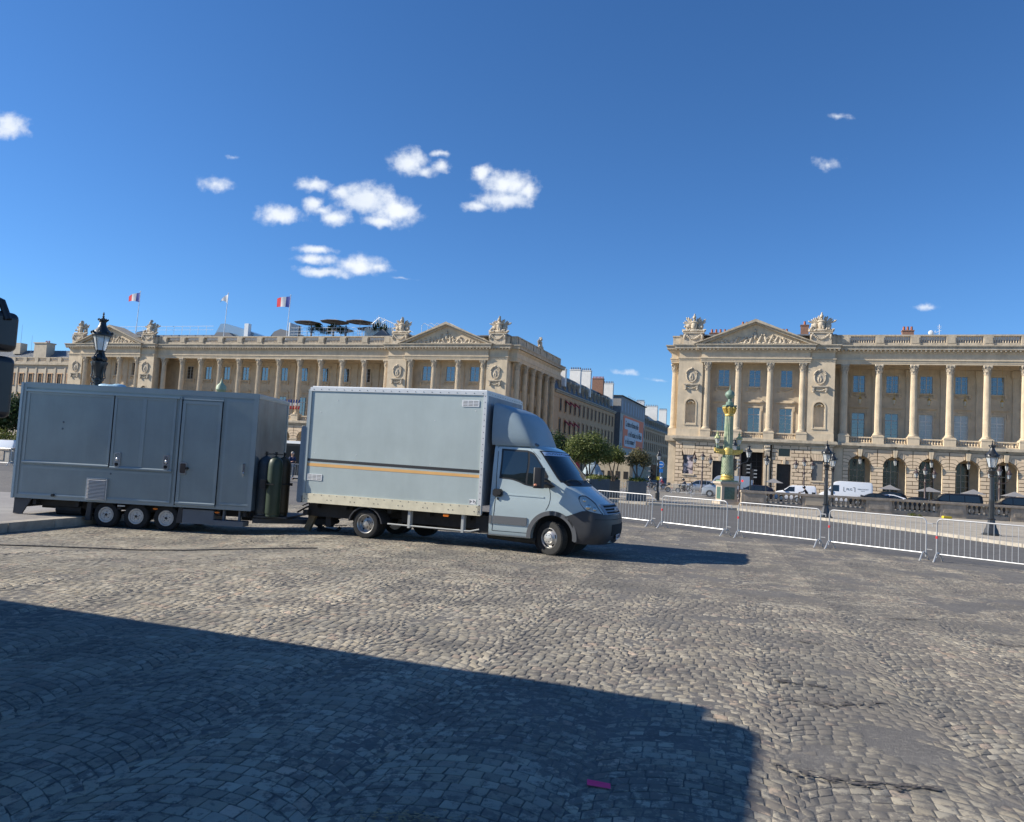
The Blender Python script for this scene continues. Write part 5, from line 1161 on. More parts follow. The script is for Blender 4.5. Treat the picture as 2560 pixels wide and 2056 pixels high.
        inst('arc_win', lambda: MB().box(-1.15, -1.05, -.05, .05, -.1, 5.7).box(1.05, 1.15, -.05, .05, -.1, 5.7).box(-.06, .06, -.05, .05, -.1, 5.7).box(-1.05, -.06, -.03, .03, 3.9, 4.02).box(.06, 1.05, -.03, .03, 3.9, 4.02).box(-1.05, -.06, -.02, .02, 3.0, 3.04).box(.06, 1.05, -.02, .02, 3.0, 3.04).box(-1.05, -.06, -.02, .02, 2.1, 2.14).box(.06, 1.05, -.02, .02, 2.1, 2.14).box(-1.05, -.06, -.02, .02, 1.2, 1.24).box(.06, 1.05, -.02, .02, 1.2, 1.24).box(-.58, -.54, -.02, .02, -.1, 5.7).box(.54, .58, -.02, .02, -.1, 5.7).build('window', winframe, None), root, X(c), 4.45, 0)
        part('pane', M_().box(c - 1.1, c + 1.1, 4.5, 4.52, -.1, 5.7), darkglass)
    for s in cols_:
        lo = s if s == cols_[0] else s - .825; hi = s if s == cols_[-1] else s + .825
        part('impost', M_().box(lo - (.06 if lo < s else 0), hi + (.06 if hi > s else 0), -.66, .72, 4.28, 4.5), stone)
        for k in range(8):
            z0 = -.2 + k * .56; z1 = z0 + .56
            if k % 2 or lo == s or hi == s: add_block([(lo + .04, z0 + .045), (hi - .04, z0 + .045), (hi - .04, z1 - .045), (lo + .04, z1 - .045)], -.5)
            else:
                for p, q in ((lo, s), (s, hi)): add_block([(p + .04, z0 + .045), (q - .04, z0 + .045), (q - .04, z1 - .045), (p + .04, z1 - .045)], -.5)
        add_block([(lo, -.44), (hi, -.44), (hi, -.22), (lo, -.22)], -.5, .09)
    x0, x1 = cols_[0], cols_[-1]; ends = (pavs[0] + 11.7 if side < 0 else pavs[0] + 11.7, pavs[-1] - 11.7 if side > 0 else x_end)
    part('gallery_ceiling', M_().box(x0, x1, .7, 4.6, 6.95, 7.1), stone); part('gallery_floor', M_().box(x0, x1, -.5, 4.6, -.47, -.40), stone2)
    part('ledge', M_().box(ends[0], ends[1], -.6, 5.44, 7.1, 7.3).box(ends[0], ends[1], -.85, 5.44, 7.303, 7.5).box(ends[0], ends[1], -1.1, 5.44, 7.503, 7.797).box(ends[0], ends[1], -.95, 5.44, 7.8, 7.947), stone2)
    m = M_()
    yF = -.55
    for a, b, o in LAY[:5]: m.box(ends[0], ends[1], yF - o, 0.6 if b < 20.7 else 5.44, a + .005, b + .005)
    m.box(ends[0], ends[1], yF - .2, 5.44, 21.67, 21.97); m.box(ends[0], ends[1], 4.6, 5.44, 19.86, 20.5); m.box(ends[0], ends[1], .6, 5.44, 20.5, 20.62); part('entablature', m, stone)
    m = M_()
    for a, b, o in LAY[6:]: m.box(ends[0], ends[1], yF - o, 5.44, a + .005, b + .005)
    part('cornice', m, stone2)
    m = M_(); k = int((ends[1] - ends[0]) / .6)
    for i in range(k): x = ends[0] + .3 + i * .6; m.box(x - .11, x + .11, yF - .60, yF - .2, 21.75, 21.972)
    part('modillions', m, stone2, kind='stuff')
    part('parapet_rail', M_().box(ends[0], ends[1], -.55, .25, 24.121, 24.36), stone2)
    for a, b in ((ends[0], x0 - .66), (x1 + .66, ends[1])):
        if b > a: part('parapet_rail', M_().box(a, b, -.42, .1, 22.66, 24.12), stone2)
        if b > a: part('back_wall', M_().box(a, b + .66 if b < x1 else b, 5.0, 5.4, 7.95, 19.85), stone); 
    for a, b in ((ends[0], x0), (x1, ends[1])):
        if b - a > .05: part('arcade_wall', M_().box(a, b, -.5, .7, -.45, 7.1), stone)
    # body behind and the flank along the street
    lo = pavs[0] - 11.7 if side > 0 else pavs[0] - 13.0; hi = pavs[-1] + 13.0 if side > 0 else x_end
    xa, xb = (lo, hi) if side > 0 else (lo, hi)
    flank = hi if side > 0 else lo; sg = 1 if side > 0 else -1
    xin0, xin1 = (lo, hi - 1.4) if side > 0 else (lo + 1.4, hi)
    part('body', M_().box(xin0, xin1, 5.45, 27.5, -.45, 22.5), stone); part('roof_edge', M_().box(xin0, xin1, 2.0, 27.5, 22.5, 23.99), slate); part('roof', M_().box(xin0 + 2, xin1 - 2, 6, 25, 24.0, 25.2), zinc)
    # corner piece and flank wall
    fw_ = M_(); a, b = sorted((flank - sg * 1.4, flank - sg * .1)); fl_holes = []
    part('flank_wall', fw_.box(min(flank - sg * 1.4, flank - sg * 2.4), max(flank - sg * 1.4, flank - sg * 2.4), -.3, 27.5, 7.95, 19.85), stone)
    part('flank_base', M_().box(min(flank - sg * .0, flank - sg * 2.4), max(flank - sg * .0, flank - sg * 2.4), -.35, 27.5, -.45, 7.1), stone)
    part('ledge', M_().box(a - (.6 if sg < 0 else 0), b + (.6 if sg > 0 else 0), -.98, 27.9, 7.1, 7.945), stone2)
    for zz0, zz1, o in LAY:
        pass
    m = M_(); m2 = M_()
    for q, (za, zb_, o) in enumerate(LAY):
        e_ = .0075; xx = sorted((flank - sg * 2.6, flank + sg * (o + .1))); (m if q < 6 else m2).box(xx[0], xx[1], -.35 - o, 27.6 + o, za + e_, zb_ + e_ if q != 5 else zb_)
    part('entablature', m, stone); part('cornice', m2, stone2)
    part('attic', M_().box(min(flank - sg * 1.2, flank - sg * .1), max(flank - sg * 1.2, flank - sg * .1), -.2, 27.3, 22.67, 24.1), stone2)
    part('attic_cap', M_().box(min(flank - sg * 1.3, flank + sg * .05), max(flank - sg * 1.3, flank + sg * .05), -.3, 27.4, 24.1, 24.3), stone2)
    for k in range(7): y = 1 + k * 4.3; part('parapet_pier', M_().box(min(flank - sg * .1, flank + sg * .03), max(flank - sg * .1, flank + sg * .03), y - .6, y + .6, 22.67, 24.09), stone2)
    for k in range(6):
        y = 1.5 + 4.4 * k
        inst('column', None, root, X(flank - sg * .35), y, 0); xx = sorted((flank - sg * 1.3, flank + sg * .35)); part('pedestal', M_().box(xx[0], xx[1], y - .75, y + .75, 7.95, 9.08), stone)
        if k < 5 and sg > 0:
            for z0, h_ in ((16.2, 2.7), (8.9, 4.0)):
                part('window', M_().box(flank - 1.40, flank - 1.33, y + 1.3, y + 3.1, z0, z0 + h_), darkglass)
                part('window_surround', M_().box(flank - 1.4, flank - 1.1, y + 1.0, y + 1.28, z0 - .2, z0 + h_ + .3).box(flank - 1.4, flank - 1.1, y + 3.12, y + 3.4, z0 - .2, z0 + h_ + .3).box(flank - 1.4, flank - 1.0, y + .9, y + 3.5, z0 - .9, z0 - .25), stone)
    if sg > 0: inst('trophy9', None, root, X(flank - .6), 14.5, 24.3, R(90), .9)
    # blocks
    if blocks_single:
        vis = sorted(blocks, key=lambda b_: b_[0][0][0]); 
        for i, (poly, y0, d) in enumerate(vis):
            if i < 300: part('stone_block', M_().prism(poly, y0 - d, y0), blockm)
        rest_ = vis[300:]
        if rest_:
            m = M_(); [m.prism(p, y0 - d, y0) for p, y0, d in rest_]; part('stone_blocks', m, blockm, kind='stuff')
    else:
        m = M_(); [m.prism(p, y0 - d, y0) for p, y0, d in blocks]; part('stone_blocks', m, blockm, kind='stuff')
    return len(blocks)
RS0, LS0 = 40.35, -52.
pal_r = thing('palace', 'near colonnaded stone palace right of the street, arches along its ground floor', 'palace', fpos(RS0), -AL, 'twin palaces facing the square')
pal_l = thing('palace', 'far colonnaded stone palace behind the trailer, with flags and a roof terrace', 'palace', fpos(LS0), -AL, 'twin palaces facing the square')
print('blocks', palace(pal_r, RS0, [40.35], 53.5, 8, -1, True, 90.), palace(pal_l, LS0, [-90.65, -12.6], -77.4, 12, 1, False, 0))
MB(Matrix.Translation((-RS0, 0, 0))).box(30.0, 31.5, -1.2, -1.17, 1.95, 4.95).build('display_poster', mat('poster_print', (.50, .42, .42), .3, second=(.06, .05, .06), sscale=1.1, sth=(.48, .55), var=.4, vscale=2.5), pal_r)
MB(Matrix.Translation((-RS0, 0, 0))).box(49.2, 50.7, -1.2, -1.17, 1.95, 4.95).build('blank_panel', mat('blank_grey', (.20, .19, .17), .6), pal_r)
# hanging lanterns
for i in range(6):
    s = 53.5 + 4.75 * (i + .5)
    if s > 80: break
    l = inst('lant_iron', lambda: mk_lantern(iron, 1.0), pal_r, s - RS0, -1.0, 4.75); MB().cyl((0, 0, 1.1), (0, 0, 2.75), .015, n=4).cbox(0, .1, 2.7, .25, .5, .12).build('chain', iron, l)
    g_ = inst('lant_gold', lambda: mk_lantern(gold, 1.0), pal_r, s - RS0, 2.2, 14.1); MB().tube([(0, 0, 1.1), (.0, 0, 5.85)], .02, 4).cyl((-.12, 0, 1.0), (0, 0, 2.1), .015, n=4).cyl((.12, 0, 1.0), (0, 0, 2.1), .015, n=4).build('chain', gold, g_)
fbl = mat('flag_blue', (.02, .05, .28), .8); fwh = mat('flag_white', (.75, .75, .75), .8); frd = mat('flag_red', (.55, .02, .04), .8)
# bunch of small flags at a column foot, left palace
for k in range(6):
    x = -44.15 - LS0 + (k - 2.5) * .42; lean = (k - 2.5) * .22 + .1 * (k % 2)
    f = MB().cyl((x, -1.0, 9.3), (x + lean, -1.7, 12.0), .02, n=5).build('flag_staff', gold, pal_l)
    for q, m_ in enumerate((fbl, fwh, frd)):
        z1 = 11.9 - q * .62; MB().add([(x + lean * .9 - .05, -1.72, z1), (x + lean * .9 + .15, -1.62, z1), (x + lean * .6 + .17, -1.55, z1 - .62), (x + lean * .6 - .16, -1.68, z1 - .62), (x + lean * .75, -1.8, z1 - .3)], [(0, 1, 4), (1, 2, 4), (2, 3, 4), (3, 0, 4)]).build('flag_cloth', m_, f)
# ------------------------------------------------------------------ street houses left of the gap (frame: x = across, y = away along the street)
warmstone = mat('house_stone', (.64, .40, .22), .85, var=.1, vscale=1., bump=.01, bscale=9, streak=.3)
warmstone2 = mat('house_stone_grey', (.54, .37, .23), .85, var=.12, vscale=1., bump=.01, bscale=9, streak=.35)
whitewash = mat('white_render', (.88, .85, .78), .85, var=.06, vscale=1, streak=.15)
brickm = mat('red_brick', (.28, .15, .10), .85, var=.2, vscale=4, bump=.01, bscale=12)
pot = mat('terracotta', (.42, .13, .06), .8); redcloth = mat('red_awning', (.36, .02, .03), .8)
SR = 45.9; SN = 129.
def back(n, z, s): k = (SR - s) / (SR + 1); return -SN + (n + SN) * k, 1.95 + (z - 1.95) * k
def mk_house_window(w, h, m_=None):
    f = MB(); f.box(-.0, .10, -w / 2 - .18, -w / 2, -.1, h + .12); f.box(.0, .10, w / 2, w / 2 + .18, -.1, h + .12); f.box(0, .16, -w / 2 - .24, w / 2 + .24, h + .12, h + .3); f.box(0, .22, -w / 2 - .22, w / 2 + .22, -.24, -.1)
    o = f.build('window', warmstone, None)
    MB().box(-.02, .015, -w / 2, w / 2, 0, h).build('pane', dark_in, o)
    q = MB(); q.box(.016, .03, -.03, .03, 0, h); q.box(.016, .03, -w / 2, w / 2, h * .68, h * .68 + .04); q.build('window_frame', mat('dim_frame', (.22, .20, .17), .7), o); return o
def dormer():
    f = MB(); f.box(-.9, .25, -.65, -.42, 0, 1.9); f.box(-.9, .25, .42, .65, 0, 1.9); f.box(-.9, .25, -.42, .42, 1.6, 1.9); f.prismx([(-.8, 1.9), (.8, 1.9), (.55, 2.18), (0, 2.36), (-.55, 2.18)], -1.2, .34); f.box(-.9, .3, -.7, .7, -.1, 0)
    o = f.build('dormer', mat('dormer_stone', (.50, .40, .28), .85, streak=.3), None); MB().box(0, .08, -.42, .42, 0, 1.6).build('pane', dark_in, o); MB().box(.081, .09, -.03, .03, 0, 1.6).build('window_frame', mat('dim_frame', (.22, .20, .17), .7), o); return o
def chimney(parent, s, n0, n1, z0, z1, m_, w=1.1, pots=6):
    pots = max(1, pots); o = MB().box(s - w, s, n0, n1, z0, z1).box(s - w - .08, s + .08, n0 - .08, n1 + .08, z1, z1 + .15).build('chimney', m_, parent)
    for i in range(pots): x = s - w + w * (i + .5) / pots; MB().lathe([(.14, 0), (.11, .5), (.13, .55)], x, (n0 + n1) / 2, z1 + .15, n=8).build('chimney_pot', pot if m_ is not whitewash else mat('dark_pot', (.10, .06, .05), .8), o)
def street_house(label, n0, n1, zc, zr, rows, first, step, m_, name='street_house', doors=True):
    h = thing(name, label, 'building', fpos(-1, n0), -AL)
    W = n1 - n0; MB().box(-14, 0, 0, W, -.45, zc - .6).build('wall', m_, h)
    MB().box(-14, .35, -.0, W, zc - .6, zc - .25).box(-14, .6, 0, W, zc - .25, zc).build('cornice', stone2, h); MB().box(0, .2, 0, W, 8.0, 8.3).box(0, .25, 0, W, 4.6, 4.9).box(0, .12, 0, W, zc - 1.6, zc - 1.4).build('string_course', m_, h)
    MB().prism([(-.1, zc), (-1.3, zr - .3), (-2.2, zr), (-11, zr), (-13.5, zc)], 0, W).build('roof', slate, h)
    MB().box(-2.4, -1.2, 0, W, zr - .32, zr - .12).build('roof_edge', zinc, h)
    k = 0; y = first - n0
    while y < W - 1:
        for (z0, hh, ww) in rows:
            o = inst('hw%.2f%.2f' % (hh, ww), lambda: mk_house_window(ww, hh), h, 0.02, y, z0)
        inst('dormer', dormer, h, -.45, y, zc + .75)
        y += step; k += 1
    return h
h1 = street_house('long stone house beside the far palace, slate mansard with dormers and six red awnings', 28.6, 89.5, 18.2, 22.2, [(14.0, 2.6, 1.3), (9.2, 3.0, 1.3), (5.3, 2.2, 1.3), (.2, 3.4, 1.8)], 33.6, 4.07, warmstone)
for i in range(3):
    for z in (16.5, 12.1):
        y = 37.67 + 4.07 * i - 28.6
        MB().add([(.05, y - .85, z), (.05, y + .85, z), (1.15, y + .85, z - .85), (1.15, y - .85, z - .85), (1.15, y + .85, z - 1.1), (1.15, y - .85, z - 1.1)], [(0, 1, 2, 3), (3, 2, 4, 5), (0, 3, 5), (1, 2, 4)]).build('awning', redcloth, h1)
for (n_, a, b, z, m_, k) in ((36, -3.8, -.9, 23.2, whitewash, 4), (50, -3.8, -1.2, 24.9, whitewash, 6), (60, -4.2, -1.2, 26.0, whitewash, 6), (74, -4.2, -1.2, 25.7, brickm, 8), (85, -4.2, -.9, 25.7, whitewash, 7)):
    chimney(h1, b + 1, n_ - 28.6, n_ - 27.4, 19.5, z, m_, b - a, k)
h3 = street_house('stone house farthest down the street, past the wrapped building', 131.5, 235, 17.4, 21.8, [(13.2, 2.5, 1.3), (9.2, 2.6, 1.3), (5.3, 2.2, 1.3)], 134, 4.4, warmstone2)
for (n_, a, b, z) in ((150, -3.2, 1.2, 25.0), (190, -4.5, -1.5, 27.0), (133, -3.2, -.6, 25.1)): chimney(h3, b + 1, n_ - 131.5, n_ - 130, 20, z, whitewash, b - a, 7)
# wrapped building under scaffolding
sc = thing('wrapped_building', 'building wrapped in grey printed sheeting with a large salmon advertising banner', 'building', fpos(.4, 90.6), -AL)
MB().box(-14, 0, 0, 39.6, -.45, 18.15).build('sheet_wall', mat('sheeting_beige', (.50, .45, .38), .8, var=.05), sc)
MB().box(-14, -.02, -.03, 0, -.45, 18.2).build('end_sheet', mat('sheeting_grey', (.20, .19, .18), .8, var=.12, vscale=1), sc)
MB().box(-14, .02, -.02, 39.6, 18.2, 22.9).build('upper_sheet', mat('sheeting_blue', (.29, .29, .29), .8, var=.1, vscale=.6), sc)
MB().box(-14.3, .5, -.4, 40, 22.9, 23.1).build('canopy', mat('canopy_dark', (.04, .04, .045), .7), sc)
MB().box(-.1, .08, -.05, 39.6, 18.05, 18.25).build('band', mat('band_beige', (.36, .32, .27), .8), sc)
for k in range(9):
    y = 2.2 + k * 4.25; P_ = [(y - .75, 18.7), (y + .75, 18.7), (y + .75, 21.3), (y + .5, 21.8), (y, 22.05), (y - .5, 21.8), (y - .75, 21.3)]
    MB().prismx(P_, .02, .05).build('printed_window', mat('print_pale', (.36, .40, .45), .8), sc)
for y, z in ((1.7, 14.5), (1.7, 8), (38.3, 14.5), (38.3, 8)): MB().box(0, .03, y - .6, y + .6, z - 1.6, z + 1.6).build('printed_window', mat('print_grey', (.25, .25, .24), .8), sc)
sctube = MB()
for k in range(14): sctube.cyl((-.3, 12 + k * 2.1, 23.0), (-.3, 12 + k * 2.1, 24.3 + .5 * math.sin(k * 1.7)), .04, n=5)
sctube.cyl((-.3, 11, 23.9), (-.3, 40, 23.9), .04, n=5); sctube.cyl((-.3, 11, 23.5), (-.3, 40, 23.5), .04, n=5); sctube.build('scaffold_rail', steel, sc)
ban = MB().box(.03, .10, 4.2, 37.1, 8.4, 17.75).build('banner', mat('banner_salmon', (.90, .22, .10), .7), sc)
def cloud_(y0, y1, z0, z1): MB().rbox(.105, .13, y0, y1, z0, z1, .3, 'z').build('speech_panel', mat('banner_white', (.66, .64, .64), .7), ban)
def px_(y0, y1, z0, z1, r=.5):
    P_ = [(y0 + r, z0), (y1 - r, z0), (y1, z0 + r), (y1, z1 - r), (y1 - r, z1), (y0 + r, z1), (y0, z1 - r), (y0, z0 + r)]; return P_
for (a, b, c_, d) in ((6.2, 29, 13.9, 17.1), (11, 35, 11.2, 14.1), (6.6, 24.5, 8.9, 12.0)): MB().prismx(px_(a, b, c_, d), .105, .13 + .002 * a / 6).build('speech_panel', mat('banner_white', (.66, .64, .64), .7), ban)
dtx = mat('banner_text', (.03, .03, .03), .8)
for t_, y, z, L in (('Ça existe un Parisien qui lise', 7.3, 15.5, 20.5), ("et de l'escalade, et du Pilates", 12.2, 12.7, 21.5), ('et de la romance ?', 7.8, 10.4, 14.8)):
    o = text_obj('banner_lettering', t_, 2.4, dtx, ban, (.16, y, z), (R(90), 0, R(90)), .01, 'LEFT'); w_ = max(v.co.x for v in o.data.vertices); o.scale.x = L / w_

# far wing beyond the left palace
wingst = mat('wing_stone', (.50, .43, .33), .85, var=.1, vscale=1., streak=.3)
lw = thing('palace_wing', 'lower stone wing with a grey zinc roof at the far left, beyond the far palace', 'building', fpos(-128, 20), -AL)
MB().box(-40, 24.5, 0, 14, -.45, 20.6).build('wall', wingst, lw)
MB().box(-40, 24.5, -.5, 14, 20.6, 21.2).box(-40, 24.5, -.2, .3, 22.35, 22.6).box(-40, 24.5, -.2, .3, 21.2, 21.5).build('cornice', stone2, lw)
for k in range(16):
    x = -38 + k * 4.0; MB().box(x - .6, x + .6, -.25, .35, 21.2, 22.58).build('parapet_pier', stone2, lw)
    b_ = mk_balusters(2.7, 21.5, .85, 8); b_.parent = lw; b_.location = (x + 2, .05, 0)
MB().prismx([(1.2, 21.2), (13, 21.2), (8, 25.2), (6, 25.2)], -40, 24.5).build('roof', zinc, lw)
rb_ = MB()
for k in range(110): x = -39.5 + k * .58; rb_.add([(x - .03, 1.2, 21.28), (x + .03, 1.2, 21.28), (x + .03, 6, 25.30), (x - .03, 6, 25.30), (x - .03, 1.2, 21.1), (x + .03, 1.2, 21.1), (x + .03, 6, 25.1), (x - .03, 6, 25.1)], [(0, 1, 2, 3), (0, 3, 7, 4), (1, 5, 6, 2)])
rb_.build('roof_seams', zinc, lw)['kind'] = 'stuff'
MB().box(-14.6, -10.2, 2.5, 5, 22, 26.6).box(-14.8, -10, 2.3, 5.2, 26.6, 26.9).build('chimney', wingst, lw); MB().box(-24, -21.5, 4, 6, 24, 27).build('chimney', wingst, lw)
for k in range(3): MB().lathe([(.15, 0), (.13, .6)], -12 + k * .6, 3.7, 26.9, n=8).build('chimney_pot', pot, lw)
for k in range(15):
    x = -38.1 + k * 3.3
    for z0, hh in ((15.6, 2.6), (10.4, 3.2), (5, 3)):
        w_ = copy_tree(PROTO['hw2.60%.2f' % 1.3], lw, (x, -.02, z0), R(-90))
    MB().box(x - 1.75, x - 1.35, -.14, 0, 3, 20.0).build('pilaster', wingst, lw)
for x, z in ((-21.5, 28), (-17.5, 25)): MB().cyl((x, 4, z - 2), (x, 4, z + 4), .05, .03, 5).build('aerial', steel, lw)

# chimney stacks and aerials on the right palace roof
def stack(label, s, w, n, z0, z1, pots):
    t = thing('chimney_stack', label, 'chimney', fpos(s, n, z0), -AL, 'brick chimney stacks on the near palace roof')
    MB().box(-w / 2, w / 2, -.6, .6, 0, z1 - z0).box(-w / 2 - .08, w / 2 + .08, -.68, .68, z1 - z0 - .15, z1 - z0).build('stack', brickm, t)
    for i in range(pots): MB().lathe([(.2, 0), (.16, .6), (.2, .66)], -w / 2 + w * (i + .5) / pots, 0, z1 - z0, n=8).build('chimney_pot', pot, t)
stack('low brick chimney stack with red pots left of the near pediment', 34.2, 4.4, 12, 24, 26.9, 6); stack('tall narrow chimney stack with pots behind the near pediment peak', 37.9, 1.3, 12, 24, 28.2, 2)
stack('brick chimney stack with red pots right of the near pediment', 44.3, 1.6, 12, 24, 26.9, 3); stack('grey brick chimney stack between pediment and right stone trophy', 47.7, 1.3, 12, 24, 28.2, 1)
stack('brick chimney stack with pots alone above the near balustrade', 63.5, 1.7, 12, 24, 27.2, 3); stack('brick chimney stack just right of the right stone trophy', 51.3, 1.2, 10, 24, 26.8, 2)
t = thing('roof_aerial', 'white aerial with a small dish on the near palace roof', 'aerial', fpos(67.5, 12, 24), -AL)
MB().cyl((0, 0, 0), (0, 0, 3.2), .04, n=5).cyl((.6, 0, 0), (.6, 0, 4.2), .04, n=5).cyl((-.6, 0, 2.6), (.9, 0, 3.2), .03, n=5).cyl((.3, 0, 3.6), (.9, 0, 3.6), .03, n=5).cyl((.3, 0, 3.9), (.9, 0, 3.9), .03, n=5).build('mast', white, t); MB().ell((-.6, -.1, 2.8), (.4, .12, .45), 10, 6).build('dish', white, t)

# ------------------------------------------------------------------ roof terrace of the left palace
rail_w = mat('white_rail', (.72, .74, .75), .4)
ter = thing('roof_terrace', 'railed roof terrace on the far palace roof, under the parasols', 'terrace', fpos(-42, 8, 25.2), -AL)
MB().box(-12, 9.5, -1, 9, -.9, .45).build('deck', mat('terrace_deck', (.30, .29, .27), .7), ter)
r_ = MB()
for k in range(18): r_.cyl((-10.2 + k * 1.0, -.9, .45), (-10.2 + k * 1.0, -.9, 2.2), .04, n=5)
for z in (.9, 1.5, 2.2): r_.cyl((-10.2, -.9, z), (7.0, -.9, z), .035, n=5)
r_.build('railing', rail_w, ter); MB().box(-10.5, -10.2, -1, 3, .4, 3.3).build('end_screen', rail_w, ter)
r_ = MB()
for k in range(9):
    x = 7.0 + k * .42; z0 = .45 + k * .36; r_.cyl((x, -.9, z0 - .3), (x, -.9, z0 + 1.3), .05, n=5); r_.cyl((x, 1.5, z0 - .3), (x, 1.5, z0 + 1.3), .05, n=5)
r_.cyl((7, -.9, 1.4), (10.6, -.9, 4.2), .06, n=5); r_.cyl((7, 1.5, 1.4), (10.6, 1.5, 4.2), .06, n=5); r_.cyl((10.6, -.9, 4.2), (17, -.9, 1.6), .06, n=5); r_.cyl((10.6, 1.5, 4.2), (17, 1.5, 1.6), .06, n=5)
for k in range(14): x = 10.6 + k * .46; z1 = 4.2 - k * .187; r_.cyl((x, -.9, max(.2, z1 - 1.6)), (x, -.9, z1), .04, n=5)
r_.build('stair_railing', rail_w, ter); MB().prism([(6.6, -.5), (12.8, -.5), (12.8, .3), (10.8, 2.1)], .2, 1.4).build('stair', mat('stair_grey', (.16, .17, .19), .6), ter)
MB().box(6.0, 12.5, 1.5, 1.55, .4, 2.6).build('glass_screen', lglass, ter)
for k in range(5): x = 19.5 + k * 1.35; MB().tube([(x, 0, -.4), (x, 0, 2.7), (x + .5, 0, 3.15), (x + 3.2, 0, 1.9)], .05, 5).build('hoop_rail', rail_w, ter)
r_ = MB(); 
for k in range(36): r_.cyl((-56 + k * 0.73, -.5, 1.0), (-56 + k * .73, -.5, 2.8), .035, n=4) if k % 3 == 0 else None
r_.cyl((-56, -.5, 2.8), (-30, -.5, 2.8), .05, n=4); r_.cyl((-56, -.5, 2.0), (-30, -.5, 2.0), .04, n=4); r_.build('railing', rail_w, ter)
MB().box(-56, -30, -.1, 4, -1.2, .95).build('plinth', zinc, ter)
for k in range(12): a0, a1 = R(180 * k / 12), R(180 * (k + 1) / 12)
MB().prism([(-31.5, .2), (-16, .2), (-22.5, 2.1), (-28, 3.6), (-29.5, 3.6)], 1, 5).build('glass_roof', mat('pale_glass_roof', (.30, .38, .44), .15, spec=.8, metal=.3), ter)
MB().prism([(-16, .2), (-9.8, .2), (-11.5, 1.8), (-13.2, 2.2), (-14.8, 1.6)], 0, 6).build('tent_roof', mat('tent_grey', (.12, .13, .15), .6), ter)
MB().box(-22.4, -21.4, 0, 1, .2, 3.4).build('vent_box', rail_w, ter); MB().prism([(-52, .9), (-46.5, .9), (-50, 1.9), (-51.6, 1.7)], 0, 3).prism([(-31, .0), (-24, .0), (-26, 1.4), (-29, 1.5)], -.4, .9).build('dark_roof', mat('tent_grey'), ter)
parm = mat('parasol_taupe', (.24, .19, .15), .85)
def parasol(label, x, z, w, n):
    t = thing('parasol', label, 'parasol', fpos(x, n, 25.65), -AL, 'open taupe parasols on the roof terrace'); H_ = z - 25.65
    MB().lathe([(w, H_ - .55), (w * .98, H_ - .5), (w * .5, H_ - .22), (.08, H_), (.06, H_ - .02), (w * .5, H_ - .27), (w, H_ - .60)], n=8, caps=False).build('canopy', parm, t); MB().cyl((0, 0, 0), (0, 0, H_ + .15), .05, n=6).build('pole', steel, t)
    rb = MB(); [rb.cyl((0, 0, H_ - .7), (w * .8 * math.cos(a), w * .8 * math.sin(a), H_ - .48), .02, n=4) for a in [math.pi * i / 4 for i in range(8)]]; rb.build('ribs', steel, t)
parasol('leftmost open taupe parasol above the terrace hedge', -48.5, 29.1, 2.9, 8); parasol('middle upper parasol, highest canopy on the roof terrace', -42.2, 29.25, 3.0, 8); parasol('rightmost upper parasol beside the terrace stair', -36.3, 29.15, 2.9, 8)
parasol('lower parasol tucked between the left and middle upper ones', -43.7, 28.5, 2.7, 13); parasol('lower parasol tucked under the rightmost upper one', -36.5, 28.45, 2.5, 12)
for i, x in enumerate((-50.2, -47.2, -42.0, -39.1)):
    t = thing('closed_parasol', ['closed grey parasol at the left end of the terrace railing', 'closed grey parasol second from the left at the terrace railing', 'closed grey parasol third from the left at the terrace railing', 'closed grey parasol nearest the terrace stair'][i], 'parasol', fpos(x, 7.4, 25.6), -AL, 'closed parasols along the terrace railing')
    MB().lathe([(.08, 0), (.2, .3), (.24, 1.0), (.15, 2.0), (.03, 2.4)], n=8).build('canopy', mat('closed_parasol', (.14, .14, .15), .8), t)
leafd = None

# ------------------------------------------------------------------ flags
def flag(s, ztop, style, label, w=2.3, h=1.5, droop=.4):
    t = thing('flagpole', label, 'flag', fpos(s, 5, 24.5), -AL, 'flags on the far palace roof')
    H_ = ztop - 24.5; MB().cyl((0, 0, 0), (.35, 0, H_), .09, .05, 8).ell((.35, 0, H_ + .1), (.12, .12, .14), 6, 5).build('pole', white, t)
    n = 15; 
    def cloth(a, b, m_):
        mb = MB(); k = 6
        for i in range(k + 1):
            u = (a + (b - a) * i / k)
            for j in range(5):
                v = j / 4; mb.v.append((.3 - u * w * (1 - droop * .35), .12 * math.sin(u * 7 + v) , H_ - .15 - h * v * (1 - .45 * u * droop * 2) - u * u * droop * 1.5))
        for i in range(k):
            for j in range(4): mb.f.append((i * 5 + j, i * 5 + j + 1, (i + 1) * 5 + j + 1, (i + 1) * 5 + j))
        return mb.build('flag_band', m_, t, smooth=60)
    if style == 'fr': cloth(0, .333, fbl); cloth(.333, .667, fwh); cloth(.667, 1, frd)
    else: cloth(0, .8, fwh); cloth(.8, 1, mat('flag_grey_green', (.25, .33, .30), .8))
flag(-90.9, 35.3, 'fr', 'blue white red flag leftmost on the far palace roof, blowing flat', 4.0, 2.2, .55)
flag(-67.1, 34.4, 'w', 'drooping pale flag, the middle one of three on the far palace roof', 3.6, 2.0, 1.25)
flag(-51.45, 33.7, 'fr', 'blue white red flag rightmost on the far palace roof, left of parasols', 3.6, 2.3, .25)
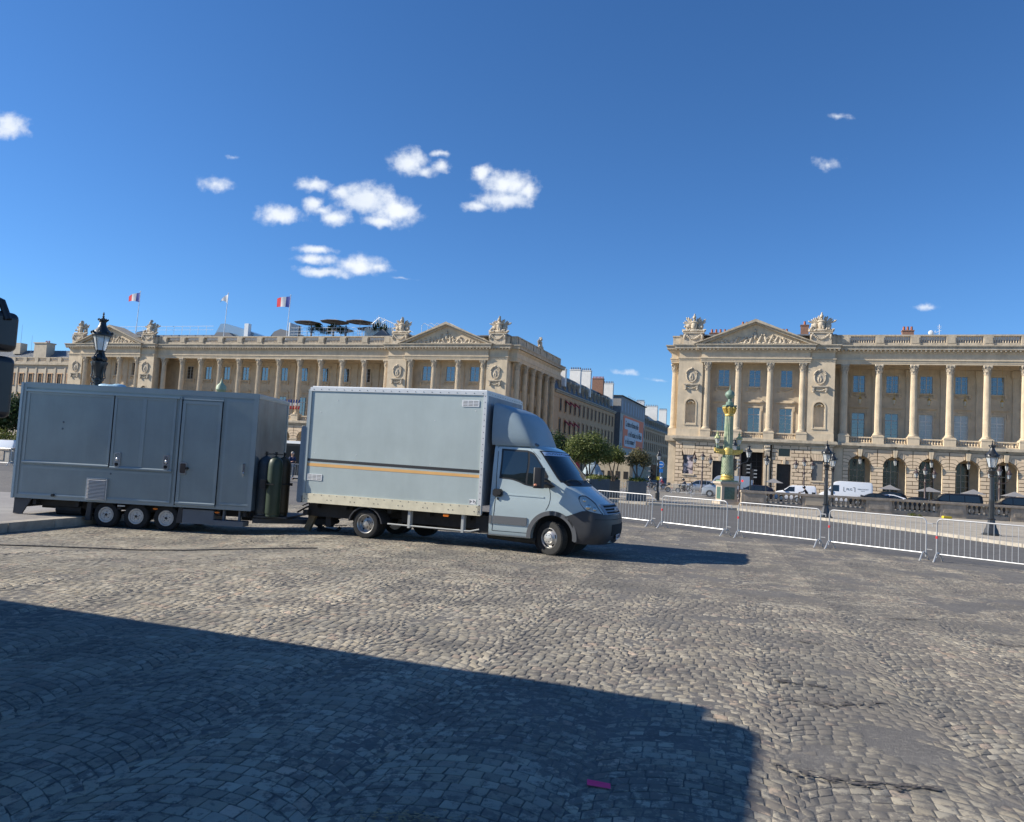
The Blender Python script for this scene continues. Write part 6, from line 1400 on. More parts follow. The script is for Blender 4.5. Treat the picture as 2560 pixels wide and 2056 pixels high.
# ------------------------------------------------------------------ lamps
ltop = mat('lamp_top_glaze', (.05, .065, .06), .35)
def mk_parislamp_head(parent, z, s_=1., m_=iron, name='lantern'):
    f = MB(); P6 = range(6)
    f.lathe([(.07 * s_, 0), (.13 * s_, .02 * s_), (.14 * s_, .05 * s_)], n=6); f.lathe([(.245 * s_, .46 * s_), (.27 * s_, .48 * s_), (.265 * s_, .53 * s_), (.23 * s_, .60 * s_), (.15 * s_, .68 * s_), (.10 * s_, .78 * s_), (.085 * s_, .86 * s_), (.12 * s_, .90 * s_), (.11 * s_, .95 * s_), (.05 * s_, .97 * s_), (.03 * s_, 1.0 * s_)], n=12)
    f.lathe([(.015 * s_, .99 * s_), (.035 * s_, 1.03 * s_), (.015 * s_, 1.07 * s_), (.03 * s_, 1.10 * s_), (.004, 1.17 * s_)], n=8)
    for i in range(8):
        a = math.pi * i / 4; f.ell((.27 * s_ * math.cos(a), .27 * s_ * math.sin(a), .56 * s_), (.035 * s_, .035 * s_, .045 * s_), 6, 4); f.ell((.13 * s_ * math.cos(a), .13 * s_ * math.sin(a), .94 * s_), (.02 * s_, .02 * s_, .03 * s_), 6, 4)
    for i in P6: a = math.pi * i / 3; f.cyl((.135 * s_ * math.cos(a), .135 * s_ * math.sin(a), .04 * s_), (.235 * s_ * math.cos(a), .235 * s_ * math.sin(a), .47 * s_), .010 * s_, n=4)
    o = f.build(name, m_, parent, smooth=40); o.location.z = z
    MB().lathe([(.125 * s_, .05 * s_), (.225 * s_, .46 * s_)], n=6).build('glass', lglass, o); MB().ell((0, 0, .22 * s_), (.035 * s_, .035 * s_, .09 * s_), 8, 6).build('bulb', white, o); return o
def street_lamp(label, x, y, z0, h, s_=1., m_=iron, group='street lamps'):
    t = thing('street_lamp', label, 'street lamp', (x, y, z0), rnd.uniform(0, 1), group)
    hp = h - 1.17 * s_
    MB().lathe([(.34, 0), (.34, .06), (.29, .08), (.27, .20), (.20, .34), (.19, .42), (.15, .5), (.14, .62), (.17, .66), (.12, .70)], n=8).lathe([(.36, 0), (.36, .04)], n=16).build('base', m_, t, smooth=30)
    MB().lathe([(.115, .68), (.10, 1.4), (.105, 1.44), (.09, 1.5), (.075, hp - .35)], n=20, flute=.1).build('post', m_, t, smooth=25)
    c = MB().lathe([(.08, hp - .35), (.12, hp - .30), (.09, hp - .26), (.15, hp - .12), (.17, hp - .10), (.17, hp - .08), (.06, hp - .06), (.05, hp)], n=12)
    for i in range(4): a = math.pi / 4 + math.pi * i / 2; c.tube([(.06 * math.cos(a), .06 * math.sin(a), hp - .1), (.13 * math.cos(a), .13 * math.sin(a), hp - .02), (.1 * math.cos(a), .1 * math.sin(a), hp + .04)], .012, 5)
    c.build('collar', m_, t, smooth=40); mk_parislamp_head(t, hp, s_, m_); return t
street_lamp('dark iron street lamp nearest the right frame edge, behind the last crowd barrier', 19.89, 32.37, .12, 3.90, 1.0)
street_lamp('dark iron street lamp in front of the white delivery van', 16.16, 40.02, .12, 3.92, 1.0)
street_lamp('iron street lamp partly hidden behind the lamp before the white delivery van', 24.9, 60.5, -.2, 4.6, 1.15)
# big lamp behind the trailer
t = thing('street_lamp', 'large black ornate street lamp rising behind the trailer', 'street lamp', (-10.93, 20.6, 0), .3, 'street lamps')
MB().lathe([(.3, -.1), (.3, .3), (.2, .6), (.16, .9)], n=16).build('base', iron, t); p_ = MB().lathe([(.13, .8), (.115, 2.5), (.105, 3.5), (.14, 3.52), (.14, 3.6), (.10, 3.62), (.12, 3.75), (.19, 3.93), (.205, 3.98), (.205, 4.02), (.12, 4.05)], n=20, flute=.06)
for i in range(4):
    a = math.pi / 4 + math.pi / 2 * i; ca, sa = math.cos(a), math.sin(a); p_.tube([(.12 * ca, .12 * sa, 3.55), (.2 * ca, .2 * sa, 3.62), (.17 * ca, .17 * sa, 3.75), (.2 * ca, .2 * sa, 3.9)], .02, 5); p_.tube([(.10 * ca, .10 * sa, 3.25), (.19 * ca, .19 * sa, 3.32), (.17 * ca, .17 * sa, 3.44), (.11 * ca, .11 * sa, 3.46)], .018, 5)
    p_.ell((.16 * ca, .16 * sa, 4.1), (.06, .06, .07), 8, 6); p_.tube([(.05 * ca, .05 * sa, 4.05), (.15 * ca, .15 * sa, 4.16), (.09 * ca, .09 * sa, 4.3)], .025, 6)
p_.lathe([(.10, 4.04), (.14, 4.12), (.10, 4.22), (.05, 4.26), (.05, 4.32)], n=12); p_.build('post', iron, t, smooth=30); mk_parislamp_head(t, 4.28, .92)
def triple(label, x, y, h, m_=brass_iron):
    t = thing('triple_street_lamp', label, 'street lamp', (x, y, STREET), -AL + .1, 'triple lanterns in front of the near palace')
    hp = h - 1.25; MB().lathe([(.3, 0), (.28, .5), (.16, .9), (.12, 1.0), (.10, 2.6), (.16, 2.65), (.09, 2.75), (.07, hp)], n=10).build('post', m_, t, smooth=35)
    a_ = MB()
    for s_ in (-1, 1): a_.tube([(0, 0, hp - .75), (s_ * .5, 0, hp - .85), (s_ * .98, 0, hp - .62), (s_ * 1.0, 0, hp - .38)], .04, 6)
    a_.ell((0, 0, hp - .95), (.2, .2, .12), 8, 5); a_.build('arms', m_, t)
    for dx, dz in ((-1, -.38), (0, 0), (1, -.38)): o = mk_parislamp_head(t, hp + dz, 1.15, m_); o.location.x = dx
triple('three lantern lamp left of the green column, before the display window', 25.8, 105, 5.5); triple('three lantern lamp above the small white van', 37.7, 100.5, 5.4); triple('three lantern lamp in front of the third arch, above the dark parasol', 50.3, 95, 5.05); triple('three lantern lamp in front of the arches near the right frame edge', 57.1, 91.5, 5.4)

# ------------------------------------------------------------------ green and gold rostral column
cg = mat('verdigris', (.33, .37, .24), .6, var=.25, vscale=3, second=(.20, .28, .17), sscale=2.5, sth=(.5, .65)); cg2 = mat('verdigris_dark', (.17, .25, .19), .55, var=.2, vscale=4)
gd = mat('bright_gold', (.62, .45, .12), .45, metal=.4, var=.3, vscale=9)
ros = thing('rostral_column', 'green cast iron column with gilded ship prows and lanterns on a stone pedestal', 'column', (14.22, 51.24, 0), .1)
MB().box(-.52, .52, -.52, .52, .30, 1.34).box(-.68, .68, -.68, .68, -.02, .30).box(-.60, .60, -.60, .60, 1.342, 1.42).box(-.68, .68, -.68, .68, 1.42, 1.56).build('pedestal', mat('pedestal_stone', (.44, .37, .29), .8, var=.12, vscale=3), ros)
for rz in range(4): o = MB().box(-.34, .34, -.535, -.522, .44, 1.22).build('plaque', mat('plaque_bronze', (.06, .12, .10), .5, var=.4, vscale=9, bump=.02, bscale=14), ros); o.rotation_euler.z = rz * math.pi / 2
MB().box(-.55, .55, -.55, .55, 1.56, 1.66).build('plinth', cg2, ros)
MB().lathe([(.44, 1.66), (.46, 1.72), (.42, 1.78), (.38, 1.84), (.42, 1.9), (.38, 1.96), (.36, 2.02)], n=24).build('base_rings', gd, ros, smooth=40)
MB().lathe([(.355, 2.0), (.36, 2.3), (.34, 3.0), (.30, 3.35)], n=24).build('lower_shaft', cg, ros, smooth=40)
sc_ = MB()
for j in range(13):
    for i in range(16):
        a = 2 * math.pi * (i + (j % 2) * .5) / 16; r_ = .362 - .004 * j; z = 2.06 + j * .098; sc_.ell((r_ * math.cos(a), r_ * math.sin(a), z), (.05, .05, .055), 5, 4)
sc_.build('scales', cg, ros)['kind'] = 'stuff'
MB().lathe([(.305, 3.30), (.335, 3.34), (.31, 3.45), (.335, 3.6), (.31, 3.74), (.295, 3.76)], n=20).build('prow_collar', gd, ros, smooth=40)
MB().lathe([(.295, 3.74), (.285, 4.6), (.27, 5.85)], n=36, flute=.11).build('fluted_shaft', cg, ros, smooth=20)
MB().lathe([(.28, 5.84), (.29, 5.9), (.27, 5.97)], n=20).build('neck_ring', gd, ros)
c = MB().lathe([(.26, 5.96), (.28, 6.1), (.36, 6.38)], n=16)
for i in range(8):
    a = math.pi * i / 4 + .39; c.ell((.37 * math.cos(a), .37 * math.sin(a), 6.36), (.09, .09, .10), 7, 5); c.cyl((.28 * math.cos(a), .28 * math.sin(a), 6.0), (.38 * math.cos(a), .38 * math.sin(a), 6.28), .05, .07, 5)
c.build('capital', gd, ros, smooth=40); MB().box(-.36, .36, -.36, .36, 6.46, 6.55).lathe([(.24, 6.55), (.24, 6.75), (.13, 6.8), (.10, 6.95)], n=14).build('abacus', cg2, ros)
MB().lathe([(.06, 6.93), (.18, 7.02), (.25, 7.12), (.31, 7.2), (.31, 7.25), (.28, 7.38), (.15, 7.5), (.06, 7.56), (.04, 7.7), (.02, 7.85), (.004, 8.0)], n=18).build('finial_urn', cg2, ros, smooth=40)
for s_, L in ((-1, .90), (1, .95)):
    p_ = MB(); p_.prism([(s_ * .28, 3.30), (s_ * L * .8, 3.38), (s_ * L, 3.52), (s_ * L * 1.02, 3.72), (s_ * L * .8, 3.62), (s_ * .28, 3.62)][::s_], -.12, .12); p_.tube([(s_ * .3, -.13, 3.63), (s_ * L * .85, -.13, 3.63), (s_ * L, -.02, 3.74)], .03, 5)
    for k in range(5): p_.ell((s_ * (.36 + k * .11), -.14, 3.47), (.035, .03, .04), 6, 4)
    p_.build('prow', gd, ros); MB().tube([(s_ * .60, 0, 3.62), (s_ * .78, 0, 3.72), (s_ * .74, 0, 4.0)], .045, 6).ell((s_ * .66, 0, 3.8), (.09, .09, .12), 8, 5).build('bracket', cg2, ros)
    o = mk_parislamp_head(ros, 3.98, .78, mat('pale_green_gold', (.42, .45, .22), .45, var=.3, vscale=8)); o.location.x = s_ * .74
# small green finial of another rostral column behind the trailer
ro2 = thing('rostral_column', 'pale green column top just showing above the trailer roof', 'column', (-19.0, 51, 0), .1)
MB().lathe([(.4, 0), (.4, 1.5), (.3, 1.7), (.27, 5.0), (.36, 5.2), (.2, 5.3), (.2, 5.55), (.33, 5.7), (.30, 5.95), (.1, 6.15), (.05, 6.3), (.01, 6.5)], n=16).build('shaft', mat('pale_verdigris', (.30, .38, .26), .6), ro2, smooth=40)

# ------------------------------------------------------------------ stone balustrade in front of the carriageway
bst = mat('balustrade_stone', (.36, .30, .235), .9, var=.25, vscale=2.5, bump=.02, bscale=14, streak=.25); bst2 = mat('new_panel_stone', (.55, .44, .31), .85, var=.08)
BY = R(-6.5); bal = thing('stone_balustrade', 'long weathered stone balustrade with bulbous balusters on the pavement at the right', 'balustrade', (14.9, 50.35, .10), BY)
SEG = [(0.0, 1.55, 'P'), (1.55, 3.75, 'B'), (3.75, 5.3, 'N'), (5.3, 7.6, 'B'), (7.6, 9.15, 'P'), (9.15, 12.0, 'B'), (12.0, 13.5, 'P'), (13.5, 16.1, 'B'), (16.1, 17.8, 'P'), (17.8, 20.4, 'B'), (20.4, 22, 'P'), (22, 24.6, 'B'), (24.6, 26.2, 'P')]
def mk_bal(): return MB().lathe([(.10, .0), (.10, .04), (.06, .07), (.08, .12), (.115, .20), (.10, .27), (.06, .38), (.045, .46), (.06, .50), (.09, .52), (.09, .56)], n=10).build('baluster', bst, None, smooth=40)
for a, b, k in SEG:
    if k == 'B':
        n = round((b - a - .1) / .285)
        for i in range(n): inst('fbal', mk_bal, bal, a + (b - a) * (i + .5) / n, 0, .29)
        MB().box(a + .002, b - .002, -.16, .16, .0, .288).build('plinth', bst, bal)
    else:
        MB().box(a, b, -.24, .24, 0, .85).build('pier', bst, bal); MB().box(a + .18, b - .18, -.262, -.242, .30, .76).build('panel', bst2 if k == 'N' else bst, bal)
        if k == 'P' and a > 5: MB().prism([(a - .22, .0), (a + .002, .0), (a + .002, .60), (a - .1, .5), (a - .13, .2)], -.15, .15).prism([(b - .002, .0), (b + .22, .0), (b + .13, .2), (b + .1, .5), (b - .002, .60)], -.15, .15).build('scroll_buttress', bst, bal)
MB().rbox(-.05, 26.3, -.30, .30, .852, .96, .02).box(-.03, 26.28, -.27, .27, .96, .985).build('rail', bst, bal); MB().box(-.1, 26.3, -.36, .36, -.12, 0).build('footing', bst, bal)
w_ = thing('stone_wall', 'low stone parapet wall at the far left behind the grey barrier', 'wall', (-52, 68, 0), R(-24)); MB().box(-2, 14, -.3, .3, -.3, .8).build('wall', mat('pale_wall', (.36, .33, .28), .85, var=.1), w_); MB().box(-2.1, 14.1, -.4, .4, .8, .98).build('coping', bst, w_)
for k in range(5): MB().box(-1 + k * 3.4, -.2 + k * 3.4, -.36, -.302, 0, .75).build('pier', bst, w_)
y_ = MB().rbox(-.25, .25, -.12, .12, 0, .14, .03).build('yellow_block', mat('yellow_paint', (.80, .55, .03), .5), None); y_.location = (26.5, 47.5, .12); tag(y_, 'small yellow block on the pavement below the balustrade', 'block')

# ------------------------------------------------------------------ crowd barriers
galv = mat('barrier_zinc', (.47, .475, .48), .45, metal=.5, var=.1, vscale=4)
def mk_barrier():
    t = bpy.data.objects.new('crowd_barrier', None); col.objects.link(t)
    L, z0, z1, r = 2.72, .20, 1.12, .13; P_ = []
    for cx, cz, a0 in ((L / 2 - r, z1 - r, 0), (-L / 2 + r, z1 - r, 90)):
        for k in range(5): a = R(a0 + 22.5 * k); P_.append((cx + r * math.cos(a), 0, cz + r * math.sin(a)))
    P_ += [(-L / 2, 0, z0), (L / 2, 0, z0)]
    MB().tube([(L / 2, 0, .1)] + P_[:10] + [(-L / 2, 0, .1)], .018, 8).build('frame', galv, t, smooth=40); MB().cyl((-L / 2, 0, z0), (L / 2, 0, z0), .018, n=8).build('bottom_rail', galv, t)
    bar = None; n = 19
    for i in range(n):
        x = -L / 2 + L * (i + 1) / (n + 1)
        if bar is None: bar = MB().cyl((0, 0, z0), (0, 0, z1), .0075, n=6).build('bar', galv, t); bar.location.x = x
        else: link_copy(bar, t, (x, 0, 0))
    for s_ in (-1, 1):
        x = s_ * (L / 2 - .04)
        MB().tube([(x, -.30, .015), (x, -.26, .015), (x, -.20, .10), (x, -.12, .20), (x, 0, .235), (x, .12, .20), (x, .20, .10), (x, .26, .015), (x, .30, .015)], .019, 7).build('foot', galv, t, smooth=40)
    MB().cyl((L / 2 + .02, 0, .98), (L / 2 + .16, 0, .98), .015, n=6).cyl((L / 2 + .16, 0, .98), (L / 2 + .16, 0, .90), .012, n=6).cyl((L / 2 + .02, 0, .30), (L / 2 + .16, 0, .30), .012, n=6).build('coupling_hook', galv, t)
    MB().box(-L / 2 - .024, -L / 2 + .024, -.024, .024, .60, .67).build('red_tape', mat('red_tape', (.5, .03, .04), .5), t); return t
BG = 'crowd barriers in the front row'
ends = [(1.2, 32.4), (3.28, 30.2), (5.28, 27.95), (7.35, 25.45), (9.37, 23.2), (11.28, 20.95), (13.2, 18.65), (15.1, 16.4)]
labs = ['steel crowd barrier hidden mostly behind the truck bonnet', 'steel crowd barrier just right of the truck nose', 'steel crowd barrier second right of the truck nose, in front of the green column', 'steel crowd barrier left of the near iron lamps, third from truck', 'steel crowd barrier fourth from the truck nose, ending by the yellow block', 'steel crowd barrier at the right frame edge before the nearest lamp', 'steel crowd barrier outside the right frame edge']
bproto = mk_barrier(); first_ = True
def put_barrier(x, y, z, rz, label, group):
    global first_
    b_ = bproto if first_ else copy_tree(bproto); first_ = False
    b_.location = (x, y, z); b_.rotation_euler.z = rz; return tag(b_, label, 'barrier', group)
for (a, b), lb in list(zip(zip(ends[:-1], ends[1:]), labs))[:7]:
    put_barrier((a[0] + b[0]) / 2, (a[1] + b[1]) / 2, 0, math.atan2(b[1] - a[1], b[0] - a[0]) + R(rnd.uniform(-1.2, 1.2)), lb, BG)
G2 = 'crowd barriers farther off'
for x, y, z, rz, lb in ((-16.1, 53.6, 0, 8, 'white barrier before the standing man, left one, seen in the gap'), (-13.6, 53.2, 0, -4, 'white barrier in the gap next to the truck box edge'), (-33.5, 51.5, 0, -20, 'grey barrier at the far left edge, behind the trailer'), (-36.4, 52.6, 0, -20, 'grey barrier cut by the left frame edge under the white van'),
    (10.9, 84.3, STREET, -15, 'barrier between the two planters far off'), (13.8, 84, STREET, -15, 'barrier right of the narrow planter'), (17.7, 92, STREET, 5, 'barrier beside the riders, left of the pair before the motorcycles'), (20.0, 90, STREET, -35, 'barrier turned askew in front of the motorcycles'), (21.4, 88.5, STREET, -8, 'barrier just left of the grey delivery van wheel'), (23.0, 80, STREET, -10, 'barrier before the front wheel of the grey delivery van'), (20.2, 81, STREET, -10, 'barrier standing before the silver hatchback')):
    put_barrier(x, y, z, R(rz), lb, G2)

# ------------------------------------------------------------------ vehicles in the carriageway
KINDS = {  # stations (x, ztop, half width low, half width top), windscreen base/top indices, belt height, side windows [(x0,x1)...], wheel x
 'bigvan': dict(st=[(2.78, .75, .72, .6), (2.70, 1.0, .86, .7), (2.45, 1.15, .95, .80), (1.95, 1.38, 1.0, .88), (1.30, 2.25, 1.02, .86), (1.05, 2.42, 1.02, .88), (.6, 2.52, 1.02, .90), (-2.5, 2.52, 1.02, .90), (-2.68, 2.44, 1.0, .88), (-2.75, 2.2, .98, .86)], belt=1.35, ws=(3, 4), win=[[(1.72, 1.42), (1.25, 2.05), (.72, 2.05), (.72, 1.35), (1.3, 1.35)]], wh=(1.85, -1.75), r=.36),
 'smallvan': dict(st=[(2.2, .6, .70, .6), (2.12, .85, .82, .7), (1.8, 1.05, .90, .8), (1.2, 1.18, .92, .84), (.55, 1.66, .92, .74), (.2, 1.78, .92, .76), (-2.0, 1.80, .92, .78), (-2.12, 1.7, .90, .76), (-2.2, 1.2, .9, .8)], belt=1.12, ws=(3, 4), win=[[(1.1, 1.15), (.55, 1.6), (.02, 1.62), (.02, 1.10), (.9, 1.10)]], wh=(1.35, -1.3), r=.32),
 'minivan': dict(st=[(2.55, .6, .75, .6), (2.48, .85, .88, .75), (2.1, 1.05, .95, .85), (1.5, 1.2, .96, .88), (.85, 1.75, .96, .80), (.4, 1.88, .96, .82), (-2.3, 1.90, .96, .82), (-2.5, 1.75, .95, .80), (-2.55, 1.2, .93, .86)], belt=1.15, ws=(3, 4), win=[[(1.35, 1.18), (.8, 1.70), (.35, 1.74), (.35, 1.14)], [(.28, 1.14), (.28, 1.74), (-.95, 1.76), (-.95, 1.14)], [(-1.02, 1.14), (-1.02, 1.76), (-2.2, 1.74), (-2.3, 1.14)]], wh=(1.6, -1.55), r=.34),
 'sedan': dict(st=[(2.4, .5, .70, .55), (2.3, .72, .84, .7), (1.7, .90, .90, .8), (1.05, .98, .91, .82), (.3, 1.34, .91, .66), (-.1, 1.43, .91, .66), (-.7, 1.42, .91, .66), (-1.5, 1.20, .91, .66), (-2.1, 1.02, .89, .74), (-2.38, .92, .84, .7)], belt=.93, ws=(3, 4), win=[[(.95, .98), (.3, 1.28), (-.2, 1.34), (-.2, .93)], [(-.26, .93), (-.26, 1.34), (-.8, 1.32), (-1.55, 1.05), (-1.5, .95)]], wh=(1.45, -1.4), r=.33),
 'suv': dict(st=[(2.25, .6, .74, .6), (2.18, .9, .86, .75), (1.7, 1.05, .92, .84), (1.0, 1.12, .93, .85), (.4, 1.52, .93, .72), (0, 1.62, .93, .73), (-1.4, 1.60, .93, .72), (-2.0, 1.35, .92, .72), (-2.2, 1.0, .90, .8)], belt=1.05, ws=(3, 4), win=[[(.9, 1.08), (.4, 1.45), (-.1, 1.53), (-.1, 1.03)], [(-.16, 1.03), (-.16, 1.53), (-1.0, 1.52), (-1.0, 1.05)], [(-1.06, 1.05), (-1.06, 1.51), (-1.4, 1.48), (-1.85, 1.15)]], wh=(1.4, -1.35), r=.35)}
def car(name, label, cat, x, y, z, kind, paint, group=None, yaw=math.pi - AL, sc_=1., glassm=None):
    K = KINDS[kind]; t = thing(name, label, cat, (x, y, z), yaw, group); t.scale = (sc_,) * 3; zb = K['r'] * .62; bl = K['belt']; mb = MB(); N_ = 12
    def ring(x_, zt, w, wt):
        b_ = min(bl, zt - .08); s_ = [(w * .92, zb), (w, zb + .15), (w, (zb + b_) / 2), (w * .985, b_), (wt, zt - .05 if zt > bl + .1 else zt - .02), (wt * .82, zt)]
        return [(x_, -a, c) for a, c in s_] + [(x_, a, c) for a, c in s_[::-1]]
    for st in K['st']: mb.v += ring(*st)
    for i in range(len(K['st']) - 1): mb.f += [(i * N_ + j, i * N_ + (j + 1) % N_, (i + 1) * N_ + (j + 1) % N_, (i + 1) * N_ + j) for j in range(N_)]
    mb.f += [tuple(range(N_ - 1, -1, -1)), tuple((len(K['st']) - 1) * N_ + j for j in range(N_))]
    mb.build('body', paint, t, smooth=32); X_ = [s_[0] for s_ in K['st']][::-1]; g_ = glassm or carglass
    def yat(x_, z_):
        zt, w, wt = (np.interp(x_, X_, [s_[k] for s_ in K['st']][::-1]) for k in (1, 2, 3)); k = np.clip((z_ - bl) / max(.05, zt - .05 - bl), 0, 1); return float(w * .985 + (wt - w * .985) * k)
    for poly in K['win']:
        for s_ in (-1, 1):
            n = len(poly); vs = [(px, s_ * (yat(px, pz) + .012), pz) for px, pz in poly] + [(px, s_ * (yat(px, pz) - .02), pz) for px, pz in poly]
            MB().add(vs, [tuple(range(n)), tuple(range(2 * n - 1, n - 1, -1))] + [(i, (i + 1) % n, n + (i + 1) % n, n + i) for i in range(n)]).build('side_window', g_, t)
    a, b = K['st'][K['ws'][0]], K['st'][K['ws'][1]]
    MB().add([(a[0] + .01, -a[3] * .8, a[1] + .015), (a[0] + .01, a[3] * .8, a[1] + .015), (b[0] + .02, b[3] * .82, b[1] - .02), (b[0] + .02, -b[3] * .82, b[1] - .02)], [(0, 1, 2, 3)]).build('windscreen', g_, t)
    xr_, wr = K['st'][-1][0], K['st'][-1][2]; xf_, wf = K['st'][1][0], K['st'][1][2]
    for s_ in (-1, 1):
        MB().cbox(xr_ - .005, s_ * wr * .8, K['st'][-1][1] * .78, .05, .16, .24).build('tail_light', redl, t); MB().ell((xf_ - .06, s_ * wf * .78, K['st'][1][1] * .86), (.16, .14, .09), 8, 5).build('headlight', hm, t)
        for wx in K['wh']:
            MB().cyl((wx, s_ * (K['st'][4][2] - .2), K['r']), (wx, s_ * (K['st'][4][2] + .004), K['r']), K['r'] * 1.14, n=20).build('wheel_arch', darkgap, t); w_ = MB().cyl((wx, s_ * (K['st'][4][2] - .2), K['r']), (wx, s_ * (K['st'][4][2] + .012), K['r']), K['r'], n=20).build('tyre', rubber, t)
            MB().cyl((wx, s_ * (K['st'][4][2] + .0), K['r']), (wx, s_ * (K['st'][4][2] + .018), K['r']), K['r'] * .62, n=14).build('rim', rimsil, w_)
        MB().cbox(K['win'][0][0][0] + .02, s_ * (K['st'][4][2] + .08), bl + .12, .14, .18, .2).build('wing_mirror', blackp if kind != 'sedan' else paint, t)
    MB().box(xr_, xf_, -wf * .9, wf * .9, zb * .7, zb + .06).build('underbody', darkgap, t); return t
blackcar = mat('black_car_paint', (.008, .008, .010), .3, coat=.25, spec=.3); navy = mat('navy_car_paint', (.010, .011, .022), .3, coat=.3, spec=.3); silver = mat('silver_car_paint', (.40, .42, .45), .3, metal=.6, coat=.8); whitecar = mat('white_car_paint', (.78, .79, .81), .25, coat=.8); greyvan = mat('grey_van_paint', (.36, .39, .43), .3, metal=.3, coat=.6)
VG = 'vehicles in the carriageway before the near palace'
car('parked_car', 'silver hatchback behind the motorcyclists, left of the grey van', 'car', 26.2, 108, STREET, 'suv', silver, VG)
car('delivery_van', 'silver grey van half hidden behind the green column pedestal', 'van', 24.1, 86.5, STREET, 'bigvan', greyvan, VG, sc_=.97)
car('parked_car', 'navy black estate car just right of the green column', 'car', 26.3, 84.5, STREET, 'suv', navy, VG, sc_=.98)
car('delivery_van', 'small plain white van behind the balustrade, motorcyclist in front', 'van', 31.3, 86, STREET, 'smallvan', whitecar, VG)
bv_ = car('delivery_van', 'tall white van with black lettering on its side', 'van', 38.2, 89.2, STREET, 'bigvan', whitecar, VG)
car('parked_car', 'black low saloon car in front of the lettered white van', 'car', 38.6, 83.5, STREET, 'sedan', blackcar, VG)
car('parked_car', 'black car right behind the low saloon, partly covered', 'car', 44.6, 93, STREET, 'suv', blackcar, VG); car('parked_car', 'white car peeking out between dark cars behind the balustrade', 'car', 42.6, 88.6, STREET - .1, 'sedan', whitecar, VG)
car('parked_car', 'dark small car mostly hidden left of the front black minivan', 'car', 41.5, 80.5, STREET - .12, 'sedan', blackcar, VG)
car('minivan', 'black minivan with dark windows, left of the two', 'minivan', 43.2, 76.7, STREET, 'minivan', blackcar, VG); car('minivan', 'black minivan at the right frame edge, right of the two', 'minivan', 50.3, 78.2, STREET, 'minivan', blackcar, VG)
car('delivery_van', 'white van at the far left edge beyond the trailer', 'van', -53.6, 83.7, STREET, 'smallvan', whitecar, None, sc_=1.1)
car('parked_car', 'white car low beside the second tree planter', 'car', 13.5, 112, STREET, 'sedan', whitecar, None)
TX_ = (R(84.6), 0, R(180)); text_obj('van_lettering', 'PLG', .36, dtx, bv_, (-.35, .992, 1.63), TX_, .002)
lf_ = MB().box(-.60, -.55, -.25, .25, 0, .006).box(-.55, -.38, -.25, -.20, 0, .006).box(.55, .60, -.25, .25, 0, .006).box(.38, .55, .20, .25, 0, .006).build('logo_frame', dtx, bv_); lf_.location = (-.35, .988, 1.63); lf_.rotation_euler = TX_
text_obj('van_lettering', 'PARIS LUXURY', .17, dtx, bv_, (-1.75, .985, 1.70), TX_, .002); text_obj('van_lettering', 'GROUP', .11, dtx, bv_, (-1.75, 1.0, 1.50), TX_, .002)
bus = thing('bus', 'dark glazed bus with a white roof edge seen in the gap behind the man', 'bus', (-21.5, 72.5, STREET), -AL)
MB().prismz(rounded(-4, 9.3, -1.25, 1.25, .25), .3, 3.12).build('body', mat('bus_dark', (.008, .009, .011), .4, spec=.3), bus); MB().prismz(rounded(-4.02, 9.32, -1.27, 1.27, .25), 3.12, 3.36).build('roof_edge', white, bus)
for k in range(7): MB().box(-3.7 + k * 1.85, -2.0 + k * 1.85, -1.27, -1.252, 1.35, 2.9).build('window', mat('bus_glass', (.006, .007, .009), .3, spec=.2), bus)
for x in (-2.3, 6.5): MB().cyl((x, -1.3, .48), (x, -1.0, .48), .48, n=20).build('wheel', rubber, bus)

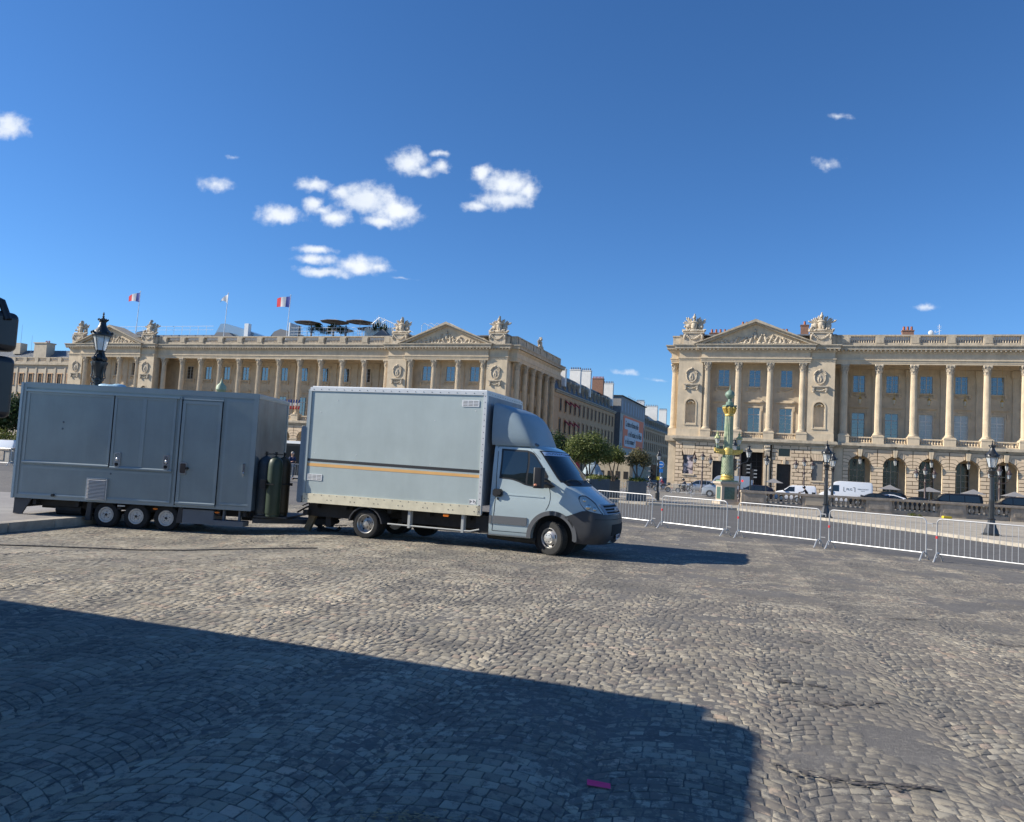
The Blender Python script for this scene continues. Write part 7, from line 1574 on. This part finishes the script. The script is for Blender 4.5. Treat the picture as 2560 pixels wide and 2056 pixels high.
# ------------------------------------------------------------------ people (one skinned surface each) and motorcycles
def skinmesh(name, pts, edges, m_, parent, sub=1):
    me = bpy.data.meshes.new(name); me.from_pydata([p[:3] for p in pts], edges, []); o = bpy.data.objects.new(name, me); col.objects.link(o)
    sk = o.modifiers.new('s', 'SKIN'); sk.use_smooth_shade = True
    for v, p in zip(me.skin_vertices[0].data, pts): v.radius = (p[3], p[3])
    me.skin_vertices[0].data[0].use_root = True
    sb = o.modifiers.new('u', 'SUBSURF'); sb.levels = sub; sb.render_levels = sub
    dg = bpy.context.evaluated_depsgraph_get(); nm = bpy.data.meshes.new_from_object(o.evaluated_get(dg)); o.modifiers.clear(); o.data = nm
    nm.materials.clear(); nm.materials.append(m_); o.parent = parent; return o
skinm = mat('skin', (.50, .29, .20), .6)
def person(label, loc, rz, J, top, trousers, head, sleeve=.5, s_=1., hat=None):
    t = thing('person', label, 'person', loc, rz); t.scale = (s_,) * 3
    g = lambda k: Vector(J[k])
    names = ['pel', 'chest', 'neck', 'headb', 'headt', 'shL', 'elL', 'wrL', 'haL', 'shR', 'elR', 'wrR', 'haR', 'hiL', 'knL', 'anL', 'toL', 'hiR', 'knR', 'anR', 'toR']
    rad = dict(pel=.13, chest=.14, neck=.055, headb=.085, headt=.08, sh=.06, el=.042, wr=.03, ha=.038, hi=.085, kn=.058, an=.04, to=.035)
    pts = [(*J[n], rad[n] if n in rad else rad[n[:2]]) for n in names]; ix = {n: i for i, n in enumerate(names)}
    ed = [('pel', 'chest'), ('chest', 'neck'), ('neck', 'headb'), ('headb', 'headt'), ('chest', 'shL'), ('shL', 'elL'), ('elL', 'wrL'), ('wrL', 'haL'), ('chest', 'shR'), ('shR', 'elR'), ('elR', 'wrR'), ('wrR', 'haR'), ('pel', 'hiL'), ('hiL', 'knL'), ('knL', 'anL'), ('anL', 'toL'), ('pel', 'hiR'), ('hiR', 'knR'), ('knR', 'anR'), ('anR', 'toR')]
    skinmesh('body', pts, [(ix[a], ix[b]) for a, b in ed], skinm, t)
    mixv = lambda a, b, k: tuple(Vector(J[a]).lerp(Vector(J[b]), k))
    def limb(a, b, k): return mixv(a, b, k)
    sp = [(*J['pel'], .155), (*J['chest'], .17), (*J['shL'], .082), (*J['shR'], .082)]; se = [(0, 1), (1, 2), (1, 3)]
    for s2 in 'LR':
        i0 = 2 if s2 == 'L' else 3; sp.append((*J['el' + s2], .062)); se.append((i0, len(sp) - 1))
        if sleeve > .6: sp.append((*J['wr' + s2], .05)); se.append((len(sp) - 2, len(sp) - 1))
    skinmesh('jacket' if sleeve > .6 else 'shirt', sp, se, top, t)
    tp = [(*J['pel'], .16)]; te = []
    for s2 in 'LR':
        b0 = len(tp); tp += [(*J['hi' + s2], .11), (*J['kn' + s2], .085), (*J['an' + s2], .065)]; te += [(0, b0), (b0, b0 + 1), (b0 + 1, b0 + 2)]
    skinmesh('trousers', tp, te, trousers, t)
    h = g('headt')
    hc = (g('headb') + g('headt')) / 2
    if hat: MB().ell(tuple(hc + Vector((0, 0, .03))), (.145, .16, .15), 12, 8).build('helmet', hat, t, smooth=60); MB().ell(tuple(hc + Vector((0, -.12, .02))), (.09, .05, .05), 8, 5).build('visor', blackp, t)
    else: MB().ell(tuple(hc + Vector((0, .03, .05))), (.105, .115, .10), 10, 6).build('hair', head, t, smooth=60)
    f = MB(); f.ell(tuple(hc + Vector((0, -.105, -.01))), (.016, .025, .03), 6, 4)
    for q in (-1, 1): f.ell(tuple(hc + Vector((q * .1, .0, .0))), (.015, .03, .04), 6, 4)
    f.build('nose_and_ears', skinm, t)
    for s2 in 'LR': MB().ell(tuple(g('to' + s2).lerp(g('an' + s2), .35) - Vector((0, 0, .02))), (.055, .14, .05), 8, 5).build('shoe', mat('shoe', (.03, .03, .03), .6), t)
    for s2 in 'LR':
        hp_ = g('ha' + s2); d_ = (g('ha' + s2) - g('wr' + s2)).normalized(); fm = MB()
        for q in range(4): fm.cyl(tuple(hp_ + Vector(((q - 1.5) * .016, 0, 0))), tuple(hp_ + d_ * (.07 - abs(q - 1.3) * .008) + Vector(((q - 1.5) * .018, 0, -.015))), .009, .007, 5)
        fm.cyl(tuple(hp_ - d_ * .02), tuple(hp_ + Vector((.045, 0, .01))), .010, .008, 5); fm.build('fingers', skinm, t)
    return t
STAND = dict(pel=(0, 0, .95), chest=(0, .0, 1.30), neck=(0, 0, 1.50), headb=(0, -.03, 1.62), headt=(0, -.03, 1.74), shL=(-.17, 0, 1.42), elL=(-.23, -.02, 1.14), wrL=(-.12, -.24, 1.16), haL=(-.06, -.30, 1.18), shR=(.17, 0, 1.42), elR=(.23, -.02, 1.14), wrR=(.10, -.24, 1.18), haR=(.05, -.30, 1.20), hiL=(-.09, 0, .90), knL=(-.10, -.02, .50), anL=(-.10, 0, .09), toL=(-.11, -.13, .04), hiR=(.09, 0, .90), knR=(.10, -.02, .50), anR=(.10, 0, .09), toR=(.11, -.13, .04))
m_man = person('man in a dark blue shirt looking at a phone behind the white barriers', (-15.25, 55.4, 0), R(38), STAND, mat('navy_shirt', (.015, .025, .08), .85), mat('dark_trousers', (.03, .035, .06), .85), mat('grey_hair', (.35, .32, .29), .8), .5, 1.07)
MB().box(-.035, .035, -.37, -.36, 1.16, 1.30).build('phone', darkgap, m_man)
RIDE = dict(pel=(0, .18, .86), chest=(0, -.02, 1.20), neck=(0, -.10, 1.38), headb=(0, -.15, 1.48), headt=(0, -.16, 1.60), shL=(-.18, -.06, 1.30), elL=(-.27, -.22, 1.10), wrL=(-.30, -.46, 1.06), haL=(-.30, -.52, 1.05), shR=(.18, -.06, 1.30), elR=(.27, -.22, 1.10), wrR=(.30, -.46, 1.06), haR=(.30, -.52, 1.05), hiL=(-.10, .15, .80), knL=(-.20, -.22, .72), anL=(-.18, -.02, .34), toL=(-.19, -.14, .30), hiR=(.10, .15, .80), knR=(.20, -.22, .72), anR=(.18, -.02, .34), toR=(.19, -.14, .30))
def motorbike(label, x, y, z, rz, paint, cowl=True):
    t = thing('motorcycle', label, 'motorcycle', (x, y, z), rz, 'motorcycles in the carriageway')
    for yy_ in (-.78, .68):
        w_ = MB().tube([(0, yy_ + .27 * math.cos(2 * math.pi * i / 20), .31 + .27 * math.sin(2 * math.pi * i / 20)) for i in range(20)], .055, 7, closed=True).build('tyre', rubber, t, smooth=60); MB().cyl((-.02, yy_, .31), (.02, yy_, .31), .22, n=14).build('rim', rimsil, w_)
    MB().ell((0, -.05, .60), (.16, .42, .20), 12, 8).ell((0, -.18, .82), (.17, .26, .14), 12, 6).ell((0, .0, .42), (.20, .28, .18), 10, 6).build('body', paint, t, smooth=60); MB().ell((0, .35, .80), (.15, .40, .07), 12, 6).build('seat', blackp, t, smooth=60)
    MB().cyl((-.08, -.78, .31), (-.08, -.48, .95), .03, n=6).cyl((.08, -.78, .31), (.08, -.48, .95), .03, n=6).tube([(-.34, -.50, 1.04), (-.1, -.52, 1.02), (.1, -.52, 1.02), (.34, -.50, 1.04)], .018, 6).cyl((.16, .2, .32), (.18, .75, .38), .05, n=8).build('fork_and_bars', chassis, t)
    if cowl: MB().ell((0, -.62, .92), (.20, .14, .22), 10, 6).build('fairing', paint, t, smooth=60)
    MB().ell((0, -.75, .92), (.08, .04, .08), 8, 5).build('headlight', hm, t); MB().cbox(0, .78, 1.0, .42, .36, .34).build('top_box', blackp, t)
    for q in (-1, 1): MB().ell((q * .36, -.48, 1.16), (.07, .02, .05), 8, 5).build('mirror', blackp, t)
    return t
jk = mat('black_jacket', (.015, .016, .02), .7); gjk = mat('grey_jacket', (.10, .11, .13), .8); rjk = mat('pink_top', (.35, .05, .09), .8)
for lb, x, y, rz, p_, top, hat, lbp in (('dark motorcycle behind the balustrade in front of the small white van', 31.0, 82.0, R(-90) - AL, blackcar, jk, mat('black_helmet', (.01, .01, .012), .15, coat=1), 'rider in black with black helmet riding past the small white van'),
    ('black scooter with luggage box beside the askew barrier', 21.3, 95, R(-95) - AL, blackcar, gjk, mat('black_helmet'), 'rider in grey jacket with black helmet leaning on handlebars, left of hatchback'),
    ('motorcycle at the head of the group beside the blue sign', 17.9, 99, R(-80) - AL, navy, gjk, mat('black_helmet'), 'rider in grey at the left of the group under the blue sign'),
    ('scooter carrying the rider in a pink top', 19.2, 98, R(-85) - AL, silver, rjk, mat('white_helmet', (.7, .7, .7), .2, coat=1), 'rider in a pink top with white helmet')):
    zz = STREET; motorbike(lb, x, y, zz, rz, p_); person(lbp, (x, y, zz), rz, RIDE, top, jk, None, .9, 1.05, hat)
for i, (x, y, lb, m_) in enumerate(((12.6, 92, 'dark clad pedestrian behind the railing between the planters', jk), (15.6, 95, 'pedestrian in grey behind the barrier right of the narrow planter', gjk))): person(lb, (x, y, STREET), R(20 + 40 * i), STAND, m_, jk, mat('dark_hair', (.02, .015, .01), .7), .9)

# ------------------------------------------------------------------ signals and signs
def signal(label, x, y, z, h, heads, lamp=None, m_=iron, cat='traffic light', yaw=-AL, red=None):
    t = thing('traffic_light', label, cat, (x, y, z), yaw, 'traffic lights'); MB().lathe([(.16, 0), (.14, .5), (.09, .6), (.07, 1.0), (.055, h)], n=10).build('pole', m_, t)
    for (dx, zt, sd) in heads:
        b_ = MB().rbox(dx - .16, dx + .16, -.12, .12, zt - .95, zt, .04).build('signal_box', darkgap, t)
        for k in range(3):
            zc = zt - .17 - k * .3; MB().cyl((dx + sd * .1, -.125, zc), (dx + sd * .1, -.115, zc), .1, n=12).build('lens', blackp, b_); MB().prismx([(-.14, zc + .02), (-.14, zc + .12), (.14, zc + .12), (.14, zc + .02)], dx + sd * .16, dx + sd * .42).build('visor', mat('visor_grey', (.30, .31, .32), .5), b_)
    if lamp: mk_parislamp_head(t, h, lamp, m_)
    if red: MB().cyl((red[0], -.15, red[1]), (red[0], -.10, red[1]), .085, n=12).build('red_signal', mat('red_signal', (.5, .01, .01), .4, emit=(1, .03, .02, .8)), t)
    return t
signal('black signal post with three visored lights beside the planter trees', 9.48, 49.94, .13, 2.55, [(-.30, 2.25, -1)], .62)
MB().box(-.11, .11, -.08, -.06, 1.30, 1.52).build('yellow_plate', mat('yellow_paint'), bpy.data.objects['traffic_light'])
signal('signal post with black lantern directly behind the green column', 18.0, 63, -.4, 4.35, [(.05, 3.75, 1)], .95)
signal('red brown signal post with a lit red lamp right of the green column', 18.8, 64, -.4, 4.2, [(.35, 3.4, 1)], None, brass_iron, red=(.22, 2.0)); signal('thin signal post before the dark portal of the near palace', 20.9, 68, -.45, 3.6, [(.1, 3.1, 1)], None, iron)
t = thing('street_lamp', 'black lantern on a curved arm between green column and portal', 'street lamp', (18.9, 62.5, -.4), 0, 'street lamps'); MB().tube([(-.9, 0, 2.9), (-.4, 0, 3.4), (0, 0, 3.55), (.1, 0, 3.85)], .035, 6).build('arm', iron, t); o = mk_parislamp_head(t, 3.85, 1.0); o.location.x = .1
t = thing('street_lamp', 'pale small lantern before the portal, right of the curved arm lantern', 'street lamp', (21.6, 66, -.4), 0, 'street lamps'); MB().cyl((0, 0, 0), (0, 0, 3.4), .05, n=8).build('post', iron, t); mk_parislamp_head(t, 3.4, .85)
sg = thing('road_sign', 'round blue sign with white bar above a small blue plate', 'sign', (18.1, 94, STREET), -.15)
MB().cyl((0, 0, 0), (0, 0, 3.3), .04, n=8).build('post', steel, sg); d_ = MB().cyl((0, -.05, 3.3), (0, -.08, 3.3), .42, n=24).build('disc', mat('sign_white', (.75, .77, .8), .4), sg); MB().cyl((0, -.081, 3.3), (0, -.09, 3.3), .36, n=24).build('blue_field', mat('sign_blue', (.03, .22, .62), .4), d_); MB().box(-.26, .26, -.10, -.091, 3.24, 3.36).build('bar', mat('sign_white'), d_); MB().box(-.30, .30, -.08, -.05, 2.35, 2.80).build('plate', mat('sign_blue'), sg)

# ------------------------------------------------------------------ trees and planting
def leafmat(name, c, c2, tr=.25):
    m = mat(name, c, .6, var=.0, spec=.3); nt = m.node_tree; b = nt.nodes['Principled BSDF']; g = nt.nodes.new('ShaderNodeNewGeometry'); x = nt.nodes.new('ShaderNodeMix'); x.data_type = 'RGBA'
    nt.links.new(g.outputs['Random Per Island'], x.inputs[0]); x.inputs[6].default_value = (*c, 1); x.inputs[7].default_value = (*c2, 1); nt.links.new(x.outputs[2], b.inputs['Base Color'])
    tl = nt.nodes.new('ShaderNodeBsdfTranslucent'); nt.links.new(x.outputs[2], tl.inputs[0]); mx = nt.nodes.new('ShaderNodeMixShader'); mx.inputs[0].default_value = tr; nt.links.new(b.outputs[0], mx.inputs[1]); nt.links.new(tl.outputs[0], mx.inputs[2]); nt.links.new(mx.outputs[0], nt.nodes['Material Output'].inputs[0]); return m
lf = leafmat('leaves', (.06, .095, .025), (.20, .22, .065), .35); lf2 = leafmat('dark_leaves', (.02, .045, .015), (.06, .09, .03)); lf3 = leafmat('dry_leaves', (.08, .085, .035), (.20, .17, .08), .35); grs = leafmat('planter_herbs', (.08, .11, .02), (.22, .22, .06))
bark = mat('bark', (.16, .12, .085), .9, var=.2, vscale=8, bump=.01, bscale=20)
def leaves(centers, n, size, seed, shell=.55):
    rs_ = np.random.RandomState(seed); V = []; F = []; k = 0
    wts = np.array([c[3] * c[4] * c[5] for c in centers]); wts = wts / wts.sum()
    for ci, c in enumerate(centers):
        m_ = int(n * wts[ci]); d = rs_.randn(m_, 3); d /= np.linalg.norm(d, axis=1, keepdims=True); rr_ = (shell + (1 - shell) * rs_.rand(m_, 1)) * (1 + .16 * rs_.randn(m_, 1)); p = np.array(c[:3]) + d * rr_ * np.array(c[3:6])
        u = rs_.randn(m_, 3); u /= np.linalg.norm(u, axis=1, keepdims=True); v = np.cross(u, d + .3 * rs_.randn(m_, 3)); v /= np.linalg.norm(v, axis=1, keepdims=True) + 1e-9; s_ = size * rs_.uniform(.6, 1.3, (m_, 1))
        q = np.stack([p - u * s_, p - v * s_ * .55, p + u * s_, p + v * s_ * .55], 1).reshape(-1, 3); V.append(q); F += [(k + 4 * i, k + 4 * i + 1, k + 4 * i + 2, k + 4 * i + 3) for i in range(m_)]; k += 4 * m_
    mb = MB(); mb.v = [tuple(x) for x in np.concatenate(V)]; mb.f = F; return mb
def tree(label, x, y, z, crown, n, size, seed, m_, stems=4, cz=2.2, group=None, name='tree'):
    t = thing(name, label, 'tree', (x, y, z), 0, group); r_ = random.Random(seed); me = leaves(crown, n, size, seed); o = me.build('crown', m_, t)
    tr = MB()
    for k in range(stems):
        c = crown[k % len(crown)]; a = r_.uniform(0, 6.3); tx_, ty_ = c[0] + r_.uniform(-.3, .3) * c[3], c[1] + r_.uniform(-.3, .3) * c[4]; tr.tube([(r_.uniform(-.1, .1), r_.uniform(-.1, .1), 0), (tx_ * .35 + r_.uniform(-.08, .08), ty_ * .35, c[2] * .35), (tx_ * .75, ty_ * .75 + r_.uniform(-.1, .1), c[2] * .68), (tx_, ty_, c[2] + c[5] * .2)], [.055, .045, .035, .018], 6)
        for q in range(5):
            b0 = Vector((tx_ * .7, ty_ * .7, c[2] * .72)); e_ = Vector((c[0] + r_.uniform(-.8, .8) * c[3], c[1] + r_.uniform(-.8, .8) * c[4], c[2] + r_.uniform(-.3, .7) * c[5])); tr.tube([b0, (b0 + e_) / 2 + Vector((0, 0, .1)), e_], [.025, .018, .008], 5)
    tr.build('trunk', bark, t, smooth=60); return t
TG = 'small trees in planters'
tree('dark leafy tree right behind the truck cab', 3.05, 51.5, 1.2, [(0, 0, 2.1, .8, .8, .95), (-.6, .2, 1.7, .7, .7, .7), (.5, .1, 1.5, .55, .6, .6)], 4200, .075, 1, lf2, group=TG)
tree('broad light green multi stem tree in the wide planter', 4.95, 48.6, 1.2, [(-.75, 0, 2.0, .85, .8, .85), (.1, -.2, 2.25, .85, .8, .8), (.85, .1, 1.75, .75, .75, .75), (-.2, .1, 1.5, .9, .8, .55), (-1.2, 0, 1.35, .5, .5, .5)], 7000, .07, 2, lf, 5, group=TG)
tree('small round tree just right of the broad planter tree', 6.75, 50.5, 1.2, [(0, 0, 1.75, .68, .65, .5), (-.45, 0, 1.5, .5, .5, .4), (.35, 0, 1.45, .45, .5, .35)], 2600, .06, 3, lf, 3, group=TG)
tree('sparse brownish tree in the narrow planter left of the signal', 7.95, 48.4, 1.2, [(0, 0, 1.65, .7, .65, .5), (.35, 0, 1.3, .5, .5, .4), (-.4, 0, 1.35, .45, .45, .4)], 2200, .06, 4, lf3, 4, group=TG)
plm = mat('planter_grey', (.10, .115, .125), .6, var=.1, vscale=3); plm2 = mat('planter_pale', (.30, .30, .27), .7, var=.1)
def planter(label, x, y, w, d, rz, seed, m1=plm):
    t = thing('planter', label, 'planter', (x, y, .13), rz, 'planters on the traffic island'); MB().box(-w / 2, w / 2, -d / 2, d / 2, 0, 1.18).build('box', m1, t)
    k = int(w / .11); 
    for i in range(k): MB().box(-w / 2 + (i + .15) * w / k, -w / 2 + (i + .85) * w / k, -d / 2 - .02, -d / 2, .03, 1.16).build('slat', m1, t)
    k = int(d / .3)
    for i in range(k): MB().box(-w / 2 - .02, -w / 2, -d / 2 + (i + .08) * d / k, -d / 2 + (i + .92) * d / k, .03, 1.16).build('slat', plm2, t)
    h = leaves([(0, 0, 1.22, w / 2 + .02, d / 2 + .02, .22)], int(900 * w), .06, seed, .2).build('herbs', grs, t); return t
planter('wide grey slatted planter under the broad tree', 5.35, 47.9, 1.25, 1.3, R(12), 1); planter('narrow grey slatted planter left of the signal post', 7.85, 48.1, 1.1, 1.1, R(-4), 2); planter('rear grey planter half hidden by the truck bonnet', 4.1, 51.6, 1.3, 1.2, R(12), 3); planter('planter with loose shrubs between the wide and the narrow one', 6.6, 51.2, 1.1, 1.1, R(6), 4)
planter('planter behind the truck cab', 3.0, 51.6, 1.1, 1.1, R(6), 5)
tree('dark tree at the far left edge beside the trailer', -58.2, 92, STREET, [(0, 0, 5.2, 2.6, 2.4, 2.0), (2.2, 0, 4.2, 1.8, 2, 1.6), (-2, 0, 4, 2, 2, 2), (1.5, 0, 6.4, 1.2, 1.2, 1.2)], 6500, .2, 6, lf2, 3, group='street trees at the far left')
tree('lower yellowish shrub beneath the far left tree', -57.2, 88.8, STREET, [(0, 0, 1.8, 1.7, 1.4, 1.3), (1.8, 0, 1.5, 1.3, 1.2, 1.2)], 3000, .13, 7, grs, 3, group='street trees at the far left')
hd = leaves([(-48.5 + i * .9, 9.5 + .5 * math.sin(i * 2), 27.6 + .45 * math.sin(i * 1.3), .8, .8, .9) for i in range(10)] + [(-33.5 + i * .8, 9, 27.9 + .6 * math.sin(i * 2), .6, .6, 1.0) for i in range(4)], 6000, .13, 9, .3)
hd.v = [tuple(fpos(*p)) for p in hd.v]; tag(hd.build('terrace_hedge', lf2, None), 'dark hedge plants on the roof terrace under the parasols', 'hedge', kind='stuff')
wd = leaves([(24.9, 48.4, .18, .28, .15, .16), (25.3, 48.3, .16, .2, .12, .12)], 220, .05, 12, .1).build('weeds', grs, None); tag(wd, 'tuft of weeds at the foot of the balustrade', 'weeds', kind='stuff')
# street level odds and ends at the mouth of the street
k_ = thing('red_kiosk', 'red kiosk behind the broad planter tree', 'kiosk', (5.4, 76, STREET), -AL); MB().box(-1.2, 1.2, -1, 1, .9, 3.1).prism([(-1.3, 3.1), (1.3, 3.1), (.9, 3.5), (-.9, 3.5)], -1.1, 1.1).build('cabin', redcloth, k_); MB().box(-1.25, 1.25, -1.05, 1.05, 0, .9).build('counter', white, k_)
k_ = thing('stone_shed', 'beige site hut beyond the sparse planter tree', 'hut', (14.6, 108, STREET), -AL); MB().box(-2.2, 2.2, -1.2, 1.2, 0, 4.2).build('cabin', mat('hut_beige', (.42, .34, .23), .85, var=.15, vscale=2), k_); MB().box(-2.3, 2.3, -1.3, 1.3, 4.2, 4.4).build('roof', stone2, k_); [MB().box(-1.9 + i * 1.1, -1.3 + i * 1.1, -1.23, -1.2, 1.2, 2.2).build('window', dark_in, k_) for i in range(4)]
k_ = thing('market_tent', 'pale blue and white striped tent behind the planter trees', 'tent', (10.2, 96, STREET), -AL); MB().lathe([(1.3, 1.7), (.9, 2.6), (.1, 3.4)], n=12).build('canopy', mat('tent_pale', (.26, .32, .34), .7, var=.3, vscale=6), k_); [MB().cyl((1.5 * math.cos(a), 1.5 * math.sin(a), 0), (1.5 * math.cos(a), 1.5 * math.sin(a), 2), .04, n=6).build('pole', steel, k_) for a in (.8, 2.4, 3.9, 5.5)]
for i, (s_, w_) in enumerate(((57.9, 1.9), (62.9, 2.2), (68.3, 2.0), (73.2, 2.0), (42.3, 2.0))):
    k_ = thing('cafe_parasol', ['grey cafe parasol before the second arch', 'grey cafe parasol before the third arch with the triple lamp', 'grey cafe parasol before the fourth arch', 'grey cafe parasol before the last arch at the right', 'grey cafe parasol at the portal of the near palace'][i], 'parasol', fpos(s_ + 1.5, -6, STREET), -AL, 'grey parasols along the arcade')
    MB().lathe([(w_, 1.75), (w_ * .5, 2.05), (.05, 2.4)], n=4, ph=math.pi / 4).build('canopy', mat('parasol_grey', (.20, .20, .21), .7), k_); MB().cyl((0, 0, 0), (0, 0, 2.35), .04, n=6).build('pole', steel, k_)
